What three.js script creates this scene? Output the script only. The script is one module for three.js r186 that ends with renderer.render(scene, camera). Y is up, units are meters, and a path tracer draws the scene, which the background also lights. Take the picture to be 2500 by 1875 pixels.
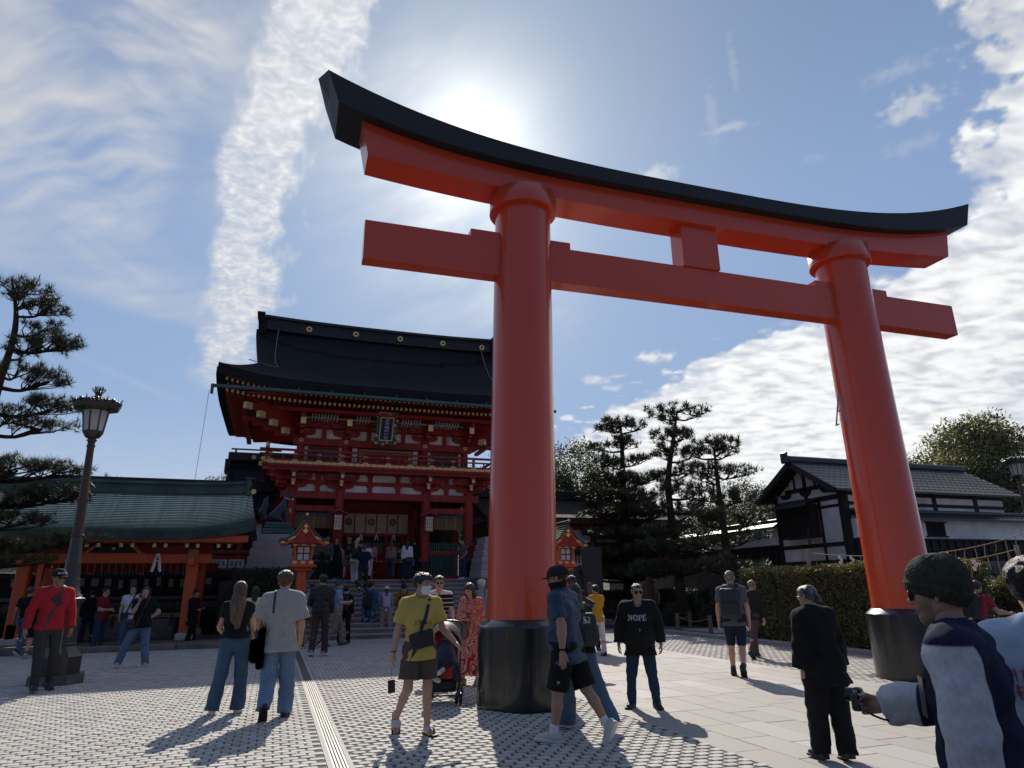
import * as THREE from 'three';
import { mergeGeometries } from 'three/addons/utils/BufferGeometryUtils.js';

// ---------- camera (metres; x along the gate front, z towards the viewer, y up) ----------
const W = 1024, H = 768;
const scene = new THREE.Scene();
const camera = new THREE.PerspectiveCamera(60.15, W / H, 0.05, 3000);
const CAM = new THREE.Vector3(-4.2863, 1.62, 29.8385);
const cR = new THREE.Vector3(0.94557, -0.01224, 0.3252), cU = new THREE.Vector3(-0.08424, 0.95602, 0.28093), cF = new THREE.Vector3(0.31434, 0.29304, -0.90295);
camera.position.copy(CAM);
camera.quaternion.setFromRotationMatrix(new THREE.Matrix4().makeBasis(cR, cU, cF.clone().negate()));
const HEADING = Math.atan2(cF.x, -cF.z);

const renderer = new THREE.WebGLRenderer({ antialias: true });
renderer.setSize(W, H);
renderer.toneMapping = THREE.LinearToneMapping;
renderer.toneMappingExposure = 1.12;
renderer.shadowMap.enabled = true;

// ---------- sun ----------
const SUN_AZ = HEADING - 3.4 * Math.PI / 180, SUN_EL = 37.2 * Math.PI / 180;
const SUN = new THREE.Vector3(Math.sin(SUN_AZ) * Math.cos(SUN_EL), Math.sin(SUN_EL), -Math.cos(SUN_AZ) * Math.cos(SUN_EL));
const sun = new THREE.DirectionalLight(new THREE.Color(1, 0.93, 0.82), 4.6);
sun.position.copy(SUN).multiplyScalar(120);
sun.castShadow = true;
sun.shadow.mapSize.set(4096, 4096);
Object.assign(sun.shadow.camera, { left: -45, right: 45, top: 45, bottom: -45, near: 1, far: 260 });
scene.add(sun); scene.add(sun.target);

// ---------- noise ----------
function rng(seed) { let s = seed >>> 0; return () => { s = (s + 0x6d2b79f5) | 0; let t = Math.imul(s ^ (s >>> 15), 1 | s); t = (t + Math.imul(t ^ (t >>> 7), 61 | t)) ^ t; return ((t ^ (t >>> 14)) >>> 0) / 4294967296; }; }
const PERM = new Uint8Array(512); { const r = rng(11), p = [...Array(256).keys()]; for (let i = 255; i > 0; i--) { const j = Math.floor(r() * (i + 1)); [p[i], p[j]] = [p[j], p[i]]; } for (let i = 0; i < 512; i++) PERM[i] = p[i & 255]; }
const HV = new Float32Array(256); { const r = rng(5); for (let i = 0; i < 256; i++) HV[i] = r() * 2 - 1; }
const sm = (t) => t * t * (3 - 2 * t), lerp = (a, b, t) => a + (b - a) * t, clamp = (x, a = 0, b = 1) => x < a ? a : x > b ? b : x, sstep = (a, b, x) => sm(clamp((x - a) / (b - a)));
function n2(x, y) { // value noise, -1..1
  const X = Math.floor(x), Y = Math.floor(y), u = sm(x - X), v = sm(y - Y), a = X & 255, b = Y & 255, A = PERM[a], B = PERM[(a + 1) & 255];
  return lerp(lerp(HV[PERM[A + b]], HV[PERM[B + b]], u), lerp(HV[PERM[A + ((b + 1) & 255)]], HV[PERM[B + ((b + 1) & 255)]], u), v);
}
function n3(x, y, z) {
  const X = Math.floor(x), Y = Math.floor(y), Z = Math.floor(z), u = sm(x - X), v = sm(y - Y), w = sm(z - Z), a = X & 255, b = Y & 255, c = Z & 255, d = (c + 1) & 255;
  const A = PERM[a], B = PERM[(a + 1) & 255], b1 = (b + 1) & 255, AA = PERM[A + b], AB = PERM[A + b1], BA = PERM[B + b], BB = PERM[B + b1];
  return lerp(lerp(lerp(HV[PERM[AA + c]], HV[PERM[BA + c]], u), lerp(HV[PERM[AB + c]], HV[PERM[BB + c]], u), v), lerp(lerp(HV[PERM[AA + d]], HV[PERM[BA + d]], u), lerp(HV[PERM[AB + d]], HV[PERM[BB + d]], u), v), w);
}
const GX = new Float32Array(256), GY = new Float32Array(256); for (let i = 0; i < 256; i++) { GX[i] = Math.cos(i * 2.39996); GY[i] = Math.sin(i * 2.39996); }
function g2(x, y) { // gradient noise, about -1..1
  const X = Math.floor(x), Y = Math.floor(y), fx = x - X, fy = y - Y, u = fx * fx * fx * (fx * (fx * 6 - 15) + 10), v = fy * fy * fy * (fy * (fy * 6 - 15) + 10), A = PERM[X & 255], B = PERM[(X + 1) & 255], a = PERM[A + (Y & 255)], b = PERM[B + (Y & 255)], c = PERM[A + ((Y + 1) & 255)], d = PERM[B + ((Y + 1) & 255)];
  return 1.5 * lerp(lerp(GX[a] * fx + GY[a] * fy, GX[b] * (fx - 1) + GY[b] * fy, u), lerp(GX[c] * fx + GY[c] * (fy - 1), GX[d] * (fx - 1) + GY[d] * (fy - 1), u), v);
}
const gfbm = (x, y, o, g = 0.5) => { let s = 0, a = 0.55; for (let i = 0; i < o; i++) { s += a * g2(x, y); a *= g; const t = x * 1.62 - y * 1.18 + 13.7; y = x * 1.18 + y * 1.62 + 5.1; x = t; } return s; };
const fbm2 = (x, y, o) => { let s = 0, a = 0.5; for (let i = 0; i < o; i++) { s += a * n2(x, y); a *= 0.5; x = x * 2.03 + 17.1; y = y * 2.03 + 9.7; } return s; };
const fbm3 = (x, y, z, o) => { let s = 0, a = 0.5; for (let i = 0; i < o; i++) { s += a * n3(x, y, z); a *= 0.5; x = x * 2.03 + 17.1; y = y * 2.03 + 9.7; z = z * 2.03 + 3.3; } return s; };

// ---------- sky: air, thin high cloud, a ribbon and a bank of altocumulus ----------
function interp(table, x) { if (x <= table[0][0]) return table[0][1]; for (let i = 1; i < table.length; i++) if (x <= table[i][0]) { const [a, p] = table[i - 1], [b, q] = table[i]; return lerp(p, q, (x - a) / (b - a)); } return table[table.length - 1][1]; }
function makeSky() {
  const SW = 4096, SH = 2048, data = new Float32Array(SW * SH * 4), D = 180 / Math.PI;
  const ribL = [[15, -26.8], [21, -26.6], [25, -26.9], [29, -26.7], [33, -27.3], [37, -26.2], [41, -25.4], [47, -24], [60, -20]], ribR = [[15, -24.4], [20, -22.0], [24, -21.0], [29, -21], [33, -20.2], [36, -19.6], [40, -17], [44, -14.6], [50, -13], [60, -10]];
  const bank = [[2, -6], [6, -2], [9, 2.0], [10.2, 3.4], [12.1, 5.0], [14, 7.9], [15.7, 11.4], [17.5, 14.2], [18.6, 18.6], [19.8, 24], [21.4, 29.5], [22.4, 33], [24.5, 36.4], [26.6, 38.9], [28, 39], [29.5, 38.6], [31.5, 40.2], [33.5, 40.8], [36.5, 41.5], [39, 40.8], [43, 41], [60, 44]];
  for (let j = 0; j < SH; j++) {
    const up = ((j + 0.5) / SH - 0.5) * Math.PI, y = Math.sin(up), ch = Math.cos(up), el = up * D;
    for (let i = 0; i < SW; i++) {
      const o = (j * SW + i) * 4; data[o + 3] = 1;
      if (el < -0.5) { data[o] = 0.2; data[o + 1] = 0.2; data[o + 2] = 0.2; continue; }
      const round = ((i + 0.5) / SW - 0.5) * 2 * Math.PI, x = Math.cos(round) * ch, z = Math.sin(round) * ch;
      let az = (Math.atan2(x, -z) - HEADING) * D; if (az > 180) az -= 360; if (az < -180) az += 360;
      const cs = clamp(x * SUN.x + y * SUN.y + z * SUN.z, -1, 1), ang = Math.acos(cs) * D;
      // clear air
      const hz = Math.exp(-Math.max(el, 0) / 11), away = sstep(30, 120, ang);
      let r = lerp(0.20, 0.46, hz) * (1 - 0.62 * away), g = lerp(0.305, 0.61, hz) * (1 - 0.58 * away), b = lerp(0.52, 0.82, hz) * (1 - 0.48 * away);
      const k = 1 - 0.2 * sstep(26, 46, el); r *= k; g *= k; b *= k;
      const gl = Math.exp(-ang / 9.5);                                        // haze lit round the sun
      r += 0.56 * gl; g += 0.54 * gl; b += 0.40 * gl;
      const core = Math.exp(-Math.pow(ang / 5, 2)); r += 0.4 * core; g += 0.39 * core; b += 0.34 * core;
      // cloud plane
      const ky = 1 / (y + 0.10), px = x * ky, pz = z * ky, ca = Math.cos(HEADING), sa = Math.sin(HEADING), qx = px * ca + pz * sa, qz = -px * sa + pz * ca;
      let alpha = 0, lum = 0.66, warm = 1;
      const near = az > -60 && az < 60 && el < 62;
      if (near) {
        const w0 = gfbm(qx * 2.2 + 3, qz * 2.2, 3), f1 = gfbm(qx * 6 + w0, qz * 15 + 2 * w0, 5), f2 = gfbm(qx * 2.6 + 5, qz * 4 + 2, 4);
        // thin streaked veil on the left, with a clear lane beside the ribbon
        const wob = 2.4 * f2, lane = Math.exp(-Math.pow((az + 29.4 + 0.5 * wob - 0.10 * (el - 30)) / 2.3, 2)) * sstep(24, 27, el) * sstep(41, 34, el);
        let a1 = sstep(-24, -31, az + wob) * sstep(24.5, 30, el + wob) * clamp(0.34 + 0.75 * f1 + 0.5 * f2) + 0.75 * sstep(29, 43, el + wob) * sstep(-13, -24, az) * clamp(0.52 + 0.5 * f2 + 0.3 * f1);
        a1 += 0.5 * Math.exp(-Math.pow((el - 27.0 + 0.10 * (az + 36) + 0.6 * f2) / 1.5, 2)) * sstep(-28.5, -31, az + 3 * f1) * clamp(0.7 + f1) + 0.35 * Math.exp(-Math.pow((el - 30.8 + 0.8 * f2) / 1.5, 2)) * sstep(-29, -33, az) * clamp(0.6 + f1);
        a1 *= 1 - 0.85 * lane;
        a1 += 0.5 * sstep(20.0, 21.6, el + 0.12 * (az + 32) + 1.0 * f2) * sstep(27, 23.4, el + 0.16 * (az + 34)) * sstep(-23, -28, az) * clamp(0.6 + 0.5 * f1 + 0.5 * f2);
        for (const [x0, y0, x1, y1, wd, am] of [[-40.5, 26.6, -29.6, 20.6, 0.34, 0.16], [-38, 26.4, -29.4, 22.2, 0.26, 0.14], [-38, 17.6, -27, 14, 0.14, 0.14], [-44, 15, -36, 11, 0.14, 0.12]]) {
          const dx = x1 - x0, dy = y1 - y0, t = clamp(((az - x0) * dx + (el - y0) * dy) / (dx * dx + dy * dy)), d = Math.hypot(az - x0 - t * dx, el - y0 - t * dy); a1 += am * Math.exp(-Math.pow(d / (wd * (1 + t)), 2)) * Math.min(1, 4 * t, 5 * (1 - t) + 0.2) * clamp(0.8 + f1);
        }
        a1 += 0.62 * sstep(15, 5, el + 2 * f2) * sstep(-17, -24, az) * clamp(0.65 + 0.5 * f1 + 0.5 * f2);
        alpha = clamp(a1) * 0.78; lum = 0.60;
        // rippled ribbon
        const en = gfbm(az * 0.5 + 4, el * 0.45, 5), wl = interp(ribL, el) + 1.5 * en, wr = interp(ribR, el) + 2.6 * gfbm(az * 0.55 + 31, el * 0.5 + 7, 5);
        const rib = sstep(wl - 0.5, wl + 1.3, az) * sstep(wr + 0.9, wr - 1.6, az) * sstep(14.4, 17.8, el + 1.5 * en);
        if (rib > 0) {
          const wx = qx + 0.012 * g2(qx * 22, qz * 22), wz = qz + 0.012 * g2(qx * 22 + 9, qz * 22), rp = gfbm(wx * 24, wz * 34, 4), fine = gfbm(wx * 60, wz * 80, 3), body = clamp(0.72 + 0.50 * rp + 0.34 * fine + 0.3 * f2);
          const a2 = rib * body * 0.96; lum = lerp(lum, 0.665 + 0.10 * fine + 0.07 * rp, a2); alpha = alpha + a2 * (1 - alpha);
        }
        // veil drifting down from the sun
        const ex = az + 6 + 0.42 * (el - 34), vf = gfbm((az + el * 0.6) * 0.12, (el - az * 0.4) * 0.42, 5), veil = Math.exp(-Math.pow(ex / 11, 2)) * sstep(15, 29, el) * sstep(50, 36, el) * clamp(0.55 + 0.8 * vf);
        const a3 = veil * 0.62 * sstep(12, 2, az); lum = lerp(lum, 0.70 + 0.5 * gl, a3); alpha = alpha + a3 * (1 - alpha);
        // the bank on the right
        const bn = gfbm(qx * 3.4 + 40, qz * 4.6, 5), e2 = gfbm(az * 0.5 + 3, el * 0.8 + 8, 5), bs = interp(bank, el), edge = az - bs + 3.6 * e2 + 2.5 * bn, inb = sstep(-0.5, 1.6, edge);
        const wq = 0.03 * g2(qx * 7, qz * 7), puff = gfbm((qx + wq) * 9.5, (qz - wq) * 15, 5), deep = sstep(0.5, 9, edge), hole = sstep(0.12, 0.5, gfbm(qx * 5 + 7, qz * 9 + 3, 5) - 0.1) * (0.35 + 0.65 * sstep(23, 29, el));
        let a4 = inb * clamp(0.78 + 0.2 * deep + 0.55 * puff * (1.15 - 0.55 * deep) - 0.75 * hole);
        a4 *= 1 - 0.45 * sstep(33, 40, az) * sstep(19, 9, el) * clamp(0.5 - 1.4 * bn);
        // scraps off its edge
        const sc = sstep(0.20, 0.42, gfbm(qx * 6.5 + 3, qz * 11 + 8, 5)) * sstep(-8, -1.5, az - bs) * (1 - inb) * sstep(21, 18.5, el); a4 = Math.max(a4, sc * 0.85);
        for (const [cx, cy, rx, ry, am] of [[36.2, 33.6, 1.7, 0.75, 0.6], [35.8, 36.2, 2.0, 0.45, 0.22], [35.4, 31, 1.6, 0.45, 0.16], [14.6, 33.6, 1.4, 0.5, 0.5], [28.3, 32.2, 0.7, 0.3, 0.16], [12.7, 18.7, 1.2, 0.4, 0.85], [7.4, 17.2, 0.9, 0.28, 0.6], [9.2, 16.4, 0.7, 0.2, 0.5], [21.4, 36.0, 1.7, 0.25, 0.34], [20.0, 37.0, 0.5, 1.6, 0.16], [22.6, 40.2, 0.3, 1.6, 0.14], [27, 46, 3.0, 0.5, 0.3]]) {
          const dd = Math.hypot((az - cx) / rx, (el - cy) / ry) + 1.3 * gfbm(az * 0.9 + cx, el * 1.5, 5); if (dd < 1.9) a4 = Math.max(a4, am * sstep(1.8, 0.2, dd));
        }
        const lb = 0.80 + 0.20 * puff - 0.10 * deep * sstep(0.0, 0.5, -puff) + 0.05 * Math.exp(-el / 14) - 0.15 * sstep(27, 40, el);
        lum = lerp(lum, lb, a4); alpha = alpha + a4 * (1 - alpha);
      } else if (el > 0) { // the rest of the dome: scattered high cloud as in view
        const f = gfbm(qx * 2 + 20, qz * 2.6, 5); alpha = sstep(0.02, 0.4, f) * 0.4 * sstep(2, 10, el); lum = 0.5 - 0.24 * away;
      }
      alpha = clamp(alpha); const L = lum + 0.55 * gl;
      r = lerp(r, L * 0.985, alpha); g = lerp(g, L * 0.992, alpha); b = lerp(b, L * 1.0, alpha);
      data[o] = r; data[o + 1] = g; data[o + 2] = b;
    }
  }
  const t = new THREE.DataTexture(data, SW, SH, THREE.RGBAFormat, THREE.FloatType);
  t.mapping = THREE.EquirectangularReflectionMapping; t.magFilter = t.minFilter = THREE.LinearFilter; t.wrapS = THREE.RepeatWrapping; t.needsUpdate = true;
  return t;
}
const skyTexture = makeSky();
scene.background = skyTexture; scene.environment = skyTexture;

// ---------- helpers ----------
const V = (x, y, z) => new THREE.Vector3(x, y, z), PI = Math.PI, rad = (d) => d * PI / 180, X_ = V(1, 0, 0), Y_ = V(0, 1, 0), Z_ = V(0, 0, 1);
const used = {};
function numbered(name) { const n = used[name] = (used[name] ?? -1) + 1; return n ? name + '_' + String(n).padStart(3, '0') : name; }
function tag(o, label, category, group, kind) { let w = label.split(' '); for (const cut of [/^the$/, /^an?$/, /^and$/]) for (let i = w.length - 1; i >= 0 && w.length > 16; i--) if (cut.test(w[i])) w.splice(i, 1); label = w.slice(0, 16).join(' '); o.userData.label = label; o.userData.category = category; if (group) o.userData.group = group; if (kind) o.userData.kind = kind; return o; }
function thing(name, label, category, [x, y, z] = [0, 0, 0], turn = 0, group) { const o = new THREE.Group(); o.name = numbered(name); o.position.set(x, y, z); o.rotation.y = turn; scene.add(o); return tag(o, label, category, group); }
function structure(o) { o.userData.kind = 'structure'; return o; }
function stuffTex(size, fn) { // single channel to grey
  const d = new Uint8Array(size * size * 4); for (let y = 0; y < size; y++) for (let x = 0; x < size; x++) { const v = clamp(fn(x / size, y / size, x, y)) * 255, o = (y * size + x) * 4; d[o] = d[o + 1] = d[o + 2] = v; d[o + 3] = 255; }
  const t = new THREE.DataTexture(d, size, size); t.wrapS = t.wrapT = THREE.RepeatWrapping; t.magFilter = THREE.LinearFilter; t.minFilter = THREE.LinearMipmapLinearFilter; t.generateMipmaps = true; t.needsUpdate = true; return t;
}
function colTex(size, fn) { // sRGB-free colour data given linear -> stored sRGB
  const d = new Uint8Array(size * size * 4), enc = (c) => 255 * (c <= 0.0031308 ? 12.92 * c : 1.055 * Math.pow(c, 1 / 2.4) - 0.055);
  for (let y = 0; y < size; y++) for (let x = 0; x < size; x++) { const c = fn(x / size, y / size), o = (y * size + x) * 4; for (let k = 0; k < 3; k++) d[o + k] = enc(clamp(c[k])); d[o + 3] = 255; }
  const t = new THREE.DataTexture(d, size, size); t.colorSpace = THREE.SRGBColorSpace; t.wrapS = t.wrapT = THREE.RepeatWrapping; t.magFilter = THREE.LinearFilter; t.minFilter = THREE.LinearMipmapLinearFilter; t.generateMipmaps = true; t.needsUpdate = true; return t;
}
const tile2 = (f, per) => (u, v) => { const a = f(u, v), b = f(u - per, v), c = f(u, v - per), d = f(u - per, v - per), s = sm(u / per), t = sm(v / per); return lerp(lerp(a, b, s), lerp(c, d, s), t); };
function tiled(scaleX, scaleY, oct, gain = 1) { const f = tile2((u, v) => fbm2(u * scaleX + 50, v * scaleY + 50, oct), 1); return (u, v) => 0.5 + gain * f(u, v); }
function rep(t, k, l = k) { const c = t.clone(); c.repeat.set(k, l); c.needsUpdate = true; return c; }
const T = {
  grit: stuffTex(256, tiled(40, 40, 3)), soft: stuffTex(256, tiled(5, 5, 5)), grain: stuffTex(256, tiled(60, 3, 4)), thatch: stuffTex(256, tiled(8, 70, 3, 1.2)), weave: stuffTex(128, (u, v, x, y) => 0.5 + 0.25 * Math.sin(x * PI / 2) * Math.sin(y * PI / 2) + 0.2 * n2(x * 0.9, y * 0.9)),
};
const tintTex = (amt, fx, fy, oct = 5) => { const f = tiled(fx, fy, oct, 1); return colTex(256, (u, v) => { const k = 1 - amt + 2 * amt * clamp(f(u, v)); return [k * 0.72, k * 0.72, k * 0.72]; }); };
T.mottle = tintTex(0.3, 6, 6); T.speck = tintTex(0.35, 70, 70, 3); T.streak = tintTex(0.3, 40, 3);
const mats = {};
function M(name, rgb, roughness = 0.7, o = {}) { const m = new THREE.MeshPhysicalMaterial({ roughness, ...o }); const k = o.map ? 1 / 0.72 : 1; m.color.setRGB(rgb[0] * k, rgb[1] * k, rgb[2] * k); m.name = name; mats[name] = m; return m; }

// geometry collector: everything added is joined into ONE mesh
class GB {
  constructor() { this.g = []; }
  add(geo, m, keepUV) { let g = geo.index ? geo.toNonIndexed() : geo.clone(); if (m) g.applyMatrix4(m); if (!g.attributes.normal) g.computeVertexNormals(); if (!keepUV || !g.attributes.uv) boxUV(g); for (const k of Object.keys(g.attributes)) if (!['position', 'normal', 'uv'].includes(k) && !(k === 'color' && this.col)) g.deleteAttribute(k); this.g.push(g); return this; }
  box(x, y, z, sx, sy, sz, o = {}) { return this.add(chamfer(sx, sy, sz, o.b ?? 0), mtx(x, y, z, o.rx, o.ry, o.rz)); }
  span(x0, y0, z0, x1, y1, z1, b = 0) { return this.box((x0 + x1) / 2, (y0 + y1) / 2, (z0 + z1) / 2, Math.abs(x1 - x0), Math.abs(y1 - y0), Math.abs(z1 - z0), { b }); }
  cyl(x, y, z, r0, r1, h, seg = 20, o = {}) { return this.add(new THREE.CylinderGeometry(r1, r0, h, seg, o.hs ?? 1), mtx(x, y + (o.mid ? 0 : h / 2), z, o.rx, o.ry, o.rz)); }
  sph(x, y, z, r, s = [1, 1, 1], seg = 12) { return this.add(new THREE.SphereGeometry(r, seg, Math.max(6, seg * 0.7 | 0)), mtx(x, y, z).scale(V(...s))); }
  bar(a, b, w, h = w, roll = 0, ch = 0) { const A = V(...a), B = V(...b), L = A.distanceTo(B); return this.add(chamfer(w, h, L, ch), aim(A.clone().add(B).multiplyScalar(0.5), B.clone().sub(A), roll)); }
  rod(a, b, r0, r1 = r0, seg = 8) { const A = V(...a), B = V(...b), L = A.distanceTo(B); const q = new THREE.Quaternion().setFromUnitVectors(Y_, B.clone().sub(A).normalize()); return this.add(new THREE.CylinderGeometry(r1, r0, L, seg, 1), new THREE.Matrix4().compose(A.clone().add(B).multiplyScalar(0.5), q, V(1, 1, 1))); }
  tube(pts, r, seg = 6, n) { const c = new THREE.CatmullRomCurve3(pts.map((p) => p.isVector3 ? p : V(...p))); return this.add(new THREE.TubeGeometry(c, n ?? pts.length * 3, r, seg, false)); }
  lathe(pts, x = 0, y = 0, z = 0, seg = 24, o = {}) { return this.add(new THREE.LatheGeometry(pts.map((p) => new THREE.Vector2(...p)), seg), mtx(x, y, z, o.rx, o.ry, o.rz)); }
  prism(poly, depth, m, bevel = 0) { const s = new THREE.Shape(poly.map((p) => new THREE.Vector2(...p))); return this.add(new THREE.ExtrudeGeometry(s, { depth, bevelEnabled: bevel > 0, bevelSize: bevel, bevelThickness: bevel, bevelOffset: -bevel, bevelSegments: 1, curveSegments: 8 }), m ?? new THREE.Matrix4()); }
  quads(list) { const p = []; for (const q of list) { const [a, b, c, d] = q; p.push(...a, ...b, ...c, ...(d ? [...a, ...c, ...d] : [])); } const g = new THREE.BufferGeometry(); g.setAttribute('position', new THREE.Float32BufferAttribute(p, 3)); g.computeVertexNormals(); return this.add(g); }
  get empty() { return !this.g.length; }
  build(name, material, parent) { if (!this.g.length) return null; const g = this.g.length > 1 ? mergeGeometries(this.g, false) : this.g[0]; const o = new THREE.Mesh(g, material); o.name = parent === scene ? numbered(name) : name; o.castShadow = o.receiveShadow = true; (parent ?? scene).add(o); return o; }
}
function mtx(x, y, z, rx = 0, ry = 0, rz = 0) { return new THREE.Matrix4().compose(V(x, y, z), new THREE.Quaternion().setFromEuler(new THREE.Euler(rx, ry, rz)), V(1, 1, 1)); }
function aim(at, dir, roll = 0) { const d = dir.clone().normalize(), up = Math.abs(d.y) > 0.98 ? Z_ : Y_, x = up.clone().cross(d).normalize(), y = d.clone().cross(x); const m = new THREE.Matrix4().makeBasis(x, y, d); if (roll) m.multiply(new THREE.Matrix4().makeRotationZ(roll)); return m.setPosition(at); }
function boxUV(g) { const p = g.attributes.position, n = g.attributes.normal, uv = new Float32Array(p.count * 2); for (let i = 0; i < p.count; i++) { const ax = Math.abs(n.getX(i)), ay = Math.abs(n.getY(i)), az = Math.abs(n.getZ(i)); const x = p.getX(i), y = p.getY(i), z = p.getZ(i); if (ay >= ax && ay >= az) { uv[i * 2] = x; uv[i * 2 + 1] = z; } else if (ax >= az) { uv[i * 2] = z; uv[i * 2 + 1] = y; } else { uv[i * 2] = x; uv[i * 2 + 1] = y; } } g.setAttribute('uv', new THREE.BufferAttribute(uv, 2)); return g; }
const chCache = new Map();
function chamfer(sx, sy, sz, b = 0) {
  const key = [sx, sy, sz, b].map((v) => v.toFixed(4)).join(); if (chCache.has(key)) return chCache.get(key);
  let g; if (b <= 0) g = new THREE.BoxGeometry(sx, sy, sz).toNonIndexed(); else {
    const h = [sx / 2, sy / 2, sz / 2]; b = Math.min(b, ...h.map((v) => v * 0.8)); const P = [];
    const pt = (a, s) => { const q = [0, 0, 0]; for (let i = 0; i < 3; i++) q[i] = s[i] * (i === a ? h[i] : h[i] - b); return q; };
    const push = (l) => { const [A, B, C] = l.map((q) => V(...q)), n = B.clone().sub(A).cross(C.clone().sub(A)), c = A.clone().add(B).add(C); const L = n.dot(c) < 0 ? l.slice().reverse() : l; for (let i = 1; i + 1 < L.length; i++) P.push(...L[0], ...L[i], ...L[i + 1]); };
    for (let a = 0; a < 3; a++) for (const s of [-1, 1]) { const i = (a + 1) % 3, j = (a + 2) % 3, S = (p, q) => { const r = [0, 0, 0]; r[a] = s; r[i] = p; r[j] = q; return r; }; push([pt(a, S(-1, -1)), pt(a, S(1, -1)), pt(a, S(1, 1)), pt(a, S(-1, 1))]); }
    for (let c = 0; c < 3; c++) { const a = (c + 1) % 3, d = (c + 2) % 3; for (const s of [-1, 1]) for (const t of [-1, 1]) { const S = (k) => { const r = [0, 0, 0]; r[c] = k; r[a] = s; r[d] = t; return r; }; push([pt(a, S(-1)), pt(a, S(1)), pt(d, S(1)), pt(d, S(-1))]); } }
    for (const s of [-1, 1]) for (const t of [-1, 1]) for (const u of [-1, 1]) push([pt(0, [s, t, u]), pt(1, [s, t, u]), pt(2, [s, t, u])]);
    g = new THREE.BufferGeometry(); g.setAttribute('position', new THREE.Float32BufferAttribute(P, 3)); g.computeVertexNormals();
  }
  chCache.set(key, g); return g;
}
const pxY = (px, py, y = 0) => { const d = cF.clone().addScaledVector(cR, (px - 1250) / 1618.9).addScaledVector(cU, -(py - 937.5) / 1618.9); return CAM.clone().addScaledVector(d, (y - CAM.y) / d.y); };
// strip surface: rows of points, smooth
function sheet(rows, flip) { const R = rows.length, C = rows[0].length, p = [], ix = []; for (const r of rows) for (const q of r) p.push(...q); for (let i = 0; i + 1 < R; i++) for (let j = 0; j + 1 < C; j++) { const a = i * C + j, b = a + 1, c = a + C, d = c + 1; flip ? ix.push(a, b, d, a, d, c) : ix.push(a, d, b, a, c, d); } const g = new THREE.BufferGeometry(); g.setAttribute('position', new THREE.Float32BufferAttribute(p, 3)); g.setIndex(ix); g.computeVertexNormals(); return g; }
// loft of closed sections (creased across the section, smooth along it), capped
GB.prototype.loft = function (rings, caps = true) { const n = rings[0].length; for (let k = 0; k < n; k++) this.add(sheet(rings.map((r) => [r[k], r[(k + 1) % n]]))); if (caps) for (const r of [rings[0], rings[rings.length - 1]]) { const c = r.reduce((s, q) => s.map((v, i) => v + q[i] / n), [0, 0, 0]); this.quads(r.map((q, i) => r === rings[0] ? [c, q, r[(i + 1) % n]] : [c, r[(i + 1) % n], q])); } return this; };
GB.prototype.sheet = function (rows, flip) { return this.add(sheet(rows, flip)); };
// ---------- smooth solids: tapered capsules joined with a smooth minimum, meshed by surface nets ----------
function capD(px, py, pz, c) { // c: ax ay az, bx-ax.., inv len2, ra, rb
  const x = px - c[0], y = py - c[1], z = pz - c[2]; let t = (x * c[3] + y * c[4] + z * c[5]) * c[6]; t = t < 0 ? 0 : t > 1 ? 1 : t;
  const dx = x - t * c[3], dy = y - t * c[4], dz = z - t * c[5]; return Math.sqrt(dx * dx + dy * dy + dz * dz) - (c[7] + (c[8] - c[7]) * t);
}
const packCap = ([a, b, ra, rb]) => { const d = [b[0] - a[0], b[1] - a[1], b[2] - a[2]], l = d[0] * d[0] + d[1] * d[1] + d[2] * d[2] || 1e-9; return [a[0], a[1], a[2], d[0], d[1], d[2], 1 / l, ra, rb ?? ra]; };
const smin = (a, b, k) => { const h = k - Math.abs(a - b); return h > 0 ? Math.min(a, b) - h * h / (4 * k) : Math.min(a, b); };
function capsuleSDF(caps, k = 0.03) { const C = caps.map(packCap), n = C.length; return (x, y, z) => { let d = 1e3; for (let i = 0; i < n; i++) { const e = capD(x, y, z, C[i]); d = smin(d, e, k); } return d; }; }
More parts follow.
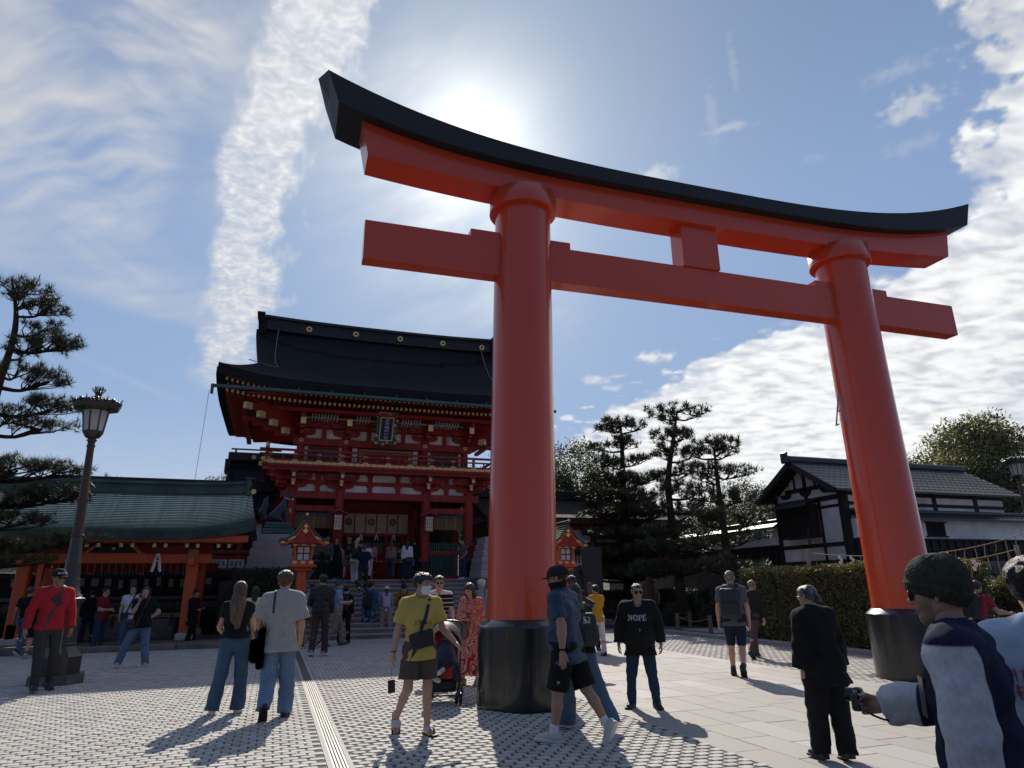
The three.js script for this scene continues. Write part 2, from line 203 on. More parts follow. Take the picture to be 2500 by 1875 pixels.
function meshSDF(f, lo, hi, h, color) {
  const nx = Math.ceil((hi[0] - lo[0]) / h) + 1, ny = Math.ceil((hi[1] - lo[1]) / h) + 1, nz = Math.ceil((hi[2] - lo[2]) / h) + 1, N = nx * ny * nz, D = new Float32Array(N).fill(NaN), sx = 1, sy = nx, sz = nx * ny;
  const B = 6; // blocks far from the surface are skipped
  for (let bz = 0; bz < nz; bz += B) for (let by = 0; by < ny; by += B) for (let bx = 0; bx < nx; bx += B) {
    const cx = lo[0] + (bx + B / 2) * h, cy = lo[1] + (by + B / 2) * h, cz = lo[2] + (bz + B / 2) * h, d = f(cx, cy, cz), far = Math.abs(d) > h * (B / 2 + 1.5) * 1.75 + 0.03;
    for (let k = bz; k < Math.min(bz + B, nz); k++) for (let j = by; j < Math.min(by + B, ny); j++) for (let i = bx; i < Math.min(bx + B, nx); i++) D[i + j * sy + k * sz] = far ? d : f(lo[0] + i * h, lo[1] + j * h, lo[2] + k * h);
  }
  const id = new Int32Array(N).fill(-1), P = [], ix = [];
  for (let k = 0; k < nz - 1; k++) for (let j = 0; j < ny - 1; j++) for (let i = 0; i < nx - 1; i++) {
    const o = i + j * sy + k * sz; let m = 0, s = 0, ax = 0, ay = 0, az = 0;
    const v = [D[o], D[o + 1], D[o + sy], D[o + sy + 1], D[o + sz], D[o + sz + 1], D[o + sz + sy], D[o + sz + sy + 1]];
    for (let q = 0; q < 8; q++) if (v[q] < 0) m++;
    if (m === 0 || m === 8) continue;
    for (let a = 0; a < 3; a++) { const st = 1 << a; for (let q = 0; q < 8; q++) if (!(q & st)) { const u = v[q], w = v[q | st]; if ((u < 0) !== (w < 0)) { const t = u / (u - w); ax += (q & 1) + (a === 0 ? t : 0); ay += ((q >> 1) & 1) + (a === 1 ? t : 0); az += ((q >> 2) & 1) + (a === 2 ? t : 0); s++; } } }
    id[o] = P.length / 3; P.push(lo[0] + (i + ax / s) * h, lo[1] + (j + ay / s) * h, lo[2] + (k + az / s) * h);
  }
  const quad = (a, b, c, d, flip) => { if (a < 0 || b < 0 || c < 0 || d < 0) return; flip ? ix.push(a, c, b, a, d, c) : ix.push(a, b, c, a, c, d); };
  for (let k = 1; k < nz - 1; k++) for (let j = 1; j < ny - 1; j++) for (let i = 1; i < nx - 1; i++) { const o = i + j * sy + k * sz, a = D[o] < 0;
    if (a !== D[o + 1] < 0) quad(id[o], id[o - sy], id[o - sy - sz], id[o - sz], a);
    if (a !== D[o + sy] < 0) quad(id[o], id[o - sz], id[o - sz - 1], id[o - 1], a);
    if (a !== D[o + sz] < 0) quad(id[o], id[o - 1], id[o - 1 - sy], id[o - sy], a); }
  const g = new THREE.BufferGeometry(); g.setAttribute('position', new THREE.Float32BufferAttribute(P, 3)); g.setIndex(ix); g.computeVertexNormals();
  if (color) { const C = new Float32Array(P.length), c = [0, 0, 0], n = g.attributes.normal; for (let i = 0; i < P.length; i += 3) { color(P[i], P[i + 1], P[i + 2], c, n.array[i], n.array[i + 1], n.array[i + 2]); C[i] = c[0]; C[i + 1] = c[1]; C[i + 2] = c[2]; } g.setAttribute('color', new THREE.BufferAttribute(C, 3)); }
  return g;
}

// ---------- ground ----------
const mGround = M('earth', [0.16, 0.145, 0.12], 0.95, { bumpMap: rep(T.grit, 1.5), bumpScale: 0.01, map: rep(T.mottle, 0.12) });
const mMortar = M('joint sand', [0.085, 0.08, 0.072], 0.95);
const granite = (c, o = {}) => M('granite', c, 0.78, { bumpMap: rep(T.grit, 3), bumpScale: 0.002, map: rep(T.speck, 2.2), ...o });
const mSett = [granite([0.44, 0.415, 0.375]), granite([0.40, 0.375, 0.335]), granite([0.48, 0.455, 0.415]), granite([0.37, 0.335, 0.31]), granite([0.42, 0.41, 0.385])];
const mFlag = [granite([0.43, 0.405, 0.37]), granite([0.40, 0.375, 0.34]), granite([0.46, 0.435, 0.40]), granite([0.415, 0.385, 0.345]), granite([0.5, 0.48, 0.44])];
{
  const g = new GB(); const R = 1400; g.quads([[[-R, -0.03, -R], [-R, -0.03, R], [R, -0.03, R], [R, -0.03, -R]]]); structure(g.build('ground', mGround, scene));
}
const plaza = structure(new GB().span(-26, -0.026, 4.6, 9.1, -0.008, 34).build('plaza', mMortar, scene));
{
  const r = rng(77), list = [];
  const vis = (x, z) => { const d = V(x, 0, z).sub(CAM), f = d.dot(cF); if (f < 0.8) return 0; const sx = Math.abs(d.dot(cR)) / f, sy = -d.dot(cU) / f; return sx < 0.84 && sy < 0.64 && sy > -0.6 ? d.length() : 0; };
  const skip = (x, z) => (x > 0.21 && x < 5.53) || (x > -3.67 && x < -3.39) || (x < -5.3 && z < 7.05) || (x >= -5.3 && z < 5.25) || Math.hypot(x + 0.75, z - 20.05) < 0.62 || Math.hypot(x - 6.6, z - 19.95) < 0.62;
  const P = 0.17, Q = 0.115;
  for (let j = 0; j * Q < 24; j++) { const z = 5 + j * Q; for (let x = -22 + (j % 2) * P / 2; x < 9.0; x += P) { const d = vis(x, z); if (!d || skip(x, z)) continue; list.push([x, z, d]); } }
  list.sort((a, b) => a[2] - b[2]);
  // interlocking sett with stepped ends (right of the drain) and plain oblong setts (left of it)
  const shape = (kind) => { const hx = P / 2 - 0.006, hz = Q / 2 - 0.006, s = 0.02, b = 0.007, h = 0.035; const poly = kind ? [[-hx, 0], [-hx + s, -hz], [hx - s * 1.4, -hz], [hx, -hz * 0.25], [hx - s, hz], [-hx + s * 1.4, hz]] : [[-hx + 0.012, -hz], [hx - 0.012, -hz], [hx, -hz + 0.012], [hx, hz - 0.012], [hx - 0.012, hz], [-hx + 0.012, hz], [-hx, hz - 0.012], [-hx, -hz + 0.012]];
    const n = poly.length, q = [], top = poly.map(([x, z]) => [x * (1 - b / hx), 0, z * (1 - b / hz)]), mid = poly.map(([x, z]) => [x, -b, z]), bot = poly.map(([x, z]) => [x, -h, z]);
    for (let i = 0; i < n; i++) { const k = (i + 1) % n; q.push([top[k], top[i], mid[i], mid[k]], [mid[k], mid[i], bot[i], bot[k]]); q.push([[0, 0.0015, 0], top[i], top[k]].reverse()); }
    const g = new GB(); g.quads(q); return g.g[0]; };
  const geos = [shape(0), shape(1)], inst = [];
  list.forEach(([x, z, d], i) => {
    const kind = x > -3.4 ? 1 : 0, tone = Math.floor(r() * 3 + (r() < 0.3 ? 2 : 0)) % 5, dy = (r() - 0.5) * 0.006, ry = (r() - 0.5) * 0.05, tx = (r() - 0.5) * 0.024, tz = (r() - 0.5) * 0.024, s = 0.93 + r() * 0.06;
    if (i < 300) { const m = new THREE.Mesh(geos[kind], mSett[tone]); m.name = 'paver'; m.position.set(x, dy, z); m.rotation.set(tx, ry, tz); m.scale.set(s, 1, s); plaza.add(m); return; }
    (inst[kind * 5 + tone] ??= []).push(mtx(x, dy, z, tx, ry, tz).scale(V(s, 1, s)));
  });
  inst.forEach((l, k) => { const m = new THREE.InstancedMesh(geos[k / 5 | 0], mSett[k % 5], l.length); l.forEach((q, i) => m.setMatrixAt(i, q)); m.name = 'paver_field'; m.userData.kind = 'stuff'; plaza.add(m); });
}
// flagstone path through the gate
const path = structure(new GB().span(0.21, -0.028, 5.0, 5.53, -0.006, 34).build('flagstone_path', mMortar, scene));
{
  const r = rng(9), near = [];
  const geos = [0.72, 0.84, 0.96, 1.08].map((l) => chamfer(0.437, 0.04, l - 0.008, 0.004));
  for (let k = 0; k < 12; k++) for (let z = 33 - r() * 0.8; z > 5.2;) { const t = Math.floor(r() * 4), l = [0.72, 0.84, 0.96, 1.08][t]; near.push([0.43 + k * 0.443, z - l / 2, t]); z -= l; }
  near.sort((a, b) => Math.hypot(a[0] - CAM.x, a[1] - CAM.z) - Math.hypot(b[0] - CAM.x, b[1] - CAM.z));
  const seen = near.filter(([x, z]) => { const d = V(x, 0, z).sub(CAM), f = d.dot(cF); return f > 1 && Math.abs(d.dot(cR)) / f < 0.85 && -d.dot(cU) / f < 0.62; });
  seen.forEach(([x, z, t], i) => { const pale = r() < 0.09, m = new THREE.Mesh(geos[t], mFlag[pale ? 4 : Math.floor(r() * 4)]); m.name = 'flagstone'; m.position.set(x, -0.02 + (r() - 0.5) * 0.003, z); m.rotation.set((r() - 0.5) * 0.003, 0, (r() - 0.5) * 0.004); if (i < 300) path.add(m); else (path.userData.rest ??= []).push(m); });
  const rest = path.userData.rest; delete path.userData.rest;
  if (rest) { const g = new GB(); rest.forEach((m) => { m.updateMatrix(); g.add(m.geometry, m.matrix); }); const o = g.build('flagstone_field', mFlag[1], path); o.userData.kind = 'stuff'; }
}
// slotted drain
{
  const d = thing('drain_channel', 'narrow slotted steel drain running across the cobbled plaza', 'drain', [-3.53, 0, 18]);
  new GB().span(-0.12, -0.03, -11.5, -0.075, 0.001, 14).span(0.075, -0.03, -11.5, 0.12, 0.001, 14).build('stone_edge', mFlag[0], d);
  new GB().span(-0.075, -0.03, -11.5, 0.075, -0.022, 14).build('channel_bed', mMortar, d);
  const mSteel = M('drain steel', [0.3, 0.29, 0.28], 0.42, { metalness: 0.75 });
  for (let i = 0; i < 5; i++) new GB().span(-0.072 + i * 0.0312, -0.022, -11.5, -0.072 + i * 0.0312 + 0.017, -0.001, 14).build('bar', mSteel, d);
}
{ // cast cover and a darker strip of asphalt-like paving at the far left edge
  const c = thing('manhole_cover', 'dark round cast iron cover set in the paving at the far edge of the plaza', 'manhole cover', [-10.6, 0.004, 11.6]);
  new GB().cyl(0, -0.02, 0, 0.34, 0.34, 0.026, 32).build('lid', M('cast iron', [0.04, 0.04, 0.042], 0.6, { metalness: 0.4 }), c);
}

// ---------- great torii ----------
const mVerm = M('vermilion paint', [0.60, 0.06, 0.014], 0.36, { clearcoat: 0.6, clearcoatRoughness: 0.08, bumpMap: rep(T.soft, 0.5), bumpScale: 0.002 });
const mToriiBlack = M('black lacquer', [0.008, 0.0085, 0.01], 0.3, { clearcoat: 0.5, clearcoatRoughness: 0.12, bumpMap: rep(T.soft, 0.6), bumpScale: 0.003 });
const mKasagi = M('black lintel paint', [0.012, 0.015, 0.018], 0.62, { bumpMap: rep(T.grit, 1.2), bumpScale: 0.002 });
{
  const t = thing('great_torii', 'giant vermilion shrine gateway with a black upswept lintel on two round pillars', 'torii', [2.935, 0, 20.044], -0.0236);
  const S = 7.373, lean = 0.0186;
  for (const s of [-1, 1]) {
    const m = (y) => s * (S / 2 - lean * y), g = new GB();
    const prof = [[0.545, 1.13], [0.538, 1.18], [0.533, 1.3], [0.52, 3], [0.508, 5], [0.50, 6.79], [0.505, 6.80], [0.505, 6.83], [0.499, 6.84], [0.49, 8.36]];
    const sk = new THREE.Matrix4().set(1, -s * lean, 0, s * S / 2, 0, 1, 0, 0, 0, 0, 1, 0, 0, 0, 0, 1);
    g.add(new THREE.LatheGeometry(prof.map((p) => new THREE.Vector2(...p)), 72), sk);
    const pil = g.build('pillar', mVerm, t); pil.userData.label = s < 0 ? 'pillar nearest the viewer' : 'farther pillar';
    new GB().add(new THREE.LatheGeometry([[0.0, 8.0], [0.585, 8.0], [0.6, 8.02], [0.6, 8.34], [0.4, 8.345]].map((p) => new THREE.Vector2(...p)), 64), sk).build('collar', mVerm, pil);
    new GB().add(new THREE.LatheGeometry([[0.655, -0.02], [0.66, 0.02], [0.662, 1.05], [0.658, 1.075], [0.64, 1.092], [0.55, 1.172], [0.52, 1.172]].map((p) => new THREE.Vector2(...p)), 72), sk).build('base_sleeve', mToriiBlack, t);
  }
  new GB().box(0, 7.05, 0, 12.62, 0.684, 0.30, { b: 0.008 }).build('tie_beam', mVerm, t);
  for (const [a, b] of [[-4.53, -4.0], [-3.1, -2.69], [2.69, 3.1], [4.0, 4.53]]) new GB().span(a, 7.391, -0.135, b, 7.53, 0.135, 0.006).build('wedge', mVerm, t);
  new GB().box(0, 7.85, 0, 0.8, 0.92, 0.4, { b: 0.01 }).build('strut', mVerm, t);
  const N = 56, sgn = (v, p) => Math.pow(Math.abs(v), p);
  const sh = [], ka = [];
  for (let i = 0; i <= N; i++) {
    const s = i / N * 2 - 1, xb = s * 6.34, xt = s * 6.47;
    const yb = 8.27 + 0.25 * sgn(s, 2.8), yt = 8.74 + 0.46 * sgn(s, 3.6);
    sh.push([[xb, yb, 0.3], [xt, yt, 0.3], [xt, yt, -0.3], [xb, yb, -0.3]]);
    const kb = 8.70 + 0.59 * sgn(s, 4), kt = 8.97 + 0.90 * sgn(s, 3.2), kr = 9.10 + 0.97 * sgn(s, 3.2);
    ka.push([[s * 6.87, kb, 0.5], [s * 7.07, kt, 0.5], [s * 7.23, kr, 0], [s * 7.07, kt, -0.5], [s * 6.87, kb, -0.5]]);
  }
  new GB().loft(sh).build('lower_lintel', mVerm, t);
  new GB().loft(ka).build('upper_lintel', mKasagi, t);
}

// ---------- two-storey shrine gate ----------
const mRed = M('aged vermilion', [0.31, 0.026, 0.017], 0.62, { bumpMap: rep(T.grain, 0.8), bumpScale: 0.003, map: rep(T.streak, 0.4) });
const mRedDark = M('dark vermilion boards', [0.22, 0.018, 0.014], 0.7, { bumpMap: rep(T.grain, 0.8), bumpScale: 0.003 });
const mPlaster = M('white plaster', [0.78, 0.77, 0.75], 0.85, { bumpMap: rep(T.soft, 0.6), bumpScale: 0.003, map: rep(T.mottle, 0.35) });
const mGold = M('gilt metal', [0.85, 0.62, 0.25], 0.42, { metalness: 0.25 });
const mGoldPale = M('pale gilt caps', [0.72, 0.53, 0.25], 0.5, { metalness: 0.15 });
const mBark = M('cypress bark thatch', [0.021, 0.021, 0.0225], 0.95, { specularIntensity: 0.3, bumpMap: rep(T.thatch, 0.35), bumpScale: 0.035, map: rep(T.speck, 0.6) });
const mDarkWood = M('black stained timber', [0.028, 0.024, 0.021], 0.7, { bumpMap: rep(T.grain, 1), bumpScale: 0.004, map: rep(T.streak, 0.7) });
const mTeal = M('verdigris copper', [0.05, 0.12, 0.11], 0.55, { bumpMap: rep(T.soft, 1), bumpScale: 0.003, map: rep(T.mottle, 0.5) });
const mGreen = M('dark green lattice paint', [0.035, 0.12, 0.09], 0.6);
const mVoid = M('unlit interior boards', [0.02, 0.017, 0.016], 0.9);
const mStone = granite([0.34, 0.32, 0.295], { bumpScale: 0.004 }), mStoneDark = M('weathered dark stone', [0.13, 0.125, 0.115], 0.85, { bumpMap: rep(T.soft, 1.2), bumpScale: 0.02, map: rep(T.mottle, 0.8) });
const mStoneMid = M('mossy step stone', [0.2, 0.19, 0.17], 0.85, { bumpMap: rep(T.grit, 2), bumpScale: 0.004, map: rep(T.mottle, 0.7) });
const mCream = M('undyed linen', [0.62, 0.53, 0.42], 0.9, { bumpMap: rep(T.weave, 60), bumpScale: 0.0005, transmission: 0.15, side: THREE.DoubleSide });
const PY = 1.98;
{ // terrace and stair
  const tr = new GB().span(-6.2, -0.02, -14, 7.2, PY, 1.9).build('stone_terrace', mStoneDark, scene); structure(tr);
  const st = thing('stone_staircase', 'wide grey stone staircase of twelve steps below the two-storey gate', 'staircase', [0.15, 0, 1.9]);
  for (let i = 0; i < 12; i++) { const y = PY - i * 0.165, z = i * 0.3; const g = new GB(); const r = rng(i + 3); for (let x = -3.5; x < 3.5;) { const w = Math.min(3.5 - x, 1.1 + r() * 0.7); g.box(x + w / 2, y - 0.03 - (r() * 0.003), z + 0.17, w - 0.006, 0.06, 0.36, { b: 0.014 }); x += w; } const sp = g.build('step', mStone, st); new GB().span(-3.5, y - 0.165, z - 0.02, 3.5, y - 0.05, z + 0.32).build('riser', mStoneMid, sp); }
  new GB().span(-3.5, -0.02, -0.05, 3.5, 0.3, 2.9).build('footing', mStoneDark, st);
}
const gate = thing('two_storey_gate', 'tall vermilion two-storey shrine gate with a black thatched hip-and-gable roof and gilt balcony', 'shrine gate');
{
  const colX = [-3.88, -1.9, 1.9, 3.88], upX = [-3.68, -1.77, 1.77, 3.68];
  for (const z of [0, -2.6, -5.2]) colX.forEach((x, i) => {
    const c = new GB().cyl(x, PY, z, 0.215, 0.205, 3.75, 28).build('column', mRed, gate);
    new GB().cyl(x, PY, z, 0.3, 0.28, 0.1, 24).build('plinth', mStone, c);
    if (z === 0) { const g = new GB(); g.cyl(x, PY + 0.1, z, 0.235, 0.232, 0.62, 20); for (let k = 0; k < 8; k++) { const a = k * PI / 4; g.sph(x + Math.cos(a) * 0.19, PY + 0.72, z + Math.sin(a) * 0.19, 0.075, [1, 1.2, 1], 8); } g.build('foot_shoe', mDarkWood, c); }
  });
  const B = (name, m, ...s) => new GB().span(...s).build(name, m, gate);
  // ground floor front
  B('head_beam', mRed, -4.35, 5.36, -0.13, 4.35, 5.665, 0.13, 0.015);
  for (const z of [-2.6, -5.2]) B('head_beam', mRed, -4.2, 5.3, z - 0.12, 4.2, 5.62, z + 0.12);
  for (const x of colX) B('cross_beam', mRed, x - 0.1, 5.28, -5.1, x + 0.1, 5.55, -0.12);
  for (const s of [-1, 1]) {
    const a = s * 2.08, b = s * 3.7;
    B('side_beam', mRed, Math.min(a, b), 4.82, -0.1, Math.max(a, b), 5.07, 0.1, 0.012);
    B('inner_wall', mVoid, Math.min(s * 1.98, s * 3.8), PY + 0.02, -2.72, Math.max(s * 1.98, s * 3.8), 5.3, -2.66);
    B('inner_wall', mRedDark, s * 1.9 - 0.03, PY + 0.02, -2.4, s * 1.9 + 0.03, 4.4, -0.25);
    // blind with a patterned valance and three tassel strings
    const bl = B('reed_blind', M('reed blind', [0.2, 0.13, 0.06], 0.8, { bumpMap: rep(T.thatch, 1.6), bumpScale: 0.006 }), Math.min(a, b), 4.13, -0.16, Math.max(a, b), 4.68, -0.13);
    new GB().span(Math.min(a, b), 4.66, -0.125, Math.max(a, b), 4.79, -0.1).build('valance', M('blue brocade', [0.1, 0.12, 0.16], 0.8, { map: rep(T.mottle, 8) }), bl);
    for (let k = 0; k < 3; k++) { const g = new GB(), x = s * (2.48 + k * 0.42); for (let j = 0; j < 5; j++) g.sph(x, 4.62 - j * 0.095, -0.115, 0.026, [1, 1, 0.5], 6); g.build('tassel_string', mGoldPale, bl).userData.kind = 'stuff'; }
    // slatted fence of the side bay
    const f = new GB(); f.span(Math.min(a, b), PY, -0.07, Math.max(a, b), PY + 0.17, 0.07, 0.01); f.span(Math.min(a, b), 3.04, -0.06, Math.max(a, b), 3.2, 0.06, 0.01);
    const fe = f.build('bay_fence', mRed, gate); new GB().span(Math.min(a, b), 3.5, -0.025, Math.max(a, b), 3.53, 0.025).build('top_rail', mGreen, fe);
    for (let x = 2.13; x < 3.68; x += 0.105) new GB().box(s * x, 2.6, 0, 0.06, 0.9, 0.035, { b: 0.005 }).box(s * x, 3.36, 0, 0.055, 0.34, 0.03, { b: 0.005 }).build('slat', mGreen, fe);
    // seated guardian figure behind the fence
    const gu = thing('guardian_statue', s < 0 ? 'dark seated guardian figure in the bay beside the fox' : 'dark seated guardian figure holding arrows in the right bay of the gate', 'statue', [s * 2.9, PY, -1.25]);
    const q = new GB(); q.box(0, 0.5, 0, 1.0, 1.0, 0.8, { b: 0.03 }); q.build('stand', mVoid, gu);
    const w = new GB(); w.sph(0, 2.0, 0, 0.34, [1.05, 1.1, 0.7]); w.sph(0, 1.55, 0.05, 0.42, [1.1, 0.7, 0.8]); for (const k of [-1, 1]) { w.rod([k * 0.3, 2.15, 0], [k * 0.45, 1.75, 0.15], 0.13, 0.1); w.rod([k * 0.2, 1.45, 0.2], [k * 0.28, 1.05, 0.42], 0.15, 0.12); } w.build('robe', mDarkWood, gu);
    new GB().sph(0, 2.5, 0.04, 0.14, [0.9, 1.15, 1]).build('head', M('painted face', [0.32, 0.28, 0.24], 0.7), gu);
    const fn = new GB(); for (const k of [-1, 1]) fn.rod([k * 0.22, 1.2, 0.42], [k * 0.26, 1.02, 0.46], 0.06, 0.07); fn.build('leggings', M('pale cloth', [0.42, 0.35, 0.24], 0.9), gu);
    const hn = new GB(); hn.bar([s * -0.55, 1.65, 0.2], [s * 0.6, 1.72, 0.12], 0.05, 0.05); for (let k = 0; k < 5; k++) hn.bar([-0.5, 1.6 + k * 0.03, 0], [0.55 + k * 0.02, 1.66 + k * 0.05, -0.1], 0.02, 0.02); hn.build('arrows', mDarkWood, gu);
  }
  B('inner_lintel', mRedDark, -1.75, 4.98, -2.72, 1.75, 5.3, -2.5); B('door_lintel', mRed, -1.7, 4.0, -2.72, 1.7, 4.14, -2.5, 0.01);
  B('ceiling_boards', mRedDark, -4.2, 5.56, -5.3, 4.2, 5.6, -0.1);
  for (const x of [-1.2, 0.57, 1.35]) B('door_post', mRed, x - 0.07, PY, -2.7, x + 0.07, 4.02, -2.54);
  // lattice doors folded back, far wall with warm curtain and shelves seen through the doorway
  const cur = M('ochre curtain', [0.3, 0.2, 0.09], 0.9, { transmission: 0.3, side: THREE.DoubleSide });
  for (let k = 0; k < 6; k++) new GB().span(-1.3 + k * 0.47, 3.22, -2.85, -1.3 + k * 0.47 + 0.43, 4.0, -2.83).build('ochre_curtain', cur, gate);
  B('dark_valance', M('indigo cloth', [0.03, 0.035, 0.07], 0.9), -1.35, 3.74, -2.8, 1.5, 3.98, -2.77);
  // ground-floor frieze
  B('plaster_wall', mPlaster, -4.1, 5.66, -0.14, 4.1, 6.56, -0.06);
  B('frieze_rail', mRed, -4.2, 5.985, -0.12, 4.2, 6.15, 0.05); B('frieze_rail', mRed, -4.3, 6.46, -0.14, 4.3, 6.64, 0.07);
  for (const x of [-2.85, -0.62, 0.62, 2.85]) { const g = new GB(); g.span(x - 0.1, 5.665, -0.1, x + 0.1, 6.46, 0.045); for (const y of [5.985, 6.46]) for (const k of [-1, 1]) g.prism([[x + k * 0.1, y], [x + k * 0.2, y], [x + k * 0.1, y - 0.09]], 0.12, mtx(0, 0, -0.09)); g.build('frieze_strut', mRed, gate); }
  const bracket = (x, y, z0, zf, s = 1, nose = true) => { // bearing block, two boat arms sideways, arms forward
    const g = new GB(), arm = (hw, y0, h) => [[-hw, y0 + h], [hw, y0 + h], [hw, y0 + h * 0.62], [hw * 0.93, y0 + h * 0.3], [hw * 0.75, y0 + h * 0.06], [hw * 0.55, y0], [-hw * 0.55, y0], [-hw * 0.75, y0 + h * 0.06], [-hw * 0.93, y0 + h * 0.3], [-hw, y0 + h * 0.62]];
    g.box(x, y + 0.08 * s, z0, 0.42 * s, 0.16 * s, 0.42 * s, { b: 0.05 });
    g.prism(arm(0.62 * s, y + 0.15 * s, 0.2 * s), 0.17, mtx(x, 0, z0 - 0.03)); for (const k of [-1, 0, 1]) g.box(x + k * 0.5 * s, y + 0.41 * s, z0 + 0.06, 0.22 * s, 0.12 * s, 0.22 * s, { b: 0.03 });
    g.prism(arm(0.82 * s, y + 0.46 * s, 0.2 * s), 0.17, mtx(x, 0, z0 - 0.03 + 0.2)); for (const k of [-1, 0, 1]) g.box(x + k * 0.7 * s, y + 0.72 * s, z0 + 0.27, 0.22 * s, 0.12 * s, 0.22 * s, { b: 0.03 });
    g.box(x, y + 0.27 * s, (z0 + zf * 0.55) / 2, 0.15, 0.2 * s, Math.abs(zf * 0.55 - z0) + 0.3, { b: 0.02 }); g.box(x, y + 0.58 * s, (z0 + zf) / 2, 0.15, 0.2 * s, Math.abs(zf - z0) + 0.3, { b: 0.02 });
    g.box(x, y + 0.42 * s, zf * 0.55, 0.24 * s, 0.12 * s, 0.24 * s, { b: 0.03 }); g.box(x, y + 0.73 * s, zf, 0.26 * s, 0.13 * s, 0.26 * s, { b: 0.03 });
    const o = g.build('bracket_set', mRed, gate);
    if (nose) { const n = new GB(); n.box(x, y + 0.58 * s, zf + 0.155, 0.13, 0.17 * s, 0.012); n.box(x, y + 0.27 * s, zf * 0.55 + 0.155, 0.13, 0.17 * s, 0.012); n.box(x, y + 0.41 * s, zf * 0.55 + 0.125, 0.16, 0.1, 0.008); n.build('gilt_nose', mGoldPale, o); }
    return o;
  };
  colX.forEach((x) => bracket(x, 5.68, 0.02, 0.75, 0.95)); for (const x of [-3.88]) for (const z of [-2.6, -5.2]) bracket(x, 5.68, z, z + 0.5, 0.95, false);
  for (const s of [-1, 1]) { const g = new GB(); for (let k = 0; k < 3; k++) { g.bar([s * 3.95, 5.95 + k * 0.22, 0.02], [s * (4.5 + k * 0.28), 5.98 + k * 0.24, 0.55 + k * 0.28], 0.15, 0.18); g.box(s * (4.5 + k * 0.28), 6.12 + k * 0.24, 0.55 + k * 0.28, 0.24, 0.12, 0.24, { b: 0.03 }); g.bar([s * 3.9, 5.93 + k * 0.22, 0], [s * (4.6 + k * 0.2), 5.93 + k * 0.22, 0], 0.15, 0.18); } g.build('corner_bracket', mRed, gate); }
  // balcony
  B('balcony_beam', mRed, -5.0, 6.42, 0.62, 5.0, 6.6, 0.86, 0.012); B('balcony_beam', mRed, -4.95, 6.4, -6.2, -4.7, 6.58, 0.6); B('balcony_beam', mRed, 4.7, 6.4, -6.2, 4.95, 6.58, 0.6);
  const fl = B('balcony_floor', mRed, -5.15, 6.6, -6.25, 5.15, 6.66, 1.0); B('balcony_edge', mRed, -5.15, 6.55, 0.86, 5.15, 6.602, 0.98);
  for (let i = 0; i < 42; i++) { const x = -5.1 + i * 0.243 + 0.12; const p = new GB().box(x, 6.715, 0.99, 0.226, 0.12, 0.05, { b: 0.012 }).build('gilt_plate', mGold, fl); const k = new GB(); for (const d of [-0.05, 0, 0.05]) k.sph(x + d, 6.715, 1.015, 0.012, [1, 1, 0.5], 6); k.build('stud', mDarkWood, p); }
  for (let i = 0; i < 26; i++) { const z = 0.86 - i * 0.27; for (const s of [-1]) new GB().box(s * 5.14, 6.715, z, 0.05, 0.12, 0.24, { b: 0.012 }).build('gilt_plate', mGold, fl); }
  const rail = (x0, z0, x1, z1) => { const g = new GB(); const e = [[7.26, 0.085], [7.07, 0.06], [6.83, 0.07]]; for (const [y, w] of e) g.bar([x0, y, z0], [x1, y, z1], w, w * 1.1); return g; };
  const rl = rail(-5.3, 0.86, 5.3, 0.86).build('balustrade', mRed, gate);
  rail(-5.0, -6.1, -5.0, 1.25).build('balustrade', mRed, gate); rail(5.0, -6.1, 5.0, 1.25).build('balustrade', mRed, gate);
  for (let i = 0; i <= 10; i++) { const x = -4.86 + i * 0.972; new GB().box(x, 6.98, 0.86, 0.11, 0.44, 0.11, { b: 0.01 }).build('baluster', mRed, rl); new GB().box(x, 7.09, 0.88, 0.2, 0.045, 0.12, { b: 0.01 }).box(x, 6.8, 0.93, 0.22, 0.1, 0.12, { b: 0.02 }).build('gilt_mount', mGoldPale, rl).userData.kind = 'stuff'; if (i < 10) new GB().box(x + 0.486, 6.93, 0.86, 0.06, 0.3, 0.05).build('baluster', mRed, rl); }
  for (const s of [-1, 1]) { const g = new GB(); g.cyl(s * 5.0, 6.66, 0.86, 0.08, 0.08, 0.72, 14); g.build('newel_post', mRed, rl); new GB().lathe([[0, 0.16], [0.03, 0.14], [0.085, 0.07], [0.075, 0.02], [0.09, 0], [0.09, -0.05]], s * 5.0, 7.42, 0.86, 14).build('onion_finial', mGold, rl); new GB().box(s * 5.05, 6.84, 0.9, 0.32, 0.16, 0.24, { b: 0.03 }).box(s * 5.2, 6.6, 1.0, 0.16, 0.18, 0.14, { b: 0.02 }).build('gilt_corner', mGoldPale, rl); }
  // upper storey
  B('upper_wall', mRed, -3.68, 6.66, -5.0, 3.68, 9.2, -0.16);
  upX.forEach((x) => new GB().cyl(x, 6.66, 0, 0.17, 0.165, 1.3, 20).build('upper_column', mRed, gate));
  B('upper_beam', mRed, -4.0, 7.66, -0.14, 4.0, 7.97, 0.16, 0.015); B('upper_sill', mRed, -3.7, 6.68, -0.1, 3.7, 6.86, 0.12);
  upX.forEach((x) => { const c = new GB().cyl(x, 7.86, 0.16, 0.1, 0.1, 0.03, 6, { rx: PI / 2, mid: true }).build('hexagon_crest', mGoldPale, gate); new GB().cyl(x, 7.86, 0.18, 0.04, 0.04, 0.02, 6, { rx: PI / 2, mid: true }).build('crest_boss', mRedDark, c); });
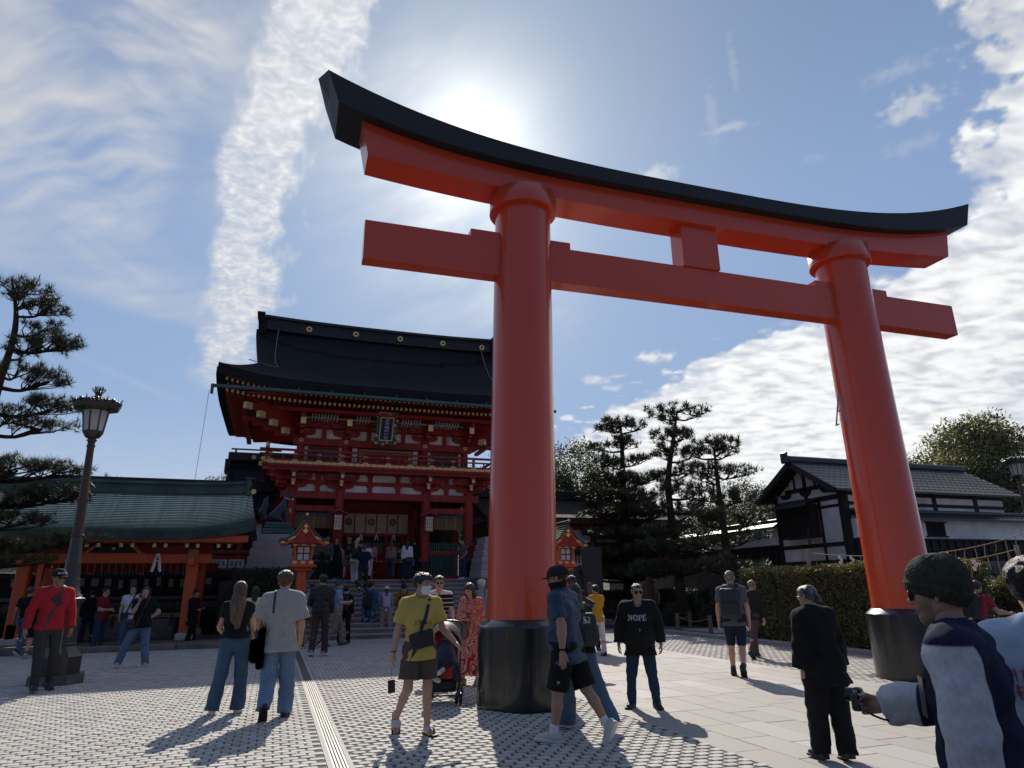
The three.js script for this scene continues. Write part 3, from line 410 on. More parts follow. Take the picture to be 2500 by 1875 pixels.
  for (const s of [-1, 1]) {
    const w = new GB().span(s * 2.72 - 0.62, 6.95, -0.15, s * 2.72 + 0.62, 7.6, -0.06).build('lattice_window', mGreen, gate); const fr = new GB(); for (const k of [-1, 1]) fr.span(s * 2.72 + k * 0.62 - 0.04, 6.9, -0.08, s * 2.72 + k * 0.62 + 0.04, 7.66, 0.04); fr.span(s * 2.72 - 0.6, 7.58, -0.08, s * 2.72 + 0.6, 7.64, 0.03); fr.build('frame', mRed, w);
    for (let x = -0.55; x < 0.57; x += 0.1) new GB().box(s * 2.72 + x, 7.27, -0.04, 0.045, 0.64, 0.05).build('bar', mGreen, w);
    for (const k of [1.98, 3.46]) { const p = new GB().span(s * k - 0.1, 6.9, -0.14, s * k + 0.1, 7.64, -0.02).build('plaster_strip', mPlaster, gate); new GB().span(s * k - 0.1, 7.2, -0.03, s * k + 0.1, 7.26, 0.0).span(s * k - 0.1, 7.42, -0.03, s * k + 0.1, 7.46, 0.0).build('batten', mRed, p); }
    new GB().span(s * 1.36 - 0.11, 6.9, -0.14, s * 1.36 + 0.11, 7.64, -0.03).build('plaster_strip', mPlaster, gate);
    const d = new GB().span(s * 0.52 - 0.49, 6.9, -0.12, s * 0.52 + 0.49, 7.52, -0.05, 0.01).build('door_leaf', mRed, gate);
    const h = new GB(); for (const [x, y] of [[0.06, 7.47], [0.98, 7.47]]) h.prism([[0, 0], [0.26, 0], [0.18, -0.05], [0.08, -0.07], [0, -0.13]], 0.012, mtx(s * x, y, -0.05).multiply(new THREE.Matrix4().makeScale((x < 0.5 ? 1 : -1) * s, 1, 1))); h.box(s * 0.1, 7.25, -0.045, 0.07, 0.1, 0.01); h.box(s * 0.95, 7.2, -0.045, 0.07, 0.1, 0.01); h.build('gilt_hinge', mGold, d);
  }
  const df = new GB(); df.span(-1.2, 7.52, -0.12, 1.2, 7.62, -0.02); for (const s of [-1, 1]) df.span(s * 1.1 - 0.08, 6.88, -0.12, s * 1.1 + 0.08, 7.56, -0.02); df.build('door_frame', M('pale oak', [0.34, 0.24, 0.12], 0.7), gate);
  // upper frieze
  B('upper_plaster', mPlaster, -3.68, 7.97, -0.15, 3.68, 9.0, -0.07);
  for (const [y0, y1] of [[8.42, 8.54], [8.60, 8.73], [8.79, 8.86]]) B('upper_rail', mRed, -3.9, y0, -0.12, 3.9, y1, 0.04);
  for (const x of [-2.72, -0.78, 0.78, 2.72, 0]) B('upper_strut', mRed, x - 0.09, 7.97, -0.1, x + 0.09, 8.8, 0.035);
  upX.forEach((x) => { bracket(x, 7.98, 0.02, 1.05, 0.95, false); const n = new GB().box(x, 8.47, 1.32, 0.22, 0.29, 0.02, { b: 0.006 }).build('gilt_tail', M('bright gilt', [0.95, 0.7, 0.3], 0.35, { metalness: 0.35 }), gate); new GB().bar([x, 8.62, 0.1], [x, 8.47, 1.3], 0.18, 0.26).build('tail_rafter', mRed, gate); });
  for (const s of [-1, 1]) for (let k = 0; k < 4; k++) { const a = [s * 3.7, 8.2 + k * 0.24, 0], q = 0.75 + k * 0.5, e = [s * (3.7 + q), 8.12 + k * 0.2, q]; const o = new GB().bar(a, e, 0.18, 0.24).build('corner_arm', mRed, gate); new GB().bar([e[0] - s * 0.2, e[1] - 0.01, e[2] - 0.2], [e[0] + s * 0.02, e[1] - 0.01, e[2] + 0.02], 0.19, 0.26).build('gilt_sleeve', mGoldPale, o); new GB().box(s * (3.7 + q * 0.7), 8.3 + k * 0.22, q * 0.7, 0.26, 0.14, 0.26, { b: 0.03, ry: PI / 4 }).box(s * (3.7 + q * 0.9), 8.1 + k * 0.2, 0.0, 0.9, 0.18, 0.16).box(s * 3.7, 8.1 + k * 0.2, q * 0.45, 0.16, 0.18, 0.9).build('arm_block', mRed, o); }
  B('purlin', mRed, -6.2, 8.86, 1.1, 6.2, 9.02, 1.3, 0.01); B('purlin', mRed, -6.2, 8.86, -6.5, -6.0, 9.02, 1.3); B('purlin', mRed, 6.0, 8.86, -6.5, 6.2, 9.02, 1.3);
  const ribs = new GB(); for (const [a, b] of [[-3.3, -2.15], [-1.4, -0.8], [0.62, 1.4], [2.15, 3.3]]) for (let x = a; x <= b; x += 0.13) ribs.tube([[x, 8.72, 0.25], [x, 8.78, 0.5], [x, 8.9, 0.78]], 0.035, 5, 4); ribs.build('cove_rib', mPlaster, gate);
  B('cove_boards', mRedDark, -3.9, 8.93, 0.2, 3.9, 8.96, 1.1);
  // roof
  const eaveY = (x) => 9.66 + 0.52 * Math.pow(Math.abs(x) / 7.05, 4.5), Zr = -2.6;
  const prof = (v) => 0.18 * v + 0.82 * (1 - Math.pow(1 - v, 1.75));
  const half = (v) => v < 0.62 ? lerp(6.12, 5.66, v / 0.62) : lerp(5.66, 7.05, (v - 0.62) / 0.38);
  const RY = (x, v) => lerp(13.8, eaveY(x * 7.05 / half(v)), prof(v)) - 0.0 + (v > 0.6 ? 0 : 0);
  const U = 40, Vn = 26;
  const top = (sg, dy) => { const rows = []; for (let j = 0; j <= Vn; j++) { const v = j / Vn, row = []; for (let i = 0; i <= U; i++) { const x = (i / U * 2 - 1) * half(v); row.push([x, RY(x, v) + dy * (0.75 + 0.25 * v), sg > 0 ? lerp(Zr, 3.0, v) : lerp(Zr, -8.2, v)]); } rows.push(row); } return rows; };
  const g = new GB(), ft = top(1, 0), fb = top(1, -0.44), bt = top(-1, 0), bb = top(-1, -0.44);
  g.sheet(ft); g.sheet(bt, true); g.sheet([ft[Vn], fb[Vn]]); g.sheet([bb[Vn], bt[Vn]]);
  for (const [a, b, f] of [[ft, fb, 1], [bt, bb, -1]]) for (const e of [0, U]) { const A = [], B2 = []; for (let j = 0; j <= Vn * 0.64; j++) { A.push(a[j][e]); B2.push(b[j][e]); } g.sheet((e === 0) === (f > 0) ? [B2, A] : [A, B2]); }
  for (const s of [-1, 1]) { const rows = [], low = []; for (let k = 0; k <= 10; k++) { const v = 0.62 + 0.38 * k / 10, x = s * half(v), row = [], lw = []; for (let i = 0; i <= 24; i++) { const t = i / 24, z = lerp(lerp(Zr, -8.2, v), lerp(Zr, 3.0, v), t), sag = (v - 0.62) / 0.38 * 0.42 * (1 - Math.pow(Math.abs(t * 2 - 1), 4)); row.push([x, RY(x, v) - sag, z]); lw.push([x, RY(x, v) - sag - 0.44, z]); } rows.push(row); low.push(lw); } g.sheet(rows, s > 0); g.sheet(s < 0 ? [low[10], rows[10]] : [rows[10], low[10]]); }
  const roof = g.build('roof', mBark, gate);
  const gb = new GB(); for (const s of [-1, 1]) gb.prism([[-6.4, 10.4], [1.2, 10.4], [-2.6, 13.5]], 0.1, new THREE.Matrix4().makeRotationY(-PI / 2).setPosition(s * 5.5 + 0.05, 0, 0)); gb.build('gable_board', mRedDark, roof);
  const rg = new GB(); const R2 = []; for (let i = 0; i <= 20; i++) { const x = (i / 20 * 2 - 1) * 5.75, d = 0.12 * Math.pow(Math.abs(x) / 5.75, 2.5); R2.push([[x, 13.62 + d, Zr + 0.34], [x, 14.2 + d, Zr + 0.3], [x, 14.2 + d, Zr + 0.42], [x, 14.34 + d, Zr + 0.38], [x, 14.34 + d, Zr - 0.38], [x, 14.2 + d, Zr - 0.42], [x, 13.62 + d, Zr - 0.34]]); } rg.loft(R2); rg.build('ridge', M('black ridge tiles', [0.016, 0.017, 0.019], 0.5, { bumpMap: rep(T.thatch, 0.6), bumpScale: 0.02 }), roof);
  for (const s of [-1, 1]) { const e = new GB(); for (let k = 0; k < 6; k++) e.box(s * (5.86 - (k % 2) * 0.04), 13.5 + k * 0.16, Zr, 0.34 + 0.06 * (k > 3), 0.15, 0.9 - 0.03 * k, { b: 0.02 }); e.box(s * 5.95, 14.5, Zr, 0.36, 0.12, 0.9); e.build('ridge_end', mBark, roof); }
  for (const x of [-3.68, -1.42, 0.82, 3.06, 5.2]) { const c = new GB().cyl(x, 13.93, Zr + 0.345, 0.14, 0.14, 0.04, 24, { rx: PI / 2, mid: true }).build('gilt_crest', mGold, roof); new GB().cyl(x, 13.93, Zr + 0.37, 0.06, 0.06, 0.02, 16, { rx: PI / 2, mid: true }).build('crest_boss', mDarkWood, c); }
  const pins = new GB(); for (let x = -5.3; x < 5.4; x += 0.9) pins.rod([x, 14.3, Zr], [x, 14.52, Zr], 0.012, 0.006, 5); pins.build('ridge_pin', mDarkWood, roof);
  for (const s of [-1, 1]) new GB().tube([[s * 5.1, 13.7, Zr + 0.5], [s * 5.12, RY(5.1, 0.25) + 0.03, lerp(Zr, 3, 0.25)], [s * 5.05, RY(5.0, 0.5) + 0.03, lerp(Zr, 3, 0.5)], [s * 4.95, RY(5, 0.62) + 0.03, lerp(Zr, 3, 0.62)], [s * 6.1, RY(6.1, 0.64) + 0.03, lerp(Zr, 3, 0.62)]], 0.018, 5, 30).build('lightning_cable', M('grey cable', [0.2, 0.2, 0.2], 0.6), roof);
  // eaves: two tiers of rafters with gilt ends, boards, gutter
  const ra = new GB(), rc = new GB();
  for (let i = 0; i < 68; i++) { const x = -6.7 + i * 0.2, up = 0.52 * Math.pow(Math.abs(x) / 7.05, 4.5); ra.bar([x, 9.28 + up * 0.4, 0.1], [x, 9.04 + up * 0.7, 2.1], 0.09, 0.11); ra.bar([x, 9.34 + up * 0.7, 1.5], [x, 9.2 + up, 2.75], 0.085, 0.1); rc.box(x, 9.035 + up * 0.7, 2.11, 0.1, 0.125, 0.02); rc.box(x, 9.195 + up, 2.76, 0.095, 0.115, 0.02); }
  for (let i = 0; i < 50; i++) { const z = -7.6 + i * 0.2, up = 0.52 * Math.pow(Math.abs((z + 2.6) / 5.6), 4.5); for (const s of [-1, 1]) { ra.bar([s * 3.6, 9.3 + up * 0.4, z], [s * 5.95, 9.04 + up * 0.7, z], 0.09, 0.11); ra.bar([s * 5.3, 9.34 + up * 0.7, z], [s * 6.8, 9.2 + up, z], 0.085, 0.1); } }
  const rf = ra.build('rafters', mRed, gate); rf.userData.kind = 'stuff'; const cp = rc.build('rafter_caps', mGoldPale, gate); cp.userData.kind = 'stuff';
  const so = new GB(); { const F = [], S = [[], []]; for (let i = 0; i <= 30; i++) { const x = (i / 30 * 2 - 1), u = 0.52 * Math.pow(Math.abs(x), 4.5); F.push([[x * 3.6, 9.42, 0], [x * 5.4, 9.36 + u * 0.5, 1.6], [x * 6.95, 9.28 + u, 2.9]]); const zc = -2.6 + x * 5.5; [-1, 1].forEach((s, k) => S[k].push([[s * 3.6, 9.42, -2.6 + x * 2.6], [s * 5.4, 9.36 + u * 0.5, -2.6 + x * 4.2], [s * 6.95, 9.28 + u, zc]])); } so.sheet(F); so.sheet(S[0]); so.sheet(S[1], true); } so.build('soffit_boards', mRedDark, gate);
  const fa = new GB(); { const F = []; for (let i = 0; i <= 30; i++) { const x = (i / 30 * 2 - 1) * 6.9, u = 0.52 * Math.pow(Math.abs(x) / 7.05, 4.5); F.push([[x, 9.26 + u, 2.72], [x, 9.33 + u, 2.72], [x, 9.33 + u, 2.84], [x, 9.26 + u, 2.84]]); } fa.loft(F); } fa.build('eave_board', mRed, gate);
  const gu = new GB().box(-0.05, 9.17, 3.12, 14.3, 0.12, 0.15, { b: 0.02 }).build('gutter', mTeal, gate); const gc = new GB(); for (let x = -6.6; x < 6.8; x += 1.3) gc.box(x, 9.2, 3.1, 0.05, 0.22, 0.2); gc.box(-7.15, 9.0, 3.1, 0.1, 0.3, 0.12); gc.build('gutter_strap', mTeal, gu);
  new GB().rod([-7.25, 9.0, 3.05], [-7.5, 2.2, 2.6], 0.008, 0.008, 5).build('drain_chain', mDarkWood, gu);
  for (const s of [-1, 1]) { const F = []; for (let i = 0; i <= 30; i++) { const t = i / 30 * 2 - 1, z = -2.6 + t * 5.5, u = 0.52 * Math.pow(Math.abs(t), 4.5); F.push([[s * 6.55, 9.2 + u, z], [s * 6.6, 9.5 + u, z], [s * 7.1, 9.5 + u, z], [s * 7.1, 9.16 + u, z]]); } new GB().loft(F).build('side_eave', mBark, gate); }
}
{ // name plaque
  const p = thing('name_plaque', 'blue name plaque with white brushed characters in an ornate green and gilt frame under the gate roof', 'plaque', [-0.15, 8.4, 0.95]); p.rotation.x = 0.42;
  const cv = document.createElement('canvas'); cv.width = 96; cv.height = 256; const c = cv.getContext('2d'); c.fillStyle = '#0b1c4c'; c.fillRect(0, 0, 96, 256); c.strokeStyle = '#cfd6e6'; c.lineCap = 'round';
  // 伏 見 稲 荷 大 社 in strokes on a 10 x 10 grid
  const K = ['3,0 1,3|2,2 2,10|4,3 10,3|7,0 7,4 3,10|7,4 10,10|8,1 9,2', '2,0 8,0 8,5 2,5 2,0|2,1.7 8,1.7|2,3.4 8,3.4|4,5 4,7 1,10|6,5 6,9 9,9 9,8', '3,0 1,1|0,3 5,3|2.5,1 2.5,10|2.5,4 0,7|2.5,4 4.5,6|9,0 5,1|6,2 6.4,3|8,2 7.6,3|6,4 9.5,4 9.5,10 5.5,10 5.5,4.5|6,7 9,7', '0,1.5 10,1.5|3,0 3,3|7,0 7,3|2.5,3.5 0,6.5|1.5,5 1.5,10|3.5,4.5 10,4.5|4,6 6.5,6 6.5,8 4,8 4,6|8.5,4.5 8.5,10 7.5,9.5', '0,3.5 10,3.5|5,0 5,4 0,10|5,4 10,10', '2.5,0 3.2,1|0.5,2.2 4.5,2.2 0.5,6|2.5,4 2.5,10|3,5 4.5,6.5|5.5,3.5 10,3.5|7.8,0.5 7.8,9.6|5,9.8 10,9.8'];
  c.lineWidth = 3.2; K.forEach((k, i) => { for (const s of k.split('|')) { c.beginPath(); s.split(' ').forEach((q, j) => { const [x, y] = q.split(',').map(Number); const X = 30 + x * 3.7, Y = 12 + i * 40.5 + y * 3.1; j ? c.lineTo(X, Y) : c.moveTo(X, Y); }); c.stroke(); } });
  const tx = new THREE.CanvasTexture(cv); tx.colorSpace = THREE.SRGBColorSpace;
  const bd = new THREE.Mesh(new THREE.PlaneGeometry(0.5, 0.98), new THREE.MeshStandardMaterial({ map: tx, roughness: 0.5 })); bd.name = 'lettered_panel'; bd.position.z = 0.07; p.add(bd);
  new GB().box(0, 0, 0, 0.9, 1.42, 0.1, { b: 0.02 }).build('backboard', mTeal, p);
  const fr = new GB(); for (const s of [-1, 1]) { fr.box(s * 0.275, 0, 0.075, 0.045, 1.07, 0.05, { b: 0.01 }); fr.box(0, s * 0.51, 0.075, 0.55, 0.045, 0.05, { b: 0.01 }); } fr.build('inner_frame', mGold, p);
  const r = rng(4), cw = new GB(), gl = new GB(); for (let i = 0; i < 70; i++) { const e = i % 4, t = r() * 2 - 1, x = e < 2 ? (e ? 1 : -1) * (0.36 + r() * 0.1) : t * 0.44, y = e < 2 ? t * 0.7 : (e - 2.5) * 2 * (0.6 + r() * 0.1); (r() < 0.3 ? gl : cw).sph(x, y, 0.06 + r() * 0.03, 0.045 + r() * 0.03, [1, 1, 0.6], 6); } cw.build('carved_scrolls', M('carved green', [0.07, 0.14, 0.12], 0.6), p); gl.box(0, 0.72, 0.03, 0.95, 0.06, 0.08, { b: 0.02 }).build('gilt_scrolls', mGoldPale, p);
}
{ // curtain, crests
  const n = thing('entrance_curtain', 'cream linen curtain with round brown crests hung across the gate doorway', 'curtain', [0.065, 4.12, -2.42]);
  const w = 0.505; for (let k = 0; k < 6; k++) { const rows = []; for (let j = 0; j <= 10; j++) { const row = []; for (let i = 0; i <= 8; i++) { const x = -1.515 + k * w + 0.025 + i / 8 * (w - 0.05), y = j / 10 * 0.9; row.push([x, y + 0.01 * Math.sin(i * 1.1 + k) * (1 - j / 10), 0.03 * Math.sin(k * 2.1 + i * 0.7 + j * 0.25) * (1 - j / 12)]); } rows.push(row); } const pa = new GB().sheet(rows, true).build('panel', mCream, n);
    if (k % 2 === 0 && k < 6) { const cx = -1.515 + k * w + (k === 0 ? 0.45 : 0.5) * w; new GB().cyl(cx, 0.52, 0.055, 0.165, 0.165, 0.006, 28, { rx: PI / 2, mid: true }).build('crest_disc', M('brown dye', [0.13, 0.07, 0.035], 0.9), pa); const q = new GB(); for (let a = 0; a < 10; a++) q.box(cx + Math.cos(a * 0.628) * 0.09, 0.52 + Math.sin(a * 0.628) * 0.09, 0.06, 0.02, 0.05, 0.004, { rz: a * 0.628 }); q.box(cx, 0.52, 0.06, 0.02, 0.1, 0.004).box(cx, 0.52, 0.061, 0.08, 0.02, 0.004); q.build('crest_mark', mCream, pa); } }
  const ties = new GB(); for (let k = 0; k <= 6; k++) ties.box(-1.515 + k * w, 0.45, 0.01, 0.04, 0.9, 0.012); ties.build('tie_strip', M('maroon cloth', [0.12, 0.02, 0.015], 0.9), n);
  for (const x of [-0.62, 0.1, 0.9]) { const s = thing('paper_streamer', x < -0.3 ? 'white folded paper streamer hanging from the door lintel, one nearest the man in the white cap' : x < 0.5 ? 'white folded paper streamer hanging from the door lintel under the middle crest' : 'white folded paper streamer hanging from the door lintel beside the door post at the far end', 'paper streamer', [x, 4.08, -2.45]); const g = new GB(); for (const k of [-1, 1]) for (let j = 0; j < 3; j++) g.box(k * (0.02 + j * 0.022), -0.05 - j * 0.085, 0.005 * j, 0.055, 0.1, 0.004, { rz: k * 0.35 }); g.box(0, 0.03, 0, 0.03, 0.08, 0.01); g.build('paper', M('white paper', [0.8, 0.79, 0.76], 0.9), s); }
  // hanging lanterns
  for (const s of [-1, 1]) { const l = thing('hanging_lantern', s < 0 ? 'hanging lantern with red gable roof and paper panes on the gate column beside the curtain' : 'hanging lantern with red gable roof and paper panes on the gate column beside the fenced bay', 'lantern', [s * 1.95, 3.98, 0.52]);
    new GB().prism([[-0.4, 0.66], [-0.38, 0.72], [0, 0.9], [0.38, 0.72], [0.4, 0.66], [0.2, 0.74], [0, 0.82], [-0.2, 0.74]], 0.4, mtx(0, 0, -0.2)).box(0, 0.9, 0, 0.08, 0.06, 0.44, { b: 0.01 }).build('roof', mRed, l);
    const f = new GB(); for (const [x, z] of [[-1, -1], [1, -1], [1, 1], [-1, 1]]) f.box(x * 0.165, 0.36, z * 0.15, 0.03, 0.72, 0.03); for (const y of [0.02, 0.66]) f.box(0, y, 0, 0.37, 0.035, 0.34); for (const y of [0.2, 0.36, 0.52]) f.box(0, y, 0.152, 0.32, 0.012, 0.008); for (const x of [-0.08, 0, 0.08]) f.box(x, 0.34, 0.152, 0.012, 0.62, 0.008); f.build('frame', mRedDark, l);
    new GB().box(0, 0.34, 0, 0.3, 0.62, 0.28).build('paper_pane', M('lantern paper', [0.75, 0.7, 0.58], 0.8), l); new GB().box(0, 0.6, 0.148, 0.32, 0.09, 0.01).build('white_band', mPlaster, l); new GB().rod([0, 0.9, -0.1], [0, 1.02, -0.3], 0.02, 0.02, 6).build('hanger', mDarkWood, l); }
}

// ---------- water pavilion with a verdigris copper roof ----------
const mOrange = M('orange vermilion', [0.60, 0.10, 0.02], 0.5, { bumpMap: rep(T.grain, 0.8), bumpScale: 0.003 });
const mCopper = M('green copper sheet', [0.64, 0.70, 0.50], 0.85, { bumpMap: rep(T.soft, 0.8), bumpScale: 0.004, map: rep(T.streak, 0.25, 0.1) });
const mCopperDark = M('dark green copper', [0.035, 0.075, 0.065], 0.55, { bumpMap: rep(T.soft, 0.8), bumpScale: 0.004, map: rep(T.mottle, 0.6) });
const mHedgeDark = M('dark clipped foliage', [0.028, 0.045, 0.014], 0.8);
{
  const p = thing('water_pavilion', 'long open pavilion with pale green copper roof and orange posts beside the street lamp', 'pavilion', [0, 0, 0]);
  const kerb = new GB(); for (let x = -16; x < -5.5; x += 1.31) kerb.box(x + 0.65, 0.07, 6.82, 1.29, 0.15, 0.34, { b: 0.015 }); kerb.span(-16, -0.02, 1.5, -5.55, 0.13, 6.66); structure(kerb.build('raised_kerb', M('brown kerb stone', [0.2, 0.165, 0.14], 0.85, { bumpMap: rep(T.grit, 2), bumpScale: 0.004, map: rep(T.mottle, 0.6) }), scene));
  const cols = [-11.55, -6.86];
  for (const x of cols) for (const z of [5.0, 2.2]) { const c = new GB().box(x, 1.52, z, 0.36, 2.8, 0.36, { b: 0.04 }).build('post', mOrange, p); new GB().box(x, 0.24, z, 0.52, 0.24, 0.52, { b: 0.05 }).build('post_base', mFlag[4], c); new GB().box(x, 2.78, z + 0.19, 0.26, 0.34, 0.02).build('gilt_plate', M('dull gilt', [0.3, 0.19, 0.05], 0.5), c); }
  new GB().box(-11.05, 1.5, 5.3, 0.14, 2.6, 0.14, { b: 0.02 }).build('side_post', mOrange, p);
  new GB().span(-12.4, 2.5, 4.88, -6.3, 2.8, 5.12, 0.02).build('front_beam', mOrange, p); new GB().span(-12.4, 2.3, 2.1, -6.3, 2.6, 2.34, 0.02).build('rear_beam', mRedDark, p);
  for (const x of cols) new GB().span(x - 0.1, 2.42, 1.6, x + 0.1, 2.66, 5.7, 0.02).build('cross_beam', mOrange, p);
  new GB().span(-16.2, 3.12, 5.5, -5.35, 3.3, 5.68, 0.015).build('eave_purlin', mOrange, p); new GB().span(-16.2, 3.14, 5.9, -5.2, 3.34, 5.98).build('fascia', mOrange, p);
  new GB().span(-12.4, 2.8, 4.97, -6.3, 3.1, 5.03).build('frieze_board', mRedDark, p);
  for (let x = -15.5, i = 0; x < -5.4; x += i++ % 2 ? 0.62 : 0.32) { const r = new GB().bar([x, 3.22, 3.5], [x, 3.04, 5.62], 0.08, 0.1).build('rafter', mRed, p); new GB().box(x, 3.035, 5.63, 0.1, 0.12, 0.02, { rx: 0.085 }).build('gilt_end', mGold, r); }
  { // frog-leg strut with carved centre
    const k = new GB().prism([[-0.95, 0], [-0.8, 0.05], [-0.55, 0.3], [-0.4, 0.36], [0.4, 0.36], [0.55, 0.3], [0.8, 0.05], [0.95, 0]], 0.1, mtx(-9.2, 2.8, 5.03)).build('frog_leg_strut', mOrange, p);
    new GB().prism([[-0.7, 0.02], [-0.45, 0.26], [-0.34, 0.31], [0.34, 0.31], [0.45, 0.26], [0.7, 0.02]], 0.03, mtx(-9.2, 2.8, 5.125)).build('carved_panel', mVoid, k);
    const e = new GB(), t = new GB(); e.tube([[-9.95, 2.81, 5.16], [-9.68, 3.05, 5.16], [-9.54, 3.12, 5.16], [-8.86, 3.12, 5.16], [-8.72, 3.05, 5.16], [-8.45, 2.81, 5.16]], 0.013, 5, 30); e.sph(-9.2, 2.96, 5.17, 0.06, [1, 0.8, 0.4]); e.build('gilt_outline', mGoldPale, k);
    for (let i = 0; i < 9; i++) { const x = -9.62 + i * 0.105; t.tube([[x, 2.86, 5.16], [x + 0.06, 2.94, 5.165], [x + 0.02, 3.0, 5.165], [x - 0.03, 2.95, 5.165]], 0.011, 5, 10); } const o = t.build('carved_scrolls', mTeal, k); o.userData.kind = 'stuff';
  }
  for (let i = 0; i < 30; i++) { const x = -12.2 + i * 0.196; if (Math.abs(x + 7.9) < 0.1) continue; new GB().rod([x, 2.52, 5.14], [x + 0.01, 2.2 - (i % 3) * 0.04, 5.16], 0.007, 0.005, 4).build('rope_end', M('straw rope', [0.42, 0.32, 0.16], 0.9), p); }
  // roof: overlapping copper courses
  const RE = (x) => 0.34 * Math.pow(clamp((x + 10.4) / 5.4), 5), yAt = (x, v) => lerp(4.95, 3.42, 0.35 * v + 0.65 * (1 - Math.pow(1 - v, 1.5))) + RE(x) * (0.35 + 0.65 * v), zAt = (v) => lerp(3.85, 6.2, v), xEnd = (v) => lerp(-5.32, -5.0, v);
  const N = 25; const rf = [], lips = new GB();
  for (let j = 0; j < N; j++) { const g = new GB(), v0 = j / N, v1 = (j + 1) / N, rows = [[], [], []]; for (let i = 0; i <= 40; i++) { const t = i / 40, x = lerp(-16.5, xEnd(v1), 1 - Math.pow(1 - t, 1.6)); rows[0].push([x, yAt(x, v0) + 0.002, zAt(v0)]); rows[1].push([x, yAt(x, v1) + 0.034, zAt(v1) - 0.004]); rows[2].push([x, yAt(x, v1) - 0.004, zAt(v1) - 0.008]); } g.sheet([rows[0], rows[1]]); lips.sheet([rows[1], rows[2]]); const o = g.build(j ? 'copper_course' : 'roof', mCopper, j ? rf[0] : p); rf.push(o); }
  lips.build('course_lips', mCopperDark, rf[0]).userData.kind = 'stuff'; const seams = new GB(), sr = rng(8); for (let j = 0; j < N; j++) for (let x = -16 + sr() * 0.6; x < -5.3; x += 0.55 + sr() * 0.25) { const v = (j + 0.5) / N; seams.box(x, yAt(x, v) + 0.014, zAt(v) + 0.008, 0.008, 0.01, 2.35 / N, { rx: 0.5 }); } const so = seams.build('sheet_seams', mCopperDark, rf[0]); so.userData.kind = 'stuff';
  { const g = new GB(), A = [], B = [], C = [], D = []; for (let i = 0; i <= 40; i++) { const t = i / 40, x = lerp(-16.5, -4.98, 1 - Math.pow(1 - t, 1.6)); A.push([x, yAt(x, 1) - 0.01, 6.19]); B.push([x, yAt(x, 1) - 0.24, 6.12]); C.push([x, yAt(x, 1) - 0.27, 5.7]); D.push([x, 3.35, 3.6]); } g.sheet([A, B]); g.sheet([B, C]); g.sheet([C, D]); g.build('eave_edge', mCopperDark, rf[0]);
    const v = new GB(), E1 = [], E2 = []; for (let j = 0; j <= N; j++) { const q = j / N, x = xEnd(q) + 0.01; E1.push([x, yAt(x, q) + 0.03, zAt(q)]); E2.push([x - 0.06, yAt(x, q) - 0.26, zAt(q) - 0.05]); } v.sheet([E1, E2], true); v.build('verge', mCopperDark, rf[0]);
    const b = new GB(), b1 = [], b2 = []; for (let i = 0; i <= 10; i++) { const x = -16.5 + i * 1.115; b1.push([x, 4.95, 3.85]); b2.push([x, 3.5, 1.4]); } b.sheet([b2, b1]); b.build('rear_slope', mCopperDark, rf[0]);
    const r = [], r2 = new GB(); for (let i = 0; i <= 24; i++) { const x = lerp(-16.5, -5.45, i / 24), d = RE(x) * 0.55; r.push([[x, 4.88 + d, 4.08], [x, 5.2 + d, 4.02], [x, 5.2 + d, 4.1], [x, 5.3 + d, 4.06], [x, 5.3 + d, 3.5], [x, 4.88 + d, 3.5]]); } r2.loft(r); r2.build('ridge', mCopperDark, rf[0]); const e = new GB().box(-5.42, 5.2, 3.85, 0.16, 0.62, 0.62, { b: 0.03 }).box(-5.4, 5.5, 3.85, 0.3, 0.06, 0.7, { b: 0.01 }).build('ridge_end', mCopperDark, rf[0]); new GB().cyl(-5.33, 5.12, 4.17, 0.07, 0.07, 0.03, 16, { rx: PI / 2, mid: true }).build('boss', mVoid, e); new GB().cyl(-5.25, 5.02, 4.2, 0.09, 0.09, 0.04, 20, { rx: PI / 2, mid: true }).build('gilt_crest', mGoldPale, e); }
  // paper streamer with three diamonds
  const s = thing('paper_streamer', 'large white zigzag paper streamer with dark diamonds hanging under the copper-roofed pavilion', 'paper streamer', [-7.9, 2.35, 5.2]); const g = new GB(); for (const k of [-1, 1]) for (let j = 0; j < 4; j++) g.box(k * (0.045 + j * 0.02), 0.3 - j * 0.115, j * 0.004, 0.085, 0.14, 0.005, { rz: k * 0.3 }); g.box(0, 0.4, 0, 0.12, 0.1, 0.005); g.build('paper', mats['white paper'], s); const dd = new GB(); for (let j = 0; j < 3; j++) dd.box(0, 0.28 - j * 0.12, 0.02, 0.06, 0.06, 0.004, { rz: PI / 4 }); dd.build('diamond', mVoid, s);
  // basin
  const b = thing('water_basin', 'long dark stone water basin behind the visitors under the copper-roofed pavilion', 'basin', [-9.1, 0.13, 3.7]);
  new GB().box(0, 0.32, 0, 3.6, 0.64, 0.9, { b: 0.04 }).build('trough', mStoneDark, b); new GB().box(0, 0.7, 0.1, 3.9, 0.06, 0.06, { b: 0.01 }).box(0, 0.78, 0.46, 3.9, 0.06, 0.06, { b: 0.02 }).build('ladle_rail', M('bamboo', [0.3, 0.25, 0.12], 0.6), b); for (const k of [-1, 0, 1]) new GB().box(k * 1.7, 0.6, 0.46, 0.08, 0.34, 0.08).build('rail_post', mDarkWood, b);
}
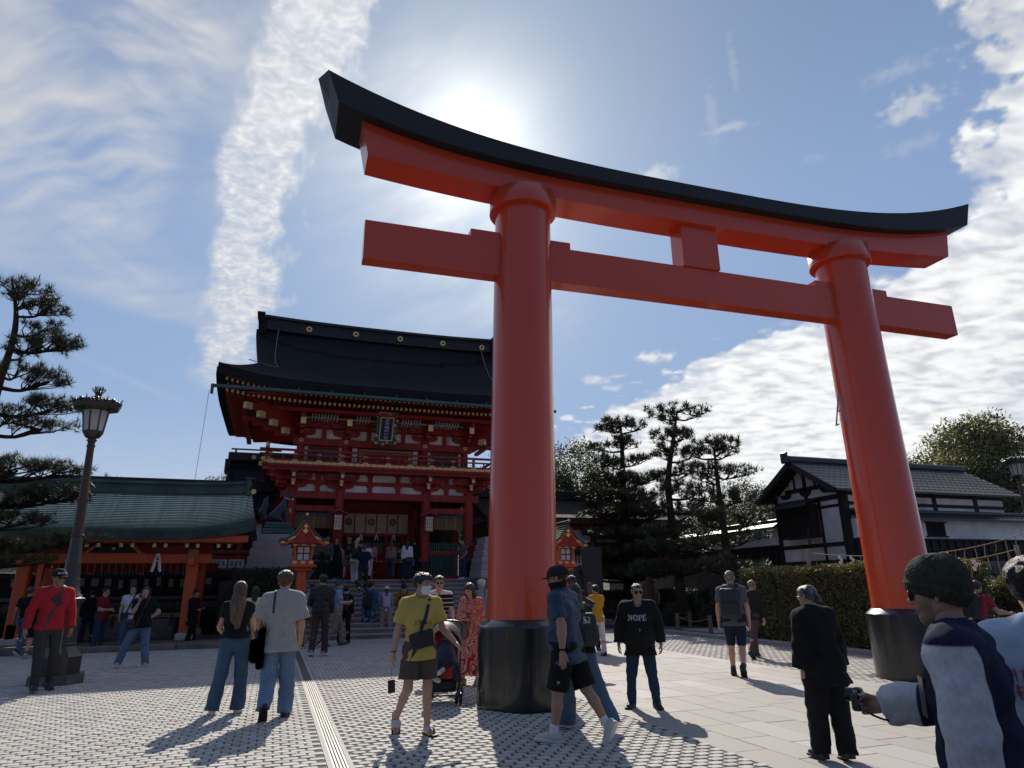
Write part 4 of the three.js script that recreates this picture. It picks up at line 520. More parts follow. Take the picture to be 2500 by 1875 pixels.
{ // dark wall, fence and plants behind
  const mWallStone = [mStoneDark, M('dark rubble', [0.1, 0.096, 0.088], 0.9, { bumpMap: rep(T.soft, 1.5), bumpScale: 0.02 }), M('grey rubble', [0.17, 0.165, 0.15], 0.9, { bumpMap: rep(T.soft, 1.5), bumpScale: 0.02 })];
  const w = tag(new GB().span(-20, -0.02, 0.6, -5.6, 1.34, 1.2).build('retaining_wall', mVoid, scene), 'low dark stone retaining wall behind the copper-roofed pavilion', 'wall'); const r = rng(31);
  for (let y = 0.02, j = 0; j < 3; j++) { const h = 0.42; for (let x = -19 + r(); x < -5.7;) { const l = Math.min(0.6 + r() * 0.5, -5.6 - x); const m = new THREE.Mesh(chamfer(Math.round(l * 20) / 20 - 0.02, h - 0.02, 0.2, 0.03), mWallStone[Math.floor(r() * 3)]); m.name = 'stone_block'; m.position.set(x + l / 2, y + h / 2, 1.2); w.add(m); x += l; } y += h; }
  new GB().span(-20, 1.34, 0.5, -5.6, 1.46, 1.34, 0.02).build('coping', mStoneDark, w);
  const f = thing('iron_fence', 'dark board fence with pale notices above the wall behind the copper-roofed pavilion', 'fence', [-12, 1.46, 0.9]); new GB().span(-7, 0, -0.04, 6.4, 0.7, 0.0).build('board_panel', mVoid, f); const rr = rng(17); for (let i = 0; i < 16; i++) { const n = new GB().box(-1 + i * 0.42, 0.44 + rr() * 0.12, 0.012, 0.14 + rr() * 0.14, 0.2 + rr() * 0.14, 0.012).build('notice', M('faded notice', [0.3, 0.3, 0.29], 0.9), f); } new GB().span(-7, 0.7, -0.06, 6.4, 0.78, 0.06).build('top_rail', mDarkWood, f);
  // amulet stall glimpsed at the end of the pavilion
  const k = thing('amulet_kiosk', 'small orange kiosk with white signs behind the end post of the copper-roofed pavilion', 'kiosk', [-5.95, 1.46, 0.7]);
  new GB().box(0, 0.5, -0.5, 1.7, 0.9, 0.6).build('counter', mRedDark, k); new GB().box(0.06, 0.98, -0.14, 1.5, 0.04, 0.3).build('shelf', mStone, k); new GB().box(0, 1.62, -0.3, 1.8, 0.14, 0.7, { b: 0.02 }).build('canopy', mRed, k);
  for (const x of [-0.42, 0.2]) { const cv = document.createElement('canvas'); cv.width = 64; cv.height = 40; const c = cv.getContext('2d'); c.fillStyle = '#d9d9d4'; c.fillRect(0, 0, 64, 40); c.strokeStyle = '#222'; c.lineWidth = 2; for (const o of [4, 24, 44]) { c.strokeRect(o + 2, 8, 10, 9); c.beginPath(); c.moveTo(o, 22); c.lineTo(o + 15, 22); c.moveTo(o + 7, 4); c.lineTo(o + 7, 32); c.moveTo(o + 2, 31); c.lineTo(o + 7, 24); c.lineTo(o + 13, 31); c.stroke(); } const t = new THREE.CanvasTexture(cv); t.colorSpace = THREE.SRGBColorSpace; const s = new GB().box(x, 1.18, 0.02, 0.56, 0.32, 0.02).build('white_sign', mPlaster, k); const m = new THREE.Mesh(new THREE.PlaneGeometry(0.5, 0.28), new THREE.MeshStandardMaterial({ map: t, roughness: 0.8 })); m.name = 'sign_print'; m.position.set(x, 1.18, 0.033); s.add(m); }
  new GB().box(0.86, 1.1, 0.05, 0.1, 0.5, 0.03).build('paper_strip', mats['white paper'], k); const fx = new GB().prism([[0, 0], [0.3, 0], [0.26, 0.25], [0.4, 0.5], [0.3, 0.66], [0.2, 0.6], [0.02, 0.45], [0.08, 0.2]], 0.03, mtx(-1.15, 0.9, 0.1)).build('cutout_sign', mTeal, k);
}
// ---------- fox statues on stone pedestals ----------
function pedestal(s, label) {
  const p = thing('stone_pedestal', label, 'pedestal', [s * 4.42 - 0.05, 0, 2.55]);
  const tiers = [[0, 1.98, 1.95], [1.98, 2.3, 1.75], [2.3, 2.56, 1.68], [2.56, 2.82, 1.62], [2.82, 3.1, 1.5], [3.1, 3.36, 1.36], [3.36, 3.62, 1.22]]; const r = rng(s + 9);
  tiers.forEach(([y0, y1, w], i) => { const n = i < 3 ? 2 : 1; for (let k = 0; k < n; k++) { const u = i % 2 ? 0.42 : 0.58, x0 = n === 1 ? -w / 2 : k ? -w / 2 + w * u : -w / 2, x1 = n === 1 ? w / 2 : k ? w / 2 : -w / 2 + w * u; new GB().span(x0 + 0.004, y0 + 0.003, -w / 2, x1 - 0.004, y1 - 0.003, w / 2, 0.018).build('stone_block', i === 0 ? mStoneDark : granite([0.36 + r() * 0.06, 0.33 + r() * 0.05, 0.31 + r() * 0.05], { bumpScale: 0.004 }), p); } });
  return p;
}
function foxStatue(s, label) {
  const f = thing('fox_statue', label, 'fox statue', [s * 4.3 - 0.02, 3.62, 2.55], s > 0 ? PI : 0);
  const m = M('dark bronze', [0.035, 0.045, 0.05], 0.5, { bumpMap: rep(T.soft, 1.5), bumpScale: 0.006 });
  const pl = new GB(); pl.box(0, 0.12, 0, 1.15, 0.22, 0.9, { b: 0.04 }); pl.box(0, 0.29, 0, 1.0, 0.1, 0.78, { b: 0.03 }); pl.box(0, 0.4, 0, 0.94, 0.14, 0.7, { b: 0.03 }); pl.build('plinth', mTeal, f);
  const caps = [[[-0.22, 0.66, 0], [-0.1, 0.72, 0], 0.2, 0.2], [[-0.1, 0.75, 0], [0.14, 1.1, 0], 0.2, 0.16], [[0.14, 1.1, 0], [0.24, 1.42, 0], 0.14, 0.1], [[0.24, 1.5, 0], [0.33, 1.52, 0], 0.12, 0.1], [[0.33, 1.5, 0], [0.52, 1.43, 0], 0.07, 0.035]];
  for (const k of [-1, 1]) caps.push([[0.2, 1.05, k * 0.09], [0.3, 0.5, k * 0.11], 0.07, 0.045], [[0.3, 0.5, k * 0.11], [0.4, 0.49, k * 0.11], 0.05, 0.04], [[-0.2, 0.68, k * 0.15], [0.02, 0.62, k * 0.2], 0.16, 0.1], [[0.02, 0.6, k * 0.2], [0.16, 0.5, k * 0.2], 0.07, 0.045], [[0.2, 1.56, k * 0.06], [0.16, 1.76, k * 0.09], 0.05, 0.012]);
  const tail = [[-0.3, 0.6, 0], [-0.52, 0.62, 0], [-0.6, 0.85, 0], [-0.5, 1.1, 0], [-0.52, 1.3, 0], [-0.44, 1.46, 0]], tr = [0.08, 0.11, 0.14, 0.12, 0.08, 0.02]; for (let i = 0; i < 5; i++) caps.push([tail[i], tail[i + 1], tr[i], tr[i + 1]]);
  const sdf = capsuleSDF(caps, 0.05); const body = meshSDF(sdf, [-0.85, 0.4, -0.45], [0.7, 1.9, 0.45], 0.024); const o = new THREE.Mesh(boxUV(body), m); o.name = 'body'; f.add(o);
  const bib = new GB(); bib.sheet([[[0.27, 1.36, -0.15], [0.33, 1.36, 0], [0.27, 1.36, 0.15]], [[0.36, 1.2, -0.17], [0.42, 1.2, 0], [0.36, 1.2, 0.17]], [[0.37, 1.02, -0.14], [0.43, 1.0, 0], [0.37, 1.02, 0.14]]]); const bo = bib.build('red_bib', M('red cloth', [0.5, 0.02, 0.015], 0.85, { side: THREE.DoubleSide }), f); const hem = new GB(); hem.sheet([[[0.37, 1.02, -0.14], [0.43, 1.0, 0], [0.37, 1.02, 0.14]], [[0.37, 0.88, -0.13], [0.43, 0.84, 0], [0.37, 0.88, 0.13]]]); hem.build('white_hem', M('white cloth', [0.72, 0.7, 0.68], 0.9, { side: THREE.DoubleSide }), bo);
  new GB().tube([[0.16, 1.42, 0.1], [0.27, 1.36, 0.15], [0.34, 1.36, 0], [0.27, 1.36, -0.15], [0.16, 1.42, -0.1]], 0.02, 6, 20).sph(0.45, 1.37, 0, 0.045).build('neck_cord', mats['white cloth'], f);
}
// ---------- orange standing lanterns ----------
function standingLantern(x, z, label, turn) {
  const l = thing('standing_lantern', label, 'lantern', [x, 0, z], turn);
  new GB().box(0, 1.15, 0, 0.3, 2.3, 0.3, { b: 0.03 }).build('post', mOrange, l); new GB().box(0, 0.12, 0, 0.6, 0.24, 0.6, { b: 0.04 }).build('post_base', mStone, l);
  new GB().box(0, 2.36, 0, 0.86, 0.09, 0.7, { b: 0.03 }).box(0, 2.26, 0, 0.6, 0.12, 0.5, { b: 0.05 }).build('platform', mOrange, l);
  for (const k of [-1, 1]) new GB().prism([[0.14, 0], [0.2, -0.32], [0.26, -0.2], [0.4, 0.02], [0.4, 0.06], [0.14, 0.06]].map(([a, b]) => [a * k, b]), 0.08, mtx(0, 2.2, -0.04)).build('leaf_bracket', mTeal, l);
  const b = new GB(); b.box(0, 2.47, 0, 0.62, 0.13, 0.5, { b: 0.015 }); b.box(0, 3.02, 0, 0.68, 0.07, 0.54, { b: 0.01 }); for (const i of [-1, 1]) for (const j of [-1, 1]) b.bar([i * 0.24, 2.5, j * 0.19], [i * 0.29, 3.02, j * 0.23], 0.07, 0.07); b.build('frame', mOrange, l);
  const gp = new GB(); for (const i of [-1, 0, 1]) gp.box(i * 0.26, 2.47, 0.255, 0.13, 0.11, 0.01, { b: 0.004 }); for (const i of [-1, 0, 1]) gp.box(i * 0.28, 3.02, 0.275, 0.14, 0.05, 0.01); gp.build('gilt_plate', mGoldPale, l);
  new GB().box(0, 2.76, 0, 0.4, 0.46, 0.32).build('paper_pane', M('pale pane', [0.6, 0.58, 0.56], 0.5), l);
  const mu = new GB(); for (const k of [-1, 0, 1]) mu.box(k * 0.2, 2.76, 0.17, 0.03, 0.46, 0.02); for (const k of [-1, 0, 1]) mu.box(0, 2.76 + k * 0.22, 0.17, 0.43, 0.03, 0.02); mu.build('muntin', mDarkWood, l);
  const roofY = (t) => 3.9 - 0.72 * (1 - Math.pow(1 - t, 1.9)) * 0.98 - 0.02 * t, rows = (dy) => { const R = []; for (let i = 0; i <= 24; i++) { const s = i / 12 - 1, t = Math.abs(s), lift = 0.05 * Math.pow(t, 6); R.push([[s * 0.76, roofY(t) + dy + lift, 0.52], [s * 0.76, roofY(t) + dy + lift, -0.52]]); } return R; };
  const a = rows(0), c = rows(-0.09), g = new GB(); g.sheet(a); g.sheet(c, true); g.sheet([a.map((q) => q[0]), c.map((q) => q[0])]); g.sheet([c.map((q) => q[1]), a.map((q) => q[1])]); g.quads([[a[0][0], a[0][1], c[0][1], c[0][0]], [a[24][1], a[24][0], c[24][0], c[24][1]]]); const rf = g.build('roof', mCopperDark, l);
  const tl = new GB(); for (let i = 1; i < 12; i++) for (const k of [-1, 1]) { const s = i / 12.4; tl.tube([[k * s * 0.76, roofY(s) + 0.012, -0.5], [k * s * 0.76, roofY(s) + 0.012, 0.5]], 0.014, 5, 2); } tl.build('roof_ribs', mCopper, rf).userData.kind = 'stuff';
  new GB().box(0, 3.93, 0, 0.1, 0.12, 1.14, { b: 0.02 }).build('ridge', mCopperDark, rf); new GB().box(0, 3.98, 0.58, 0.08, 0.08, 0.02, { rz: PI / 4 }).build('gilt_tip', mGoldPale, rf);
  const be = rows(-0.1).map((q, i) => { const e = Math.abs(i / 12 - 1); return [[q[0][0] * 0.94, q[0][1], 0.47], [q[0][0] * 0.94, q[0][1] - 0.1, 0.47]]; }); new GB().sheet(be).sheet(be.map((q) => q.map((v) => [v[0], v[1], -0.47])), true).build('bargeboard', mOrange, l); new GB().prism([[-0.6, 3.06], [0.6, 3.06], [0.3, 3.3], [0, 3.72], [-0.3, 3.3]], 0.06, mtx(0, 0, 0.38)).box(0, 3.1, 0, 1.25, 0.08, 0.8, { b: 0.02 }).build('gable', mRed, l);
  const gg = new GB(); for (const k of [-1, 1]) { gg.box(k * 0.42, 3.22, 0.485, 0.24, 0.05, 0.012, { rz: -k * 0.42 }); gg.box(k * 0.68, 3.09, 0.485, 0.14, 0.05, 0.012, { rz: -k * 0.1 }); } gg.box(0, 3.6, 0.485, 0.1, 0.1, 0.012, { rz: PI / 4 }).box(0, 3.46, 0.46, 0.13, 0.13, 0.02, { rz: PI / 4 }); gg.build('gilt_trim', mGold, l);
  new GB().add(new THREE.SphereGeometry(0.26, 16, 8, 0, PI * 2, 0, PI / 2), mtx(0, 3.04, 0.3).scale(V(1, 0.45, 0.3))).build('lunette', mCopperDark, l);
}
standingLantern(-3.46, 6.4, 'orange lantern with green gabled roof left of the stairs, behind the black-capped man', 0.03);
standingLantern(5.92, 6.2, 'orange lantern with green gabled roof half hidden by the near torii pillar', 0.0);
// ---------- cast iron street lamps ----------
const mIron = M('dark painted iron', [0.03, 0.027, 0.024], 0.34, { clearcoat: 0.3, clearcoatRoughness: 0.3, bumpMap: rep(T.soft, 2), bumpScale: 0.002 });
const mIronBrown = M('brown painted iron', [0.06, 0.034, 0.024], 0.45, { bumpMap: rep(T.soft, 2), bumpScale: 0.002 });
function streetLamp(x, y, z, label, tilt, turn, group) {
  const l = thing('street_lamp', label, 'street lamp', [x, y, z], turn); l.rotation.z = tilt; l.scale.set(0.78, 0.838, 0.78);
  const oct = (pts) => new THREE.LatheGeometry(pts.map((p) => new THREE.Vector2(...p)), 8).toNonIndexed();
  const flat = (g) => { g.computeVertexNormals(); return g; };
  const R8 = new THREE.Matrix4().makeRotationY(PI / 8);
  new GB().add(flat(oct([[0, 0.0], [0.62, 0], [0.62, 0.19], [0.0, 0.19]])), R8).build('stone_step', mStoneDark, l);
  new GB().add(flat(oct([[0.5, 0.19], [0.51, 0.56], [0.49, 0.6], [0.335, 0.78], [0.335, 0.8], [0.35, 0.81], [0.35, 0.83], [0.33, 0.85], [0.29, 1.62], [0.34, 1.68], [0.4, 1.76], [0.4, 1.8], [0.3, 1.84]])), R8).build('pedestal', mIron, l);
  new GB().lathe([[0.3, 1.83], [0.29, 1.88], [0.235, 1.93], [0.25, 1.97], [0.22, 2.0], [0.2, 2.2], [0.205, 2.24], [0.185, 2.26], [0.17, 2.6], [0.18, 2.63], [0.16, 2.66], [0.135, 3.05], [0.125, 3.2]], 0, 0, 0, 24).build('lower_shaft', mIron, l);
  const sh = new GB(); sh.lathe([[0.125, 3.2], [0.15, 3.22], [0.15, 3.25], [0.118, 3.27], [0.1, 4.0], [0.125, 4.02], [0.13, 4.12], [0.1, 4.16], [0.085, 5.35], [0.1, 5.37], [0.105, 5.41], [0.085, 5.43], [0.09, 5.5], [0.13, 5.53], [0.1, 5.56], [0.1, 5.6]], 0, 0, 0, 16); for (let k = 0; k < 8; k++) { const a = k * PI / 4; sh.rod([Math.cos(a) * 0.11, 3.3, Math.sin(a) * 0.11], [Math.cos(a) * 0.094, 3.98, Math.sin(a) * 0.094], 0.012, 0.012, 5); } sh.build('upper_shaft', mIronBrown, l);
  const fr = new GB(); fr.add(flat(oct([[0.08, 5.58], [0.16, 5.6], [0.2, 5.64], [0.25, 5.72], [0.25, 5.75], [0.2, 5.75]])), R8); for (let k = 0; k < 8; k++) { const a = k * PI / 4 + PI / 8; fr.bar([Math.sin(a) * 0.24, 5.73, Math.cos(a) * 0.24], [Math.sin(a) * 0.32, 6.28, Math.cos(a) * 0.32], 0.035, 0.03); } fr.add(flat(oct([[0.255, 5.72], [0.262, 5.76], [0.235, 5.76]])), R8); fr.build('lantern_frame', mIron, l);
  for (let k = 0; k < 8; k++) { const a0 = k * PI / 4 + PI / 8 + 0.06, a1 = a0 + PI / 4 - 0.12, q = (a, r, yy) => [Math.sin(a) * r, yy, Math.cos(a) * r]; new GB().quads([[q(a0, 0.225, 5.76), q(a1, 0.225, 5.76), q(a1, 0.305, 6.28), q(a0, 0.305, 6.28)]]).build('frosted_pane', M('frosted glass', [0.62, 0.61, 0.58], 0.55, { transmission: 0.35, side: THREE.DoubleSide }), l); }
  const rf = new GB().add(flat(oct([[0.3, 6.26], [0.34, 6.29], [0.55, 6.32], [0.6, 6.42], [0.57, 6.46], [0.3, 6.58], [0.1, 6.66], [0, 6.67]])), R8).build('roof', mIron, l);
  const cr = new GB(), r = rng(12); for (let k = 0; k < 8; k++) { const a = k * PI / 4 + PI / 8; cr.rod([Math.sin(a) * 0.58, 6.44, Math.cos(a) * 0.58], [Math.sin(a) * 0.64, 6.58, Math.cos(a) * 0.64], 0.03, 0.006, 6); for (let j = 0; j < 5; j++) { const t = (j + 0.5) / 5, b = a + PI / 4, x = lerp(Math.sin(a), Math.sin(b), t) * 0.56, zz = lerp(Math.cos(a), Math.cos(b), t) * 0.56, h = j === 2 ? 0.06 : 0.03; cr.sph(x, 6.46 + h * 0.6, zz, 0.035 + (j === 2) * 0.02, [1, 1.1, 1], 7); } } cr.build('roof_cresting', mIron, rf).userData.kind = 'stuff';
  const fi = new GB(); fi.sph(0, 6.72, 0, 0.09, [1, 0.9, 1]); for (let k = 0; k < 18; k++) { const a = k * PI / 9; for (const [e, hh] of [[0.16, 0.1], [0.1, 0.15]]) fi.tube([[0, 6.74, 0], [Math.sin(a + e) * e * 0.8, 6.77, Math.cos(a + e) * e * 0.8], [Math.sin(a + e) * e, 6.76 + hh, Math.cos(a + e) * e]], 0.007, 4, 4); } fi.build('flame_finial', mIron, rf);
  return l;
}
streetLamp(-8.0, 0, 14.25, 'tall dark iron street lamp with crowned eight-sided lantern beside the man in red', rad(1.3), 0.2);
{ const l = streetLamp(22.6, 0.72, 12.0, 'dark iron street lamp in front of the leafy tree at the far edge of the white wall', rad(-1.5), 0.3); const s = new GB().box(0.25, 4.6, 0.12, 0.5, 0.5, 0.12, { b: 0.06 }).build('loudspeaker', M('grey plastic', [0.32, 0.33, 0.34], 0.5), l); new GB().cyl(0.3, 4.6, 0.19, 0.16, 0.16, 0.03, 20, { rx: PI / 2, mid: true }).build('speaker_mesh', mIron, s); }
pedestal(-1, 'tiered stone pedestal under the fox statue with the red bib, beside the orange lantern'); pedestal(1, 'tiered stone pedestal at the far side of the stairs, partly behind the near torii pillar');
foxStatue(-1, 'dark seated fox statue with a red bib on the tiered pedestal beside the orange lantern');

// ---------- tile-capped walls, storehouse, garden on the far side ----------
const mTile = M('smoked roof tile', [0.05, 0.052, 0.056], 0.42, { bumpMap: rep(T.grit, 2), bumpScale: 0.002 });
const mTimber = M('charred timber', [0.018, 0.016, 0.015], 0.75, { bumpMap: rep(T.grain, 1), bumpScale: 0.004 });
const mWhite = M('lime plaster', [0.72, 0.72, 0.74], 0.88, { bumpMap: rep(T.soft, 0.5), bumpScale: 0.003, map: rep(T.mottle, 0.2) });
const mBamboo = M('grey bamboo', [0.24, 0.22, 0.19], 0.55, { bumpMap: rep(T.grain, 2), bumpScale: 0.002 });
const mStraw = M('straw cord', [0.34, 0.26, 0.14], 0.9);
const ribGeo = (() => { const g = new THREE.CylinderGeometry(0.06, 0.06, 1, 7, 1, true, -PI / 2, PI); g.rotateX(PI / 2); return g.toNonIndexed(); })(); // half round, runs along z, opens downward
function tileSlope(o, parent, a, b, down, ribs, name) { // ridge line a->b, vector down the slope
  const g = new GB(), A = V(...a), B = V(...b), D = V(...down); g.quads([[A.toArray(), B.toArray(), B.clone().add(D).toArray(), A.clone().add(D).toArray()], [A.clone().add(V(0, -0.09, 0)).toArray(), A.clone().add(D).add(V(0, -0.09, 0)).toArray(), B.clone().add(D).add(V(0, -0.09, 0)).toArray(), B.clone().add(V(0, -0.09, 0)).toArray()], [A.clone().add(D).toArray(), B.clone().add(D).toArray(), B.clone().add(D).add(V(0, -0.09, 0)).toArray(), A.clone().add(D).add(V(0, -0.09, 0)).toArray()]]);
  const base = g.build(name, mTile, parent), n = Math.max(2, Math.round(A.distanceTo(B) / ribs)), L = D.length(), cs = Math.max(1, Math.round(L / 0.32)), up = B.clone().sub(A).cross(D).normalize(); if (up.y < 0) up.negate();
  const im = new THREE.InstancedMesh(ribGeo, mTile, n * cs), dz = D.clone().normalize(), dx = up.clone().cross(dz); let k = 0;
  for (let i = 0; i < n; i++) for (let j = 0; j < cs; j++) { const p = A.clone().lerp(B, (i + 0.5) / n).addScaledVector(D, (j + 0.5) / cs).addScaledVector(up, 0.008 + 0.012 * (j % 1)); const m = new THREE.Matrix4().makeBasis(dx, up.clone().multiplyScalar(0.8), dz.clone().multiplyScalar(L / cs * 1.02)); m.multiply(new THREE.Matrix4().makeRotationX(0.035)); m.setPosition(p); im.setMatrixAt(k++, m); }
  im.name = 'tile_ribs'; im.userData.kind = 'stuff'; base.add(im); return base;
}
{ // stone embankment
  const e = structure(new GB().span(17.02, -0.02, -12, 40, 2.42, 9.2).build('stone_embankment', mStoneDark, scene)); const r = rng(41);
  for (let y = 0, j = 0; j < 5; j++) { const h = 0.46; for (let x = 17.4; x < 30;) { const l = 0.6 + r() * 0.5; const m = new THREE.Mesh(chamfer(Math.round(l * 10) / 10, h - 0.03, 0.26, 0.07), r() < 0.4 ? mats['grey rubble'] : mats['dark rubble']); m.name = 'stone_block'; m.position.set(x + l / 2, y + h / 2 + (r() - 0.5) * 0.04, 9.22); m.rotation.z = (r() - 0.5) * 0.06; e.add(m); x += l + 0.02; } y += h; }
}
function cappedWall(label, len, pos, turn, win) { // local x along the wall, +z outwards
  const w = thing('capped_wall', label, 'wall', pos, turn);
  new GB().span(0, 0.85, -0.2, len, 1.62, 0).build('plaster_band', mWhite, w); new GB().span(0, 0, -0.2, len, 0.85, -0.06).build('lower_boards', mTimber, w);
  for (let x = 0.2; x < len; x += 0.46) { if (x > 24) break; new GB().box(x, 0.42, -0.03, 0.06, 0.84, 0.05).build('upright', mTimber, w); } new GB().span(0, 0.8, -0.08, len, 0.87, 0.03).span(0, 0.4, -0.06, len, 0.45, 0.0).build('rail', mTimber, w);
  tileSlope(w, w, [0, 1.92, -0.1], [len, 1.92, -0.1], [0, -0.26, 0.46], 0.3, 'tile_roof'); tileSlope(w, w, [0, 1.92, -0.1], [len, 1.92, -0.1], [0, -0.26, -0.46], 0.3, 'tile_roof'); new GB().span(0, 1.88, -0.2, len, 2.02, 0.0, 0.03).build('ridge', mTile, w);
  if (win) { const f = new GB().span(win - 0.52, 0.98, -0.02, win + 0.52, 1.5, 0.015).build('lattice_window', mVoid, w); for (let x = -0.48; x < 0.5; x += 0.1) new GB().box(win + x, 1.24, 0.03, 0.035, 0.52, 0.03).build('bar', mTimber, f); new GB().span(win - 0.6, 0.92, 0.0, win + 0.6, 0.98, 0.07).span(win - 0.6, 1.5, 0, win + 0.6, 1.55, 0.07).build('frame', mTimber, f); }
  return w;
}
cappedWall('long white plaster wall with tiled coping and latticed opening at the far end of the hedge', 22, [17.2, 2.45, 9.1], 0, 4.2);
cappedWall('white tile-capped wall running back behind the clipped pines', 13, [17, 2.42, -8], -PI / 2);
{
  const h = thing('white_storehouse', 'white plaster storehouse with black timber framing and tiled gable roof beside the far torii pillar', 'house', [17, 2.42, 6.9]);
  new GB().prism([[-1.95, 0], [1.95, 0], [1.95, 2.75], [0, 4.1], [-1.95, 2.75]], 9, new THREE.Matrix4().makeRotationY(PI / 2)).build('plaster_wall', mWhite, h);
  // gable frame, each member proud of the plaster
  const bar = (z0, y0, z1, y1, name = 'timber') => new GB().span(-0.05, y0, z0, 0.05, y1, z1, 0.008).build(name, mTimber, h);
  bar(1.72, 0, 1.98, 2.95, 'corner_post'); bar(-1.98, 0, -1.76, 2.9, 'corner_post'); bar(0.62, 0, 0.74, 2.5, 'post'); bar(-1.72, 2.46, 1.7, 2.66, 'beam'); bar(-1.72, 2.16, 1.7, 2.27, 'beam'); bar(0.74, 0.62, 1.72, 0.78, 'rail'); bar(-1.76, 0.62, 0.62, 0.78, 'rail'); bar(-1.2, 2.98, 1.2, 3.16, 'collar_beam'); bar(-0.09, 2.66, 0.09, 4.0, 'king_post'); bar(-1.9, 0, 1.9, 0.1, 'sill_beam'); bar(0.55, 3.16, 0.64, 3.65, 'gable_post'); bar(-0.64, 3.16, -0.55, 3.65, 'gable_post');
  for (const z of [0, 1.2, -1.2]) new GB().prism([[-0.34, 0], [0.34, 0], [0.3, -0.12], [0.16, -0.2], [-0.16, -0.2], [-0.3, -0.12]], 0.09, new THREE.Matrix4().makeRotationY(-PI / 2).setPosition(0.045, 2.98, z)).build('scroll_bracket', mTimber, h);
  // side wall framing
  for (const x of [0.03, 2.4, 4.8, 7.2]) new GB().span(x, 0, 1.9, x + 0.2, 2.8, 2.0).build('side_post', mTimber, h); for (const y of [0.62, 2.2, 2.6]) new GB().span(0.23, y, 1.9, 9, y + 0.14, 1.985).build('side_rail', mTimber, h);
  const bw = new GB().span(-0.5, 1.06, -1.25, -0.06, 2.36, 0.6).build('bay_window', mVoid, h); for (let z = -1.2; z < 0.6; z += 0.13) new GB().box(-0.53, 1.7, z, 0.04, 1.3, 0.05).build('bar', mTimber, bw); new GB().span(-0.56, 1.02, -1.28, -0.04, 1.1, 0.63).span(-0.56, 1.7, -1.28, -0.5, 1.76, 0.63).build('frame', mTimber, bw); new GB().span(-0.54, 0.72, 0.32, -0.48, 1.4, 0.44).build('hanging_board', M('weathered board', [0.12, 0.09, 0.075], 0.85), bw);
  tileSlope(h, bw, [0, 2.66, -1.5], [0, 2.66, 0.8], [-0.85, -0.3, 0], 0.22, 'window_roof');
  for (const s of [-1, 1]) tileSlope(h, h, [-0.75, 4.28, 0], [9.6, 4.28, 0], [0, -1.5, s * 2.45], 0.3, 'tile_roof');
  const rd = new GB().span(-0.85, 4.22, -0.16, 9.6, 4.48, 0.16, 0.05).build('ridge', mTile, h); new GB().box(-0.9, 4.4, 0, 0.14, 0.5, 0.42, { b: 0.06 }).build('ridge_end', mTile, rd);
  for (const s of [-1, 1]) { new GB().bar([-0.72, 4.13, 0], [-0.72, 2.72, s * 2.32], 0.1, 0.24).build('bargeboard', mTimber, h); for (let k = 0; k < 3; k++) new GB().bar([-0.6 + k * 0.22, 4.05, 0], [-0.6 + k * 0.22, 2.68, s * 2.3], 0.07, 0.09).build('rafter', mTimber, h); for (const y of [3.4, 2.75]) { const z = s * (4.1 - y) * 1.44; new GB().bar([-0.7, y, z], [0.1, y, z], 0.12, 0.14).build('purlin', mTimber, h); } }
}
{ // dwelling roofs behind the wall
  const h = thing('tiled_house', 'tiled house roof rising behind the long white wall, below the leafy tree', 'house', [29, 0, 0]);
  new GB().span(-2.2, 0, -3, 6, 5.6, 2.2).build('wall', mTimber, h); tileSlope(h, h, [-3, 7.5, -0.4], [6, 7.5, -0.4], [0, -1.9, 3.2], 0.34, 'tile_roof'); tileSlope(h, h, [-3, 7.5, -0.4], [6, 7.5, -0.4], [0, -1.9, -3.2], 0.34, 'tile_roof'); new GB().span(-3.1, 7.42, -0.6, 6, 7.75, -0.2, 0.05).build('ridge', mTile, h);
}
